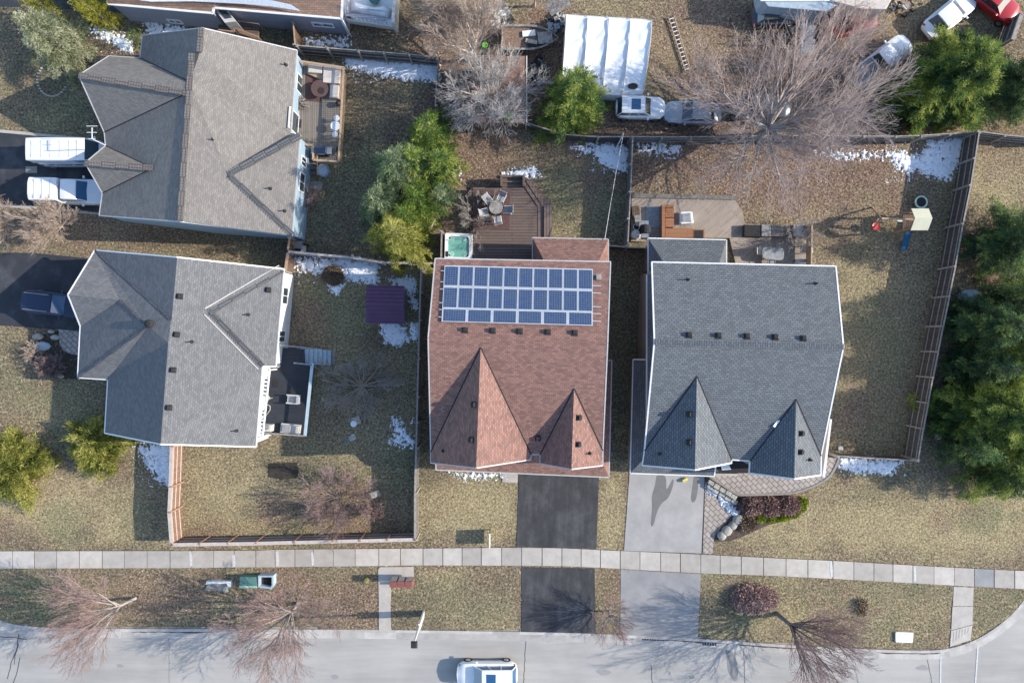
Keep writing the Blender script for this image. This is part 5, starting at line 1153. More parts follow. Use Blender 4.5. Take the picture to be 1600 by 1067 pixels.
hd = Vector((b.x, b.y - .35, 5.15)); MB().mat(M['dark']).loft([[hd + Vector((x, y, 0)) for x, y in ((-.24, -.3), (.24, -.3), (.24, .22), (-.24, .22))], [hd + Vector((x * .7, y * .7, .22)) for x, y in ((-.24, -.3), (.24, -.3), (.24, .22), (-.24, .22))]]).build('lamp_head', LP, bevel=.02)
TR = thing('utility_box', 'green utility cabinet on the verge', 'utility box', W(388, 910, 0))
MB().mat(M['box_green']).prism(P2([(374, 901), (400, 901), (401, 916), (374, 916.5)], .7), 0, .7).build('body', TR, bevel=.03); MB().mat(M['green_pl']).prism(P2([(374, 915), (400, 915), (400, 918.5), (374, 918.5)], .75), .6, .74).build('lid', TR)
OB = thing('open_bin', 'open grey-green bin holding dark debris beside the green cabinet', 'bin', W(415, 909, 0))
q = P2([(403, 899), (427, 899), (427, 915), (424, 920), (403, 917)], .7); iq = [tuple(v) for v in inset(q, .12)]
MB().mat(M['bluegrey']).loft([[Vector((*p, 0)) for p in q], [Vector((*p, .7)) for p in q], [Vector((*p, .7)) for p in iq], [Vector((*p, .15)) for p in iq]], cap=False).build('body', OB); MB().mat(M['soil']).prism(iq, .1, .3).build('contents', OB)
WS = thing('concrete_bench', 'low white L-shaped concrete edging with a slab standing for its dark shadow on the verge', 'edging', W(341, 916, 0))
MB().mat(M['tub']).prism(P2([(322, 908), (360, 908), (360, 917), (356, 917), (354, 911.5), (325, 912), (322, 913)], .35), 0, .35).build('edge', WS); MB().mat(M['pad']).prism(P2([(325, 912), (353, 911.5), (352, 920), (346, 924), (318, 923)], .2), 0, .1).build('slab', WS)  # the slab is the edging's flat dark shadow, built as stone
MB().mat(M['rock']).lathe(W(353, 920, 0), [(.22, 0), (.24, .12), (.12, .22)], 8).build('stone', WS)
SG = thing('yard_sign', 'white real estate sign seen edge-on in the red house lawn', 'sign', W(766, 838, 0)); p = W(766, 838, 0)
MB().mat(M['white']).box((p.x, p.y, .75), (.05, 1.0, 1.0)).build('board', SG); MB().mat(M['tan_wood']).box((p.x, p.y + .55, .65), (.09, .09, 1.3)).build('post', SG); MB().mat(M['white']).beam((p.x, p.y + .6, 1.3), (p.x, p.y - .5, 1.3), .09, .07).build('arm', SG)
tag(MB().mat(M['tub']).prism(rr(P2([(1398, 986), (1426, 987), (1425, 1003), (1398, 1002)]), .12), 0, .12).build('utility_cover', bevel=.02), 'white rounded utility cover lying in the verge grass', 'cover')
tag(MB().mat(M['yellow']).lathe(W(574, 905, 0), [(.1, 0), (.2, .12), (.2, .25), (.1, .36)], 12).build('hydrant_marker', smooth=True), 'small yellow-green marker dome in the verge grass', 'marker')
tag(MB().mat(M['yellow']).box(W(1070, 749.5, .15), (.42, .22, .2), rz=.5).build('toy_block', bevel=.03), 'yellow block left on the concrete driveway', 'box')
BT = thing('planter_tray', 'small pale slab with a round dark bowl on the lawn', 'tray', W(556, 659, 0))
MB().mat(M['rock']).box(W(556.5, 657, .06), (.65, .6, .12), rz=.3).build('slab', BT, bevel=.02); MB().mat(M['tub']).lathe(W(553.5, 661.5, .0), [(.2, 0), (.25, .2), (.25, .24), (.15, .24)], 14).build('bowl', BT)
tag(MB().mat(M['rock']).box(W(550.5, 683.5, .05), (.55, .45, .12), rz=.5).build('flat_stone', bevel=.03), 'flat pale stone south of the small bowl slab', 'stone')
tag(MB().mat(M['box_green']).box(W(540, 690, .05), (.35, .2, .12), rz=.4).build('green_scoop', bevel=.03), 'small green plastic piece in the lawn by the flat stone', 'toy')
MB_ = MB().mat(M['dark'])
DN = [(1003, 993), (1012, 994), (1026, 996), (1040, 998), (1098, 1004), (1107, 1005), (1116, 1006)]
# boulders and edging by the paver walk
for (x, y, a, b, lb) in ((1152, 811, .62, .38, 'pale boulder nearest the snow on the paver steps'), (1144, 820, .5, .34, 'pale boulder between the upper and lowest boulders of the bed'), (1135, 828, .62, .4, 'long pale boulder in the bed edge, second from the foot'), (1127, 836, .42, .38, 'lowest pale boulder of the bed edge by the paver strip')):
    mb = MB().mat(M['rock']); c = W(x, y, 0); rings = []
    for z, k in ((0, .9), (.15, 1.0), (.3, .85), (.4, .45)): rings.append([c + Vector((math.cos(t) * a * k * .8 * (1 + .18 * mn.noise(Vector((x, t * 1.3, z * 3)))), math.sin(t) * b * k * (1 + .18 * mn.noise(Vector((y, t, z)))), z)) for t in [i * math.pi / 6 for i in range(12)]])
    s0 = len(mb.v); mb.loft(rings); T = Matrix.Translation(c) @ Matrix.Rotation(R(38), 4, 'Z') @ Matrix.Translation(-c); mb.xf(T, s0); tag(mb.build('boulder', smooth=True), lb, 'boulder', 'boulders along the bed')
# raised paver patio with stone border
PA = thing('patio', 'raised herringbone paver patio with curved stone border before the slate house', 'patio', W(1200, 755, 0))
pp = [(1109, 744), (1116, 742), (1168, 738), (1230, 735), (1284, 713), (1311, 716), (1306, 730), (1297, 745), (1279, 757), (1252, 767), (1229, 772), (1161, 773), (1154, 774)]
q = P2(pp, .4); MB().mat(M['pavers']).prism(q, .3, .4).build('paving', PA); MB().mat(M['rock']).prism([tuple(v) for v in inset(q, .04)], 0, .3).build('retaining_wall', PA); EXCL.append(q)
mb = MB().mat(M['pad']); e = smooth_line(P2(pp[8:] , .43) , 1); e = P2([(1311, 716), (1306, 730), (1297, 745), (1279, 757), (1252, 767), (1229, 772), (1161, 773), (1154, 774), (1109, 745)], .43); e = smooth_line(e, 2)
for a, b in zip(e[:-1], e[1:]): mb.beam((*a, .41), (*b, .41), .16, .09)
mb.build('border', PA)
ST = thing('stone_steps', 'pale stone steps beside the paver patio, snow on them', 'steps', W(1130, 765, 0))
for k in range(2):
    A_, B_ = W(1106 - k * 1.5, 752 + k * 5, .3 - k * .12), W(1151 + k * 1.0, 779 + k * 7, .3 - k * .12)
    for q_ in range(5):
        p0, p1 = A_.lerp(B_, q_ / 5 + .01), A_.lerp(B_, (q_ + 1) / 5 - .01); o_ = Vector((rnd.uniform(-.04, .04), rnd.uniform(-.05, .05), rnd.uniform(-.02, .02))); MB().mat(M['rock']).beam(p0 + o_, p1 + o_, rnd.uniform(.3, .38), .2).build('step', ST, bevel=.03)
mb = None
# west bed stones by the landing
for i, (x, y, s_, lb) in enumerate(((60, 526, .35, 'pale round stone in the west bed by the driveway'), (87, 527, .3, 'white stone next to the round landing'), (68, 541, .5, 'flat bluish stone in the middle of the west bed'), (81, 518, .22, 'small pale stone at the driveway edge'), (96, 588, .2, 'small white stone at the foot of the west bed'))):
    mb = MB().mat(M['rock'] if i != 2 else M['bluegrey']); mb.lathe(W(x, y, 0), [(s_, 0), (s_ * 1.05, .1), (s_ * .6, .22)], 9, 1.2, .7); tag(mb.build('stone', smooth=True), lb, 'stone', 'stones in the west bed')
tag(MB().mat(M['rock']).box(W(568 + 18, 772, .12), (.8, .5, .3), rz=.3).build('stone_block', bevel=.08), 'whitish stone block beside the purple bare shrub', 'stone')
tag(MB().mat(M['pad']).box(W(49, 265.5, .03), (.88, .52, .03), rz=.02).build('driveway_plate'), 'pale rectangular plate set in the north driveway', 'plate')
tag(MB().mat(M['tub']).lathe(W(1312, 700, 0), [(.15, 0), (.2, .2), (.1, .4)], 9).build('white_bag'), 'small white bag lying on the lawn by the side bay', 'bag')
tag(MB().mat(M['bluegrey']).lathe(W(1512, 463, 0), [(.7, 0), (.75, .3), (.5, .5), (.1, .6)], 10, 1.3, .7).build('tarp_heap'), 'blue-grey tarp heap east of the long board fence', 'tarp')
tag(MB().mat(M['rock']).lathe(W(1464, 679, 0), [(.3, 0), (.32, .2), (.15, .35)], 8, .8, 1.2).build('grey_rock'), 'grey rock between the board fence and the dark conifers', 'rock')
# storm drain grates at the kerb
for x0, x1, y, lb in ((1004, 1045, 997, 'black slotted storm drain at the kerb west of the driveway corner'), (1098, 1120, 1004.5, 'black slotted storm drain east of the grey driveway apron')):
    t = thing('storm_drain', lb, 'drain', W((x0 + x1) / 2, y, -.1), 'kerb drains')
    MB().mat(M['dark']).prism(P2([(x0, y - 2.5), (x1, y - .8), (x1, y + 5), (x0, y + 3.5)]), -.13, -.098).build('pit', t)
    mb = MB().mat(M['metal'])
    n = int((x1 - x0) / 4)
    for k in range(n): a, b = W(x0 + 2 + k * 4, y - 2, -.09), W(x0 + 2 + k * 4, y + 4, -.09); MB().mat(M['metal']).beam(a, b, .05, .03).build('bar', t)
# service wire with its post
WR = thing('service_wire', 'thin service wire from the fence post to the red house corner', 'wire', W(974, 212, 0))
a = W(974, 209, 3.2); MB().mat(M['tub']).tube((a.x, a.y - .1, 0), a, .05, .045, 8).build('post', WR)
b = W(945, 374, 3.1); pts = [a.lerp(b, i / 10) - Vector((0, 0, .35 * math.sin(math.pi * i / 10))) for i in range(11)]; MB().mat(M['metal']).path(pts, .022, 5).build('wire', WR)
# ladder in the dry leaves
LD = thing('ladder', 'long aluminium ladder lying in the dry leaves', 'ladder', W(1062, 70, 0))
a0, a1 = W(1044.5, 27.5, .12), W(1071, 113, .12); b0, b1 = W(1053, 25, .12), W(1079, 110, .12)
for a, b in ((a0, a1), (b0, b1)): MB().mat(M['tan_wood']).beam(a, b, .06, .1).build('rail', LD)
for k in range(13): t = (k + .5) / 13; MB().mat(M['tub']).beam(a0.lerp(a1, t), b0.lerp(b1, t), .06, .04).build('rung', LD)
# play set
PS = thing('play_set', 'wooden play set with pale canopy, red swing and blue slide', 'play set', W(1420, 342, 0))
v = {k: W(*p) for k, p in dict(a=(1424, 326, 2.5), b=(1451, 326, 2.5), c=(1457, 341, 3.2), d=(1450, 360, 2.5), e=(1423, 360, 2.5), f=(1430, 341, 3.2)).items()}
mb = MB().mat(M['canvas']); 
for q in (('a', 'f', 'c', 'b'), ('f', 'e', 'd', 'c')):
    mb.loft([[v[k] - Vector((0, 0, .03)) for k in q], [v[k] for k in q]])
mb.build('canopy', PS)
for k in 'abde': p = v[k]; c_ = (v['a'] + v['d']) / 2; x = p.x + (c_.x - p.x) * .2; y = p.y + (c_.y - p.y) * .2; MB().mat(M['cedar']).box((x, y, 1.25), (.1, .1, 2.5)).build('post', PS)
q = [v[k] for k in 'abde']; c_ = sum(q, Vector()) / 4; MB().mat(M['fence_brown']).prism([(c_.x + (p.x - c_.x) * .85, c_.y + (p.y - c_.y) * .85) for p in q], 1.2, 1.28).build('platform', PS)
MB().mat(M['tan_wood']).beam(W(1377, 341.5, 2.2), W(1426, 343, 2.2), .12, .16).build('swing_beam', PS)
t_ = W(1377, 341.5, 2.2)
for x, y in ((1362, 324), (1362, 361)): MB().mat(M['cedar']).beam(t_, W(x, y, 0), .09, .09).build('leg', PS)
p = W(1386, 345, 2.2); MB().mat(M['red_pl']).lathe(Vector((p.x, p.y - .15, .55)), [(.25, 0), (.32, .1), (.3, .14), (.2, .1)], 16).build('swing_seat', PS)
MB().mat(M['metal']).tube((p.x, p.y - .1, .6), (p.x, p.y, 2.2), .012, .012, 5).build('chain', PS)
MB().mat(M['tub']).beam(W(1402, 345, .6), W(1411, 345.5, .6), .14, .04).build('swing_plank', PS)
pts = [W(1421, 357, 1.2), W(1418, 366, .95), W(1415, 376, .5), W(1412.5, 385, .2), W(1411.5, 391, .15)]
mb = MB().mat(M['blue_pl']); rings = []
for i, p in enumerate(pts):
    a = pts[max(0, i - 1)]; b = pts[min(len(pts) - 1, i + 1)]; d = (b - a).normalized(); s_ = Vector((-d.y, d.x, 0)).normalized()
    rings.append([p + s_ * -.24 + Vector((0, 0, .12)), p + s_ * -.2, p + s_ * .2, p + s_ * .24 + Vector((0, 0, .12)), p + s_ * .22 - Vector((0, 0, .05)), p - s_ * .22 - Vector((0, 0, .05))])
mb.loft(rings); mb.build('slide', PS)
for y in (333, 352): MB().mat(M['orange_wood']).beam(W(1419, y, .8), W(1425, y, 1.2), .5, .08).build('climbing_board', PS)
TT = thing('toddler_trampoline', 'small round trampoline with pale green rim beside the play set', 'trampoline', W(1439, 316, 0)); c = W(1439, 316, .35)
mb = MB().mat(M['green_pl']); n = 24; ro_, ri_ = .5, .38
mb.loft([[c + Vector((math.cos(t) * r_, math.sin(t) * r_, z)) for r_, z in ((ro_, 0), (ro_, .06), (ri_, .06), (ri_, 0))] for t in [i * 2 * math.pi / n for i in range(n + 1)]], cap=False); mb.build('rim', TT)
MB().mat(M['dark']).lathe(c, [(ri_, 0), (ri_, .02)], 24).build('mat', TT)
for k in range(5): a = k * 1.257; MB().mat(M['metal']).tube(c + Vector((.45 * math.cos(a), .45 * math.sin(a), 0)), c + Vector((.5 * math.cos(a), .5 * math.sin(a), -.35)), .02, .02, 5).build('leg', TT)
# ------------------------------------------------------------------ vehicles
def vehicle(px, py, ang, L_, w, h, body, label, cat='car', kind='suv', name='parked_car', glass='glass', group='vehicles', roofmat=None, rails=False, sunroof=False, z0=0.0, tint_body=None, mats=None):
    c = W(px, py, z0 + h * .55); c.z = z0; t = thing(name, label, cat, c, group); Mz = Matrix.Translation(c) @ Matrix.Rotation(ang, 4, 'Z')
    hw = w / 2; hl = L_ / 2
    K = dict(suv=dict(hood=.98, belt=.98, wf=.22, rf=.06, rr=-.40, wr=-.485, hoodz=.95), sedan=dict(hood=.8, belt=.84, wf=.20, rf=.02, rr=-.26, wr=-.38, hoodz=.78),
             van=dict(hood=1.1, belt=1.15, wf=.40, rf=.29, rr=-.47, wr=-.495, hoodz=1.05), hatch=dict(hood=.9, belt=.92, wf=.2, rf=.04, rr=-.38, wr=-.48, hoodz=.85),
             pickup=dict(hood=1.0, belt=1.05, wf=.22, rf=.12, rr=-.06, wr=-.11, hoodz=1.0))[kind]
    belt = K['belt']; B = M[body]
    # lower body
    rings = []
    for s_ in (-1, -.985, -.95, -.85, -.6, -.2, .2, .5, .72, .86, .95, .985, 1):
        x = s_ * hl; a = abs(s_); k = 1 - .12 * max(0, (a - .55) / .45) ** 2 - (.30 if a > .99 else .15 if a > .97 else .06 if a > .94 else 0)
        zt = belt
        if x > K['wf'] * L_: zt = belt - (belt - K['hoodz']) * .4 - (.16 if s_ > .94 else .05 if s_ > .85 else 0)
        if kind in ('sedan',) and s_ < -.8: zt = belt - .04 - (.1 if s_ < -.94 else 0)
        if a > .99: zt -= .12
        zb = .3 if a < .9 else .38
        hwk = hw * k
        rings.append([Vector((x, -hwk * .93, zb)), Vector((x, -hwk, zb + .18)), Vector((x, -hwk, zt - .22)), Vector((x, -hwk * .95, zt - .05)), Vector((x, -hwk * .82, zt)), Vector((x, 0, zt + .04)),
                      Vector((x, hwk * .82, zt)), Vector((x, hwk * .95, zt - .05)), Vector((x, hwk, zt - .22)), Vector((x, hwk, zb + .18)), Vector((x, hwk * .93, zb))])
    for rg in rings:
        for p in rg: a = abs(p.x) / hl; p.x -= math.copysign(.34 * (abs(p.y) / hw) ** 3 * max(0, (a - .72) / .28), p.x)
    mb = MB().mat(B); mb.loft(rings); mb.xf(Mz); bo = mb.build('body', t, smooth=True)
    bo.modifiers.new('edge', 'EDGE_SPLIT').split_angle = R(42)
    # greenhouse
    xf, xrf, xrr, xr = K['wf'] * L_, K['rf'] * L_, K['rr'] * L_, K['wr'] * L_
    bw, tw = hw * .90, hw * .77 if kind != 'van' else hw * .84
    def base(x, y): return Vector((x, y, belt - .02))
    def top(x, y): return Vector((x, y, h - .09))
    mb = MB().mat(M[glass])
    b_ = [base(xf, -bw * .86), base(xf, 0), base(xf, bw * .86), base(xr * .98, bw * .9), base(xr * .98, -bw * .9)]
    t_ = [top(xrf, -tw * .95), top(xrf, 0), top(xrf, tw * .95), top(xrr, tw * .93), top(xrr, -tw * .93)]
    mb.loft([b_, t_]); mb.xf(Mz); mb.build('windows', t)
    # painted roof
    mb = MB().mat(M[roofmat or body]); n = 8; rings = []
    for i in range(n + 1):
        u = i / n; x = xrr - .05 + (xrf + .13 - xrr) * u; e = 1.04 - .03 * (2 * u - 1) ** 4; zz = h - .01 - .035 * abs(2 * u - 1) ** 3
        rings.append([Vector((x, -tw * e, zz - .07)), Vector((x, -tw * e * .93, zz)), Vector((x, -tw * .4, zz + .035)), Vector((x, tw * .4, zz + .035)), Vector((x, tw * e * .93, zz)), Vector((x, tw * e, zz - .07))])
    mb.loft(rings); mb.xf(Mz); ro = mb.build('roof', t, smooth=True); ro.modifiers.new('edge', 'EDGE_SPLIT').split_angle = R(42)
    # pillars
    mb = MB().mat(B)
    prs = [(b_[0], t_[0]), (b_[2], t_[2]), (b_[3], t_[3]), (b_[4], t_[4])]
    for f in (.36, .68):
        for s_, i0, i1 in ((-1, 4, 0), (1, 3, 2)): prs.append((b_[i0].lerp(b_[i1], f), t_[i0].lerp(t_[i1], f)))
    for a, b in prs: mb = MB().mat(B); mb.beam(a, b, .06, .045); mb.xf(Mz); mb.build('pillar', t)
    if kind == 'van':
        for s_, i0, i1 in ((-1, 4, 0), (1, 3, 2)):
            q = [b_[i0], b_[i0].lerp(b_[i1], .72), t_[i0].lerp(t_[i1], .72), t_[i0]]; o_ = Vector((0, .012 * s_, 0)); mb = MB().mat(B); mb.poly([p + o_ for p in (q if s_ < 0 else q[::-1])]); mb.xf(Mz); mb.build('side_panel', t)
        mb = MB().mat(B); mb.poly([p + Vector((-.012, 0, 0)) for p in (b_[3], b_[4], t_[4], t_[3])]); mb.xf(Mz); mb.build('rear_panel', t)
    for s_ in (-1, 1):
        for x in (-.31 * L_, .315 * L_):
            mb = MB().mat(M['black']); mb.tube((x, s_ * (hw - .22), .34), (x, s_ * (hw + .005), .34), .34, .34, 20); mb.xf(Mz); wo_ = mb.build('tyre', t)
            mb = MB().mat(M['rim']); mb.tube((x, s_ * (hw - .02), .34), (x, s_ * (hw + .015), .34), .21, .2, 14); mb.xf(Mz); mb.build('rim', wo_)
        mb = MB().mat(B); mb.box((xf - .25, s_ * (hw + .09), belt + .06), (.14, .2, .13)); mb.xf(Mz); mb.build('wing_mirror', t, bevel=.02)
        mb = MB().mat(M['glass']); mb.box((hl * .88, s_ * hw * .66, K['hoodz'] - .2), (.16, .34, .12)); mb.xf(Mz); mb.build('headlight', t, bevel=.02)
        mb = MB().mat(M['p_red']); mb.box((-hl * .90, s_ * hw * .74, belt - .15), (.1, .24, .14)); mb.xf(Mz); mb.build('tail_light', t, bevel=.02)
        if rails: mb = MB().mat(M['metal']); mb.tube((xrr + .15, s_ * tw * .88, h + .04), (xrf - .1, s_ * tw * .88, h + .04), .03, .03, 6); mb.xf(Mz); mb.build('roof_rail', t)
    if sunroof: mb = MB().mat(M['glass_blue']); xc = xrf - .62; mb.box((xc, 0, h + .012), (.72, tw * 1.25, .03)); mb.xf(Mz); mb.build('sunroof', t, bevel=.01)
    if kind == 'pickup':
        mb = MB().mat(M[mats or 'dark']); mb.box((-hl * .62, 0, belt + .02), (L_ * .36, w * .84, .04)); mb.xf(Mz); mb.build('bed', t)
    return t, Mz
vehicle(761, 1055, R(180), 4.75, 1.9, 1.68, 'p_white', 'white car driving along the road with dark sunroof', kind='suv', name='car', glass='glass_blue', sunroof=True, z0=-.12)
t, Mz = vehicle(108, 238, 0, 5.6, 2.0, 2.1, 'p_white', 'tall white panel van nearest the antenna on the north driveway', 'van', kind='van', name='van')
for x in (-2.2, -1.5, -.8, -.1, .6, 1.2): mb = MB().mat(M['offwhite']); mb.beam((x, -.62, 2.11), (x, .62, 2.11), .05, .04); mb.xf(Mz); mb.build('roof_rib', t)
# worn lettering band on the van flank
mb = MB().mat(M['glass_blue'])
for k in range(9): mb.box((-1.9 + k * .36, -1.008, 1.25 + .03 * (-1) ** k), (.2 + .08 * (k % 3), .012, .22))
mb.xf(Mz); mb.build('side_lettering', t)
t, Mz = vehicle(112, 299, R(-1), 5.7, 1.95, 1.75, 'p_white', 'white pickup with a white bed cap parked below the panel van', 'pickup', kind='pickup', name='pickup_truck', glass='glass_blue', mats='p_white')
mb = MB().mat(M['p_white']); r_ = []
for x, k in ((-2.82, .9), (-2.75, 1), (-.72, 1), (-.66, .95)): r_.append([Vector((x, -.93 * k, 1.0)), Vector((x, -.86 * k, 1.72)), Vector((x, -.4, 1.82)), Vector((x, .4, 1.82)), Vector((x, .86 * k, 1.72)), Vector((x, .93 * k, 1.0))])
mb.loft(r_); mb.xf(Mz); bc = mb.build('bed_cap', t, bevel=.03)
for x in (-2.3, -1.7, -1.1): mb = MB().mat(M['offwhite']); mb.beam((x, -.7, 1.80), (x, .7, 1.80), .05, .07); mb.xf(Mz); mb.build('roof_rib', bc)
vehicle(82, 474.5, R(-6.5), 4.55, 1.85, 1.72, 'p_navy', 'navy car with silver roof rails on the dark west driveway', kind='suv', glass='glass_blue', rails=True)
vehicle(1001, 168, R(-1), 3.9, 1.7, 1.5, 'p_white', 'white hatchback with dark sunroof beside the white carport', kind='hatch', sunroof=True)
vehicle(1083, 176, R(178), 4.5, 1.75, 1.42, 'p_silver', 'silver sedan under bare branches next to the white hatchback', kind='sedan')
vehicle(1192, 166, 0, 4.5, 1.8, 1.6, 'p_dark', 'dark grey car mostly hidden beneath the big bare maple', kind='suv')
vehicle(1486, 22, R(39), 4.6, 1.8, 1.45, 'p_white', 'white sedan half hidden behind the large green conifer', kind='sedan')
vehicle(1556, 2, R(-38), 4.3, 1.8, 1.45, 'p_red', 'red car cut off by the top edge near the right corner', kind='hatch')
t, Mz = vehicle(1380, 95, R(38), 5.2, 1.9, 1.75, 'p_white', 'pale pickup with a dirty open bed between the maple and conifer', 'pickup', kind='pickup', name='pickup_truck', mats='scrap')
t, Mz = vehicle(1327, 36, R(12), 4.4, 1.8, 1.5, 'p_wred', 'faded red pickup below the long pale trailer', 'pickup', kind='pickup', name='pickup_truck', mats='p_wred')
vehicle(1210, 22, R(2), 3.6, 1.7, 1.4, 'p_dark', 'dark car in the shadow of the long trailer', kind='sedan')
M['leafpile'] = pm('leaf_pile', (.34, .24, .18), (.12, .08, .06), 9, .95, bump=1, bscale=20)
# boat hull full of leaves
BO = thing('boat', 'old open boat hull filled with brown leaves behind the red shed roof', 'boat', W(828, 66, 0)); c = W(828, 66, 0)
def hull(z, k, n=10):
    pts = []
    for i in range(n + 1): u = i / n; x = -2.2 + 4.4 * u; y = .95 * k * (1 - max(0, (u - .45) / .55) ** 2.2); pts.append(Vector((x * (.96 if k < 1 else 1), -y, z)))
    for i in range(n, -1, -1): u = i / n; x = -2.2 + 4.4 * u; y = .95 * k * (1 - max(0, (u - .45) / .55) ** 2.2); pts.append(Vector((x * (.96 if k < 1 else 1), y + .02, z)))
    return [c + p for p in pts]
mb = MB().mat(M['scrap']); mb.loft([hull(.1, .6), hull(.8, 1.0), hull(.84, 1.03), hull(.84, .86), hull(.4, .8)], cap=False); mb.build('hull', BO)
mb = MB().mat(M['leafpile']); mb.poly(hull(.6, .84)); mb.build('leaf_fill', BO)
MB().mat(M['scrap']).box(c + Vector((1.15, -.05, .86)), (1.1, .9, .05), rz=.1).build('bow_deck', BO); MB().mat(M['rock']).box(c + Vector((.1, -.3, .74)), (.9, .3, .1), rz=-.2).build('seat', BO); MB().mat(M['dark']).box(c + Vector((.4, -.55, .7)), (1.2, .3, .1), rz=.08).build('tarp_fold', BO)
MB().mat(M['tub']).box(c + Vector((-.1, .35, .7)), (1.0, .45, .08), rz=.1).build('deck_piece', BO)
# scrap heap, canoe, small things in the junk yard
def heap(px, py, rx, ry, h, n, mats_, label, name='scrap_heap', cat='scrap'):
    t = thing(name, label, cat, W(px, py, 0)); c = W(px, py, 0); r2 = random.Random(px)
    for m_ in mats_:
        mb = MB().mat(M[m_])
        for k in range(n):
            a = r2.uniform(0, 6.28); q = r2.random() ** .6; p = c + Vector((math.cos(a) * rx * q, math.sin(a) * ry * q, h * (1 - q) * r2.uniform(.5, 1) + .1))
            s_ = r2.uniform(.15, .5); Mx = Matrix.Rotation(r2.uniform(0, 3), 3, 'Z') @ Matrix.Rotation(r2.uniform(-.5, .5), 3, 'X')
            mb.box(p, (s_, s_ * r2.uniform(.3, 1), s_ * r2.uniform(.1, .5)), M=Mx)
        tag(mb.build('scrap', t), kind='stuff')
heap(776, 26, 1.15, 1.0, .8, 34, ('rock', 'scrap', 'tub'), 'round heap of whitish scrap under the bare tree tops')
heap(800, 98, 1.4, .4, .4, 12, ('scrap', 'dark', 'wood_grey'), 'thin row of debris between the boat and the rusty shed')
heap(840, 116, .7, 1.3, .5, 16, ('dark', 'scrap'), 'dark junk heap between the rusty shed and the hemlock')
heap(872, 38, .8, 1.0, .6, 16, ('bluegrey', 'dark', 'scrap'), 'junk pile of bluish and dark pieces west of the carport')
heap(1238, 30, 1.2, .8, .5, 22, ('scrap', 'dark', 'rock'), 'loose junk pile below the left half of the long trailer')
heap(1410, 14, .9, .6, .6, 10, ('tan_wood', 'rock', 'dark'), 'stack of pale logs at the right end of the trailer')
CN = thing('flatbed_trailer', 'narrow pale flatbed with a white box standing below the long trailer', 'trailer', W(1264, 50, 0)); 
MB().mat(M['bluegrey']).prism(P2([(1253, 22), (1274, 22), (1274, 86), (1252, 86)], .7), .5, .62).build('bed', CN); MB().mat(M['tub']).prism(P2([(1264, 40), (1275, 40), (1274, 55), (1264, 56)], 1.0), .62, 1.0).build('box', CN, bevel=.02)
MB().mat(M['bluegrey']).lathe(W(1267, 27, .62), [(.2, 0), (.24, .3), (.2, .35)], 12).build('bucket', CN)
for x, y in ((1253, 60), (1273, 60)): p = W(x, y, .3); MB().mat(M['black']).tube((p.x - .1, p.y, .3), (p.x + .1, p.y, .3), .3, .3, 14).build('tyre', CN)
for (x, y, lb) in ((758, 74, 'lime green bucket on the leaves west of the boat'), (795, 185, 'lime green bucket on the twigs below the rusty shed')):
    t = thing('bucket', lb, 'bucket', W(x, y, 0), 'lime buckets'); zz = 0 if y < 100 else 2.3; c = W(x, y, zz)
    MB().mat(M['lime']).lathe(c, [(.16, 0), (.21, .4), (.23, .42), (.17, .42), (.15, .36)], 14).build('shell', t); MB().mat(M['metal']).path([c + Vector((.2 * math.cos(a), 0, .4 + .2 * math.sin(a))) for a in (0, .8, 1.57, 2.3, 3.14)], .012, 5).build('handle', t)
t = thing('wheelbarrow', 'pale wheelbarrow beside the brown fence stub and blue wall', 'wheelbarrow', W(466, 382, 0)); c = W(468, 384, 0)
MB().mat(M['metal']).loft([[c + Vector((x * .7, y * .7, .3)) for x, y in ((-.4, -.3), (.4, -.3), (.4, .3), (-.4, .3))], [c + Vector((x, y, .6)) for x, y in ((-.4, -.3), (.4, -.3), (.4, .3), (-.4, .3))]]).build('tray', t)
for s_ in (-.25, .25): MB().mat(M['tan_wood']).beam(c + Vector((-.9, s_, .5)), c + Vector((.5, s_, .3)), .05, .05).build('handle', t)
MB().mat(M['black']).tube(c + Vector((.6, -.05, .2)), c + Vector((.6, .05, .2)), .2, .2, 14).build('tyre', t)
t = thing('pallet_gate', 'small pale slatted pallet leaning near the fence corner', 'pallet', W(474, 388, 0))
for k in range(4): MB().mat(M['offwhite']).beam(W(471 + k * 2.2, 384, .3), W(471 + k * 2.2, 393, .5), .08, .03).build('slat', t)
MB().mat(M['offwhite']).beam(W(470, 385, .28), W(479, 385, .28), .05, .05).build('crossbar', t)
tag(MB().mat(M['metal']).lathe(W(461.5, 403, 0), [(.2, 0), (.2, .5), (.14, .52), (.14, .4)], 14).build('rain_pot'), 'round metal pot in the fence corner beside the snow', 'pot')

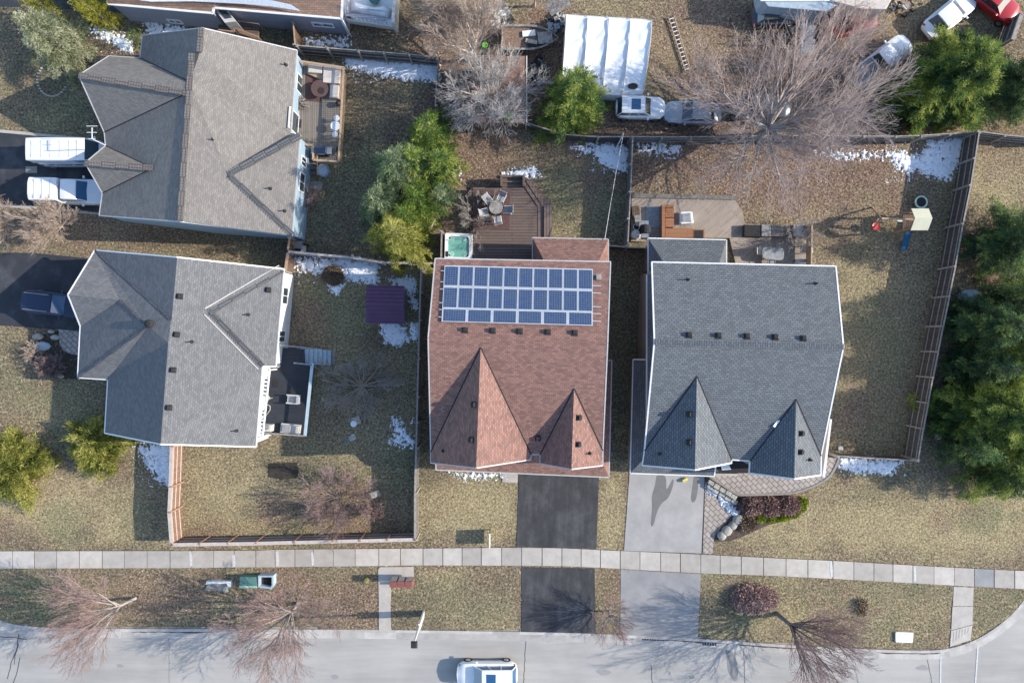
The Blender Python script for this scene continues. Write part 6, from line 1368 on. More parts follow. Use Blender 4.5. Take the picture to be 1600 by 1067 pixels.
# ------------------------------------------------------------------ snow lying where the sun has not reached
def snow(pts, label, cover=.8, amp=.5, h=.07, step=.06, seed=1):
    amp *= 1.7; cover -= .2
    poly = P2(pts); xs_ = [p[0] for p in poly]; ys_ = [p[1] for p in poly]
    X, Y = np.meshgrid(np.arange(min(xs_) - .3, max(xs_) + .3, step), np.arange(min(ys_) - .3, max(ys_) + .3, step))
    d = sdist(poly, X, Y)
    nz = np.array([mn.fractal(Vector((x * 3.4, y * 3.4, seed)), .55, 2.1, 4) for x, y in zip(X.ravel(), Y.ravel())]).reshape(X.shape)
    r_ = np.random.default_rng(seed + int(abs(xs_[0] * 10))); m = np.clip(d * 2.2, -1, .55) + nz * amp + (cover - .6) + r_.normal(0, .27, X.shape)
    Z = np.clip(m * .16, -.06, h) + .012
    k = Z > -.045; idx = np.arange(X.size).reshape(X.shape)
    q = (k[:-1, :-1] | k[1:, :-1] | k[:-1, 1:] | k[1:, 1:])
    F_ = np.stack([idx[:-1, :-1][q], idx[:-1, 1:][q], idx[1:, 1:][q], idx[1:, :-1][q]], -1)
    if len(F_) == 0: return
    u, inv = np.unique(F_, return_inverse=True); V_ = np.stack([X.ravel(), Y.ravel(), Z.ravel()], -1)[u]
    o = raw_mesh('snow_patch', V_, inv.reshape(-1, 4), M['snow'], smooth=True); tag(o, kind='stuff'); o['label'] = label; o['category'] = 'snow'
snow([(541, 91), (610, 96), (683, 101), (684, 124), (636, 121), (589, 113), (545, 101)], 'long snow strip at the foot of the dark north fence', 1.0, .45)
snow([(460, 405), (481, 403), (540, 405), (591, 411), (589, 441), (539, 433), (505, 428), (481, 425), (461, 415)], 'ragged snow under the pale-capped fence west of the purple shed', .72, .75)
snow([(540, 408), (588, 413), (586, 438), (545, 432)], 'thicker end of the snow below the yellow-green spruce', 1.05, .5, .085)
snow([(608, 440), (631, 436), (644, 435), (649, 447), (646, 469), (638, 457), (630, 448), (618, 446)], 'snow wrapping the north-east corner of the purple shed', .85, .5)
snow([(597, 507), (622, 507), (636, 529), (619, 538), (602, 529)], 'snow patch just south of the purple shed', 1.05, .4)
snow([(645, 507), (651, 507), (651, 529), (644, 527)], 'sliver of snow against the long fence by the shed', .9, .4)
snow([(646, 472), (651, 473), (650, 482), (646, 480)], 'tiny snow spot between shed and long fence', .9, .4)
snow([(516, 448), (535, 446), (525, 458)], 'small snow triangle under the round brown shrub', .95, .4)
snow([(612, 654), (622, 656), (633, 674), (648, 690), (647, 696), (612, 688), (620, 672)], 'broken snow beside the long fence, level with the dark deck', .62, .9)
snow([(213, 697), (266, 697), (265, 757), (250, 750), (228, 722)], 'bluish snow in the shade of the orange-posted fence', .8, .7)
snow([(240, 697), (266, 697), (265, 755), (252, 740)], 'solid strip of snow hard against the cedar fence', 1.1, .4, .085)
snow([(926, 233), (948, 224), (979, 233), (979, 266), (965, 266), (940, 252)], 'round snow patch under the service wire', .95, .6)
snow([(1389, 240), (1416, 241), (1436, 248), (1456, 223), (1509, 214), (1490, 270), (1477, 280), (1450, 270), (1433, 263), (1416, 268), (1399, 253)], 'big snow patch in the corner of the board fence by the large conifer', 1.0, .6)
snow([(1270, 236), (1390, 240), (1385, 247), (1300, 246)], 'thin scattered snow line below the big maple', .45, .9)
snow([(992, 222), (1065, 226), (1060, 243), (1005, 238)], 'specks of snow behind the low fence west of the maple', .38, 1.0)
snow([(1311, 716), (1411, 720), (1390, 738), (1350, 737), (1313, 731)], 'snow along the low fence at the foot of the east lawn', .85, .6)
snow([(140, 46), (170, 50), (202, 64), (203, 78), (189, 74), (170, 62)], 'curved snow lying west of the tan roof corner', .95, .5)
snow([(228, 40), (262, 41), (290, 45), (284, 52), (236, 53)], 'snow between the grey-sided wall and the tan roof', .85, .8)
snow([(790, 273), (805, 267), (835, 264), (842, 273), (820, 275)], 'snow at the top of the brown deck stairs', .95, .5)
snow([(700, 738), (790, 740), (788, 746), (730, 748)], 'broken snow under the front eave of the red house', .42, .8)
snow([(1103, 760), (1115, 765), (1135, 780), (1154, 800), (1152, 807), (1142, 803), (1120, 777), (1106, 768)], 'blue-white snow on the stone steps by the paver strip', .9, .6, .3)
snow([(477, 60), (520, 60), (545, 62), (540, 74), (480, 72)], 'thin snow in the narrow yard behind the grey-sided house', .35, 1.1)
snow([(700, 268), (720, 268), (719, 276), (702, 275)], 'faint snow spots by the western spruces', .3, .9)
snow([(896, 224), (925, 226), (925, 240), (890, 236)], 'speckled snow below the hemlock', .4, .9)
# ------------------------------------------------------------------ trees and shrubs
def tubes(P0, P1, R0, R1, sides=3):
    n = len(P0); D_ = P1 - P0; D_ /= (np.linalg.norm(D_, axis=1, keepdims=True) + 1e-9)
    U = np.where(np.abs(D_[:, 2:3]) < .9, np.array([[0, 0, 1.0]]), np.array([[1.0, 0, 0]])); A = np.cross(D_, U); A /= (np.linalg.norm(A, axis=1, keepdims=True) + 1e-9); B = np.cross(D_, A)
    V_ = np.zeros((n, 2 * sides, 3)); 
    for i in range(sides):
        t = 2 * math.pi * i / sides; o = A * math.cos(t) + B * math.sin(t); V_[:, i] = P0 + o * R0[:, None]; V_[:, sides + i] = P1 + o * R1[:, None]
    F_ = np.zeros((n, sides, 4), int); base = np.arange(n)[:, None] * 2 * sides
    for i in range(sides):
        j = (i + 1) % sides; F_[:, i] = base + np.array([i, sides + i, sides + j, j])
    return V_.reshape(-1, 3), F_.reshape(-1, 4)
def bare_tree(base, H, spread, seed, label, bark='bark_grey', twig='bark_grey', limbs=6, kids=(6, 5, 5), lean=(0, 0), trunk_r=.16, group='bare deciduous trees', fork=.22, twr=.010, name='bare_tree', cat='tree', upb=.35, bias=None, els=(.25, 1.1)):
    r = random.Random(seed); S_ = [[] for _ in range(5)]
    def grow(p, d, L_, rad, lv):
        n = 5 if lv < 2 else 3; pts = [p]; seg = L_ / n; dd = d.copy()
        for i in range(n):
            dd = (dd + Vector((r.gauss(0, .06), r.gauss(0, .06), r.gauss(0, .05) + (.05 if lv < 2 else .02)))).normalized()
            q = pts[-1] + dd * seg; r0 = rad * (1 - .72 * i / n); r1 = rad * (1 - .72 * (i + 1) / n); S_[lv].append((pts[-1], q, max(r0, twr), max(r1, twr * .7))); pts.append(q)
        if lv >= 1 + len(kids): return
        k = kids[lv - 1]
        for i in range(k):
            t = .22 + .78 * (i + r.random()) / k; j = min(n - 1, int(t * n)); q = pts[j].lerp(pts[j + 1], t * n - j if t * n - j <= 1 else 1)
            dloc = (pts[j + 1] - pts[j]).normalized(); side = dloc.cross(Vector((r.gauss(0, 1), r.gauss(0, 1), r.gauss(0, 1)))).normalized()
            nd = (dloc + side * r.uniform(.35, .8) + Vector((0, 0, .08))).normalized()
            grow(q, nd, L_ * r.uniform(.45, .68) * (1.15 - .45 * t), rad * (1 - .6 * t) * .5, lv + 1)
    base = Vector(base); top = base + Vector((lean[0] * .3, lean[1] * .3, H * fork)); S_[0].append((base, base.lerp(top, .5), trunk_r * 1.25, trunk_r)); S_[0].append((base.lerp(top, .5), top, trunk_r, trunk_r * .9))
    LL = math.hypot(spread, H * (1 - fork)) * .92
    for i in range(limbs):
        a = 2 * math.pi * (i + r.uniform(-.3, .3)) / limbs; el = r.uniform(*els) if i < limbs - 1 else 1.3
        d = Vector((math.cos(a) * math.cos(el) * spread + lean[0], math.sin(a) * math.cos(el) * spread + lean[1], math.sin(el) * H * .8 + .1))
        if bias: d += Vector((bias[0], bias[1], 0))
        f_ = r.uniform(.75, 1.05); grow(base.lerp(top, r.uniform(.8, 1.0)), d.normalized(), min(LL, d.length * .62 + LL * .38) * f_ * .72, trunk_r * .62, 1)
    t = thing(name, label, cat, tuple(base), group)
    def mk(levels, nm, mat, sides):
        L_ = [s for lv in levels for s in S_[lv]]
        if not L_: return
        P0 = np.array([tuple(s[0]) for s in L_]); P1 = np.array([tuple(s[1]) for s in L_]); a = np.array([s[2] for s in L_]); b = np.array([s[3] for s in L_])
        V_, F_ = tubes(P0, P1, a, b, sides); raw_mesh(nm, V_, F_, M[mat], t)
    mk([0], 'trunk', bark, 8); mk([1], 'limbs', bark, 5); mk([2, 3, 4], 'crown', twig, 3)
    return t
M['bark_grey'] = pm('bark_grey', (.42, .38, .35), (.27, .24, .22), 8, .9)
M['bark_pale'] = pm('bark_pale', (.56, .53, .51), (.36, .34, .33), 8, .9)
M['bark_tan'] = pm('bark_tan', (.52, .42, .34), (.36, .28, .23), 8, .9)
M['bark_red'] = pm('twig_red', (.35, .22, .205), (.28, .22, .2), .8, .9)
M['bark_dark'] = pm('bark_dark', (.22, .18, .16), (.13, .11, .10), 8, .9)
M['twig_purple'] = pm('twig_purple', (.30, .21, .205), (.22, .16, .155), 1.5, .9)
M['twig_pink'] = pm('twig_pinkgrey', (.52, .42, .39), (.38, .31, .29), 1.0, .9)
bare_tree(W(1184, 214), 10.0, 9.6, 3, 'huge spreading bare maple over the parked cars, widest tree in view', 'bark_grey', 'twig_pink', limbs=20, kids=(9, 7, 5), trunk_r=.26, bias=(.9, .0), twr=.009, els=(.05, 1.15))
bare_tree(W(741, 96), 7.5, 4.6, 5, 'bare tree by the rusty shed whose branches reach the top edge', 'bark_pale', 'bark_tan', limbs=12, kids=(9, 8, 5), trunk_r=.16, bias=(-.4, 1.6), )
bare_tree(W(767, 168), 6.5, 4.4, 8, 'silver-grey bare tree spreading over the rusty shed roof', 'bark_pale', 'bark_pale', limbs=15, kids=(9, 8, 5), trunk_r=.15, bias=(.2, -.6), )
bare_tree(W(700, 50), 5.5, 3.2, 9, 'bare bush-like tree west of the scrap heap', 'bark_tan', 'bark_tan', limbs=11, kids=(8, 7, 5), trunk_r=.11, bias=(0, .6))
bare_tree(W(835, 10), 5.5, 2.6, 10, 'bare saplings between the boat and the grey roofing sheet', 'bark_tan', 'bark_tan', limbs=10, kids=(8, 6, 4), trunk_r=.1)
bare_tree(W(212, 934), 6.0, 4.6, 12, 'red-twigged street tree nearest the left edge', 'bark_grey', 'bark_red', limbs=13, kids=(8, 6, 4), twr=.010, trunk_r=.10, lean=(-1.8, -.4), bias=(-1.2, -.2), group='red-twigged street trees', fork=.25)
bare_tree(W(466, 942), 6.5, 4.6, 14, 'red-twigged street tree by the open bin, crown over the kerb', 'bark_grey', 'bark_red', limbs=17, kids=(8, 6, 4), twr=.010, trunk_r=.11, lean=(-.4, -.6), bias=(-.2, -.5), group='red-twigged street trees')
bare_tree(W(951, 954), 3.6, 2.5, 17, 'small red-twigged tree between the two driveway aprons', 'bark_grey', 'bark_red', limbs=14, kids=(9, 7), twr=.009, trunk_r=.08, group='red-twigged street trees', bias=(.1, -.3), )
bare_tree(W(1214, 958), 7.0, 5.0, 21, 'street tree with dark limbs reaching right over the kerb', 'bark_dark', 'bark_red', limbs=13, kids=(8, 6, 4), twr=.010, trunk_r=.16, lean=(1.6, -1.0), bias=(1.5, -.6), group='red-twigged street trees')
bare_tree(W(22, 352), 4.6, 2.1, 25, 'tan bare shrub tree between the driveways at the left edge', 'bark_tan', 'bark_tan', limbs=14, kids=(9, 7, 4), trunk_r=.1, group='tan shrub trees', bias=(0, .2))
bare_tree(W(106, 357), 4.4, 2.0, 27, 'tan bare shrub tree below the white pickup', 'bark_tan', 'bark_tan', limbs=14, kids=(9, 7, 4), trunk_r=.1, group='tan shrub trees', bias=(0, .2))
bare_tree(W(566, 603), 2.8, 3.6, 29, 'low wide bare bush on the lawn by the dark deck', 'bark_tan', 'bark_grey', limbs=14, kids=(7, 6, 3), trunk_r=.08, group='bare bushes', fork=.06, name='bare_bush', cat='bush', twr=.011)
bare_tree(W(528, 777), 2.6, 3.8, 31, 'purple-brown bare bush inside the cedar fence', 'bark_dark', 'twig_purple', limbs=16, kids=(8, 6, 3), trunk_r=.05, group='bare bushes', fork=.06, name='bare_bush', cat='bush', twr=.011)
bare_tree(W(585, 797), 1.6, 1.3, 32, 'small reddish bare bush beside the white stone block', 'bark_dark', 'bark_red', limbs=10, kids=(7, 5, 3), trunk_r=.04, group='bare bushes', fork=.06, name='bare_bush', cat='bush', twr=.01)
bare_tree(W(490, 312), 2.0, 1.2, 33, 'dark bare bush against the blue siding', 'bark_dark', 'twig_purple', limbs=10, kids=(7, 5, 3), trunk_r=.04, group='bare bushes', fork=.06, name='bare_bush', cat='bush', twr=.01)
bare_tree(W(1300, 90), 5.0, 3.4, 36, 'thin bare saplings between the maple and the faded red pickup', 'bark_tan', 'twig_pink', limbs=12, kids=(8, 7, 5), trunk_r=.09, fork=.1)
bare_tree(W(1240, 372), 2.6, 1.9, 38, 'dark bare climber sprawling over the platform bench', 'bark_dark', 'bark_grey', limbs=9, kids=(7, 5, 3), trunk_r=.05, fork=.08, name='bare_bush', cat='bush', group='bare bushes', twr=.011)
bare_tree(W(60, 548), 1.3, 1.1, 41, 'tan grassy bush in the west bed by the stones', 'bark_tan', 'bark_tan', limbs=12, kids=(6, 5), trunk_r=.03, fork=.05, name='bare_bush', cat='bush', group='bare bushes', twr=.01)
bare_tree(W(88, 572), 1.5, 1.3, 42, 'dark red-brown bush in the west bed by the eave', 'bark_dark', 'twig_purple', limbs=12, kids=(7, 6, 3), trunk_r=.03, fork=.05, name='bare_bush', cat='bush', group='bare bushes', twr=.01)
bare_tree(W(745, 345), 3.0, 2.6, 43, 'bare climber beside the brown deck, twigs over the maroon rug', 'bark_grey', 'bark_grey', limbs=8, kids=(7, 5, 3), trunk_r=.05, fork=.08, name='bare_bush', cat='bush', group='bare bushes', twr=.011)
bare_tree(W(1390, 120), 3.2, 1.8, 44, 'brushy tan undergrowth against the pale pickup', 'bark_tan', 'bark_tan', limbs=9, kids=(6, 5, 3), trunk_r=.05, fork=.08, name='bare_bush', cat='bush', group='bare bushes', twr=.011)

def sprays(C_, D_, L_, Wd, n, r, spread=.6, up=.15):
    """n pointed sprays at each clump centre"""
    m = len(C_); C2 = np.repeat(C_, n, 0); D2 = np.repeat(D_, n, 0); k = len(C2)
    d = D2 + r.normal(0, spread, (k, 3)); d[:, 2] += up; d /= np.linalg.norm(d, axis=1, keepdims=True)
    s = np.cross(d, np.array([0, 0, 1.0]) + r.normal(0, .5, (k, 3))); s /= (np.linalg.norm(s, axis=1, keepdims=True) + 1e-9)
    l = L_ * r.uniform(.6, 1.3, (k, 1)); w = Wd * r.uniform(.6, 1.3, (k, 1)); o = C2 + r.normal(0, L_ * .35, (k, 3))
    V_ = np.stack([o, o + d * l * .45 + s * w, o + d * l, o + d * l * .45 - s * w], 1)
    F_ = np.arange(k * 4).reshape(-1, 4); return V_.reshape(-1, 3), F_, k
def conifer(px, py, rad, H, seed, label, mat='needles', droop=.25, dens=1.0, zb=.6, group='evergreen trees', shape=.75, spray=.25, apex_off=None, name='conifer', full=.0, cat='tree', sx=1.0, sy=1.0):
    """px,py mark the middle of the crown as seen; the tree stands below it"""
    r = np.random.default_rng(seed); c = W(px, py, H * .38); c.z = 0
    t = thing(name, label, cat, tuple(c), group)
    MB().mat(M['bark_dark']).tube((c.x, c.y, 0), (c.x, c.y, H * .8), max(.05, H * .012), .02, 8).build('trunk', t)
    nb = int(112 * dens * (rad / 2.5) * (H / 7) ** .5); C_ = []; D_ = []; T_ = []; bp0 = []; bp1 = []
    lob = [r.uniform(0, 6.28) for _ in range(4)]
    for i in range(nb):
        u = (i + r.random()) / nb; z = zb + (H - zb) * u ** 1.15; az = i * 2.399 + r.normal(0, .25)
        L_ = rad * ((1 - u) ** shape * (1 - full) + full * (1 - u ** 3)) * r.uniform(.72, 1.14) * (1 + .14 * math.sin(2 * az + lob[0]) + .12 * math.sin(3 * az + lob[1]) + .09 * math.sin(5 * az + lob[2])); L_ = max(L_, .25)
        el = r.normal(.05, .12) + .35 * u; hue = r.normal(0, .12)
        da = np.array([math.cos(az) * math.cos(el) * sx, math.sin(az) * math.cos(el) * sy, math.sin(el)])
        st = spray * .62; n = max(2, int(L_ / st)); side = np.array([-math.sin(az), math.cos(az), 0])
        p0 = np.array([c.x, c.y, z]); bp0.append(p0); bp1.append(p0 + da * L_ * .9 + np.array([0, 0, -droop * L_ * .81]))
        for k in range(n):
            f = (k + r.uniform(.3, 1)) / n
            if f < .18: continue
            wd = .34 * L_ * f * (1.12 - f)
            for q in range(1 + int(wd * 2 / spray)):
                lat = r.uniform(-1, 1) * wd; p = p0 + da * L_ * f + side * lat + np.array([0, 0, -droop * L_ * f * f + r.normal(0, .05)])
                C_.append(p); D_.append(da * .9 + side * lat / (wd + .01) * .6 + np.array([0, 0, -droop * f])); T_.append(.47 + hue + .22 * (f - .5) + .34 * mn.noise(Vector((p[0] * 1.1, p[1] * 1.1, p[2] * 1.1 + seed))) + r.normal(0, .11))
    C_ = np.array(C_); D_ = np.array(D_); T_ = np.array(T_); n = 13
    V_, F_, k = sprays(C_, D_, spray, spray * .085, n, r, .6)
    tt = np.repeat(np.clip(np.repeat(T_, n) + r.normal(0, .07, k), 0, 1), 4)
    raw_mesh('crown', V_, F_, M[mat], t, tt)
    if rad > 2.0:
        bp0 = np.array(bp0); bp1 = np.array(bp1)
        V2, F2 = tubes(bp0, bp1, np.full(len(bp0), .03 * H / 8), np.full(len(bp0), .008), 3); raw_mesh('branches', V2, F2, M['bark_dark'], t)
    return t
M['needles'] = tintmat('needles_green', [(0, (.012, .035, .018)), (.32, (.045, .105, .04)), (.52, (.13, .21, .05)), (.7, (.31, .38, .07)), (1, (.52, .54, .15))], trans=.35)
M['needles_dark'] = tintmat('needles_dark', [(0, (.01, .028, .016)), (.35, (.035, .085, .042)), (.58, (.10, .18, .07)), (.8, (.24, .33, .09)), (1, (.36, .42, .13))], trans=.35)
M['needles_blue'] = tintmat('needles_blue', [(0, (.025, .055, .035)), (.4, (.085, .14, .08)), (.62, (.21, .28, .14)), (.85, (.38, .43, .22)), (1, (.52, .54, .30))], trans=.35)
M['needles_yellow'] = tintmat('needles_yellow', [(0, (.045, .055, .012)), (.35, (.13, .15, .03)), (.6, (.32, .33, .07)), (1, (.58, .52, .17))], trans=.35)
M['needles_gold'] = tintmat('needles_gold', [(0, (.05, .055, .01)), (.35, (.16, .17, .02)), (.6, (.36, .35, .04)), (1, (.60, .52, .10))], trans=.35)
M['needles_lime'] = tintmat('needles_lime', [(0, (.025, .055, .012)), (.4, (.07, .135, .03)), (.65, (.19, .27, .05)), (1, (.46, .5, .12))], trans=.35)
M['needles_pale'] = tintmat('needles_pale', [(0, (.10, .12, .06)), (.4, (.28, .31, .18)), (.7, (.48, .49, .32)), (1, (.62, .61, .42))], trans=.35)
conifer(894, 158, 3.0, 6.5, 101, 'dense round hemlock between the rusty shed and the white carport', 'needles', full=.5)
conifer(1484, 122, 4.5, 7.5, 102, 'largest green conifer, standing over the corner of the board fence', 'needles', full=.35, dens=1.15)
conifer(1610, 130, 3.1, 7, 103, 'dark green conifer at the right edge beside the largest one', 'needles_dark', full=.35)
conifer(672, 215, 2.2, 6.5, 104, 'yellow-green conifer at the north end of the spruce row', 'needles_lime', full=.45)
conifer(690, 262, 1.9, 5.5, 105, 'green conifer on the east side of the spruce row', 'needles', full=.45)
conifer(655, 262, 2.0, 6.5, 130, 'mid-green conifer filling the heart of the spruce row', 'needles', full=.4, dens=1.3)
conifer(640, 345, 1.8, 6.0, 131, 'green conifer in the gap above the overhanging yellow-green one', 'needles_lime', full=.4, dens=1.3)
conifer(628, 268, 2.7, 7.5, 106, 'blue-grey spruce in the middle of the row', 'needles_blue', full=.3)
conifer(655, 316, 1.9, 6.0, 107, 'bright lime-green conifer among the spruces', 'needles_lime', full=.45)
conifer(692, 310, 1.3, 4.5, 119, 'small grey-green spruce beside the lime-green conifer', 'needles_blue', full=.4)
conifer(600, 322, 2.3, 6.8, 108, 'pale blue-green spruce west of the lime-green conifer', 'needles_blue', full=.35)
conifer(626, 372, 2.7, 8, 109, 'yellow-green conifer overhanging the pale-capped fence', 'needles_yellow', full=.4)
conifer(1588, 375, 3.1, 6.5, 110, 'dark conifer at the right edge, midway down the board fence', 'needles_dark', full=.35)
conifer(1548, 510, 3.2, 6.5, 111, 'dark blue-green conifer beside the tarp heap', 'needles_dark', full=.35)
conifer(1600, 470, 2.6, 6.5, 120, 'dark conifer behind the blue-green one at the right edge', 'needles_dark', full=.35)
conifer(1558, 645, 4.0, 7.5, 112, 'big bright-tipped conifer lower right, lit from the east', 'needles', full=.35, dens=1.15)
conifer(1572, 735, 2.8, 6, 113, 'conifer reaching over the straw lawn at the right edge', 'needles', full=.35)
conifer(1536, 575, 2.2, 6, 132, 'dark conifer between the blue-green one and the big bright-tipped one', 'needles_dark', full=.35)
conifer(1600, 560, 2.8, 7, 133, 'green conifer at the very right edge behind the big one', 'needles', full=.35)
conifer(1610, 680, 2.8, 7, 135, 'green conifer cut by the right edge, low down', 'needles', full=.35)
conifer(1508, 700, 1.6, 6, 121, 'lesser dark conifer near the foot of the board fence', 'needles_dark', full=.35)
conifer(82, 62, 2.5, 6.0, 114, 'pale silvery conifer in the upper left lawn', 'needles_pale', full=.45)
conifer(62, 6, .85, 7.0, 115, 'slim yellow-green cedar near the left end of the top edge', 'needles_gold', full=.9, shape=.35, group='slim cedars', spray=.2, dens=2.2, droop=-.25)
conifer(150, 20, .9, 7.5, 116, 'slim yellow-green cedar leaning over the snow by the tan roof', 'needles_gold', full=.9, shape=.35, group='slim cedars', spray=.2, dens=2.2, droop=-.25)
conifer(128, -6, .8, 6.5, 122, 'slim yellow-green cedar touching the top edge', 'needles_gold', full=.9, shape=.35, group='slim cedars', spray=.2, dens=2.2, droop=-.25)
conifer(215, 63, .75, 1.8, 117, 'small rounded green shrub at the corner of the tan roof', 'needles', full=.8, shape=.4, spray=.18, name='evergreen_shrub', group='evergreen shrubs', cat='shrub')
conifer(152, 692, 2.45, 2.4, 118, 'broad yellow-green juniper at the corner of the grey bungalow', 'needles_yellow', full=.7, shape=.5, spray=.30, name='juniper', dens=1.8, droop=.12, group='evergreen shrubs', zb=.25, cat='shrub')
conifer(20, 728, 2.8, 2.8, 123, 'yellow-green juniper cut by the left edge', 'needles_yellow', full=.7, shape=.5, spray=.30, name='juniper', dens=1.8, droop=.12, group='evergreen shrubs', zb=.25, cat='shrub')
conifer(471, 113, .55, 1.6, 124, 'small bluish shrub in the corner of the timber deck', 'needles_blue', full=.8, shape=.4, spray=.16, name='evergreen_shrub', group='evergreen shrubs', cat='shrub')
# dense leaf-brown and red shrubs: twig domes
def dome(px, py, rx, ry, h, seed, label, mat, n=1500, l=.22, name='shrub', group='leafless shrubs', sz=.03):
    r = np.random.default_rng(seed); c = W(px, py, 0); t = thing(name, label, 'shrub', tuple(c), group)
    a = r.uniform(0, 6.28, n); q = r.random(n) ** .5; z = h * np.sqrt(np.clip(1 - q * q, 0, 1)) * r.uniform(.5, 1, n)
    C_ = np.stack([c.x + np.cos(a) * q * rx, c.y + np.sin(a) * q * ry, z], 1); D_ = np.stack([np.cos(a) * q, np.sin(a) * q, np.full(n, .5)], 1)
    V_, F_, k = sprays(C_, D_, l, sz, 5, r, .55); raw_mesh('foliage', V_, F_, M[mat], t, np.repeat(np.clip(r.normal(.5, .2, k), 0, 1), 4))
    nn_ = 40; a = r.uniform(0, 6.28, nn_); P0 = np.tile(np.array([c.x, c.y, 0.0]), (nn_, 1)); P1 = np.stack([c.x + np.cos(a) * rx * .7, c.y + np.sin(a) * ry * .7, np.full(nn_, h * .7)], 1)
    V_, F_ = tubes(P0, P1, np.full(nn_, .018), np.full(nn_, .008), 3); raw_mesh('stems', V_, F_, M['bark_dark'], t)
M['leaf_red'] = tintmat('leaf_red', [(0, (.18, .11, .095)), (.5, (.42, .275, .24)), (1, (.66, .5, .44))])
M['leaf_brown'] = tintmat('leaf_brown', [(0, (.08, .055, .035)), (.5, (.2, .145, .10)), (1, (.36, .28, .2))])
M['leaf_mix'] = tintmat('leaf_mix', [(0, (.11, .06, .05)), (.5, (.28, .17, .145)), (1, (.48, .35, .30))])
M['leaf_yg'] = tintmat('leaf_yellowgreen', [(0, (.09, .12, .01)), (.5, (.25, .30, .02)), (1, (.42, .45, .06))])
dome(1177, 934, 1.75, 1.05, .7, 1, 'reddish-brown mounded shrub on the verge', 'leaf_red', 1300)
dome(521.5, 431, .72, .68, .9, 2, 'round clipped brown shrub standing in the snow', 'leaf_brown', 1400, .14)
dome(1175, 788, .95, .62, .8, 3, 'dark red shrub at the west end of the patio bed', 'leaf_mix', 1300); dome(1202, 790, .9, .65, .8, 4, 'dark red shrub in the middle of the patio bed', 'leaf_mix', 1300); dome(1229, 788, .85, .62, .8, 5, 'dark red shrub at the east end of the patio bed', 'leaf_mix', 1300)
for i, (x, y, lb) in enumerate(((1188, 809, 'yellow-green edging plant at the west end of the bed curve'), (1205, 810, 'second yellow-green edging plant from the west'), (1222, 808, 'yellow-green edging plant in the middle of the bed curve'), (1238, 803, 'yellow-green edging plant where the bed turns'), (1249, 793, 'yellow-green edging plant nearest the lawn'), (1252, 783, 'yellow-green edging plant under the patio end'))):
    dome(x, y, .45, .24, .3, 20 + i, lb, 'leaf_yg', 420, .12, name='edging_plant', group='edging plants')
dome(48, 742, .8, .7, .7, 30, 'small rusty red shrub beside the left juniper', 'leaf_red', 700)
dome(1166, 815, .6, .5, .3, 31, 'tan dry grass clump among the boulders', 'leaf_brown', 700, .25, name='grass_clump')
dome(1346, 948, .28, .6, .25, 33, 'small dark twiggy plant in the right-hand verge', 'leaf_brown', 90)

# ------------------------------------------------------------------ grass and fallen leaves
def scatter(n, x0, x1, y0, y1, seed):
    r = np.random.default_rng(seed); X = r.uniform(x0, x1, n); Y = r.uniform(y0, y1, n); k = ~inside(road_poly, X, Y)
    for p in EXCL: k &= ~inside(p, X, Y)
    return X[k], Y[k], r
X, Y, r = scatter(360000, -43, 43, -25, 29, 5)
Z4 = zones(X, Y)
wgt = 1 - .75 * np.clip(Z4[0], 0, 1) - .6 * np.clip(Z4[2], 0, 1); k = r.random(len(X)) < wgt; X, Y = X[k], Y[k]; Z4 = [z[k] for z in Z4]; n = len(X)
az = r.uniform(0, 6.28, n); L_ = r.uniform(.06, .16, n); el = r.uniform(.1, .9, n); w = r.uniform(.010, .026, n)
d = np.stack([np.cos(az) * np.cos(el), np.sin(az) * np.cos(el), np.sin(el)], 1) * L_[:, None]; s = np.stack([-np.sin(az), np.cos(az), np.zeros(n)], 1) * w[:, None]; o = np.stack([X, Y, zone_noise(X, Y, .5, 3) * .03 - .02], 1)
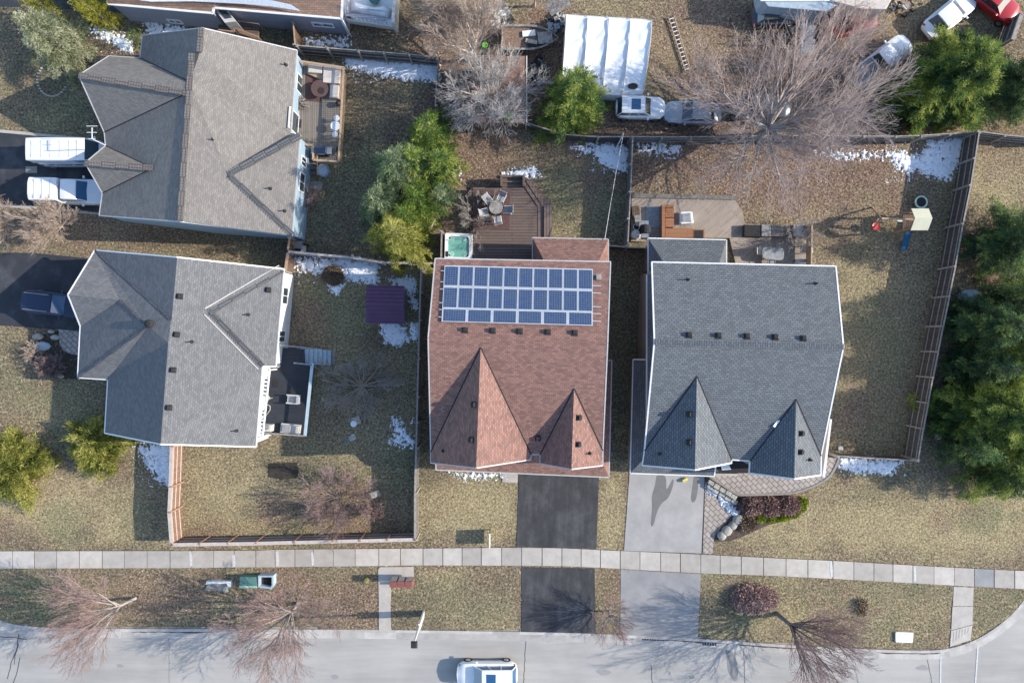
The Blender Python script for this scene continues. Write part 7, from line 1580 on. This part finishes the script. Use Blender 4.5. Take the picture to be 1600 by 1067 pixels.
V = np.stack([o - s, o + s, o + d], 1).reshape(-1, 3); F = np.arange(n * 3).reshape(-1, 3)
patch = zone_noise(X, Y, 1.6, 9) * .12 + zone_noise(X, Y, 6.5, 19) * .16
tn = np.clip(.48 + patch + .22 * Z4[3] - .26 * Z4[1] - .28 * Z4[2] - .12 * Z4[0] + r.normal(0, .2, n), 0, 1)
M['grass'] = tintmat('grass_blades', [(0, (.06, .052, .028)), (.25, (.15, .13, .07)), (.5, (.29, .24, .15)), (.75, (.50, .43, .30)), (1, (.68, .62, .48))], trans=.15)
tag(raw_mesh('grass', V, F, M['grass'], None, np.repeat(tn, 3)), 'dry straw and green grass covering the lawns', 'grass', kind='stuff')
X, Y, r = scatter(230000, -43, 43, -25, 29, 6)
Z4 = zones(X, Y); k = r.random(len(X)) < (.02 + .75 * np.clip(Z4[0], 0, 1)); X, Y = X[k], Y[k]; n = len(X)
az = r.uniform(0, 6.28, n); a = np.stack([np.cos(az), np.sin(az), r.normal(0, .35, n)], 1) * r.uniform(.03, .065, n)[:, None]; b = np.stack([-np.sin(az), np.cos(az), r.normal(0, .35, n)], 1) * r.uniform(.02, .04, n)[:, None]; o = np.stack([X, Y, r.uniform(.02, .07, n)], 1)
V = np.stack([o - a, o - b, o + a, o + b], 1).reshape(-1, 3); F = np.arange(n * 4).reshape(-1, 4)
M['leaves'] = tintmat('fallen_leaves', [(0, (.07, .042, .032)), (.35, (.19, .125, .09)), (.6, (.33, .235, .175)), (.85, (.5, .385, .3)), (1, (.62, .53, .45))])
tag(raw_mesh('fallen_leaves', V, F, M['leaves'], None, np.repeat(np.clip(r.normal(.5, .25, n), 0, 1), 4)), 'brown fallen leaves lying on the ground', 'leaves', kind='stuff')

RG = thing('stone_ring', 'ring of small pale stones edging a round bed in the upper left lawn', 'edging', W(78, 128, 0))
for i in range(20):
    a = 2.2 + i * .19; p = W(82, 125, 0) + Vector((math.cos(a) * 1.15, math.sin(a) * 1.3, 0)); MB().mat(M['rock']).lathe(p, [(.09, 0), (.1, .06), (.05, .1)], 7, 1.2, .8).build('stone', RG)
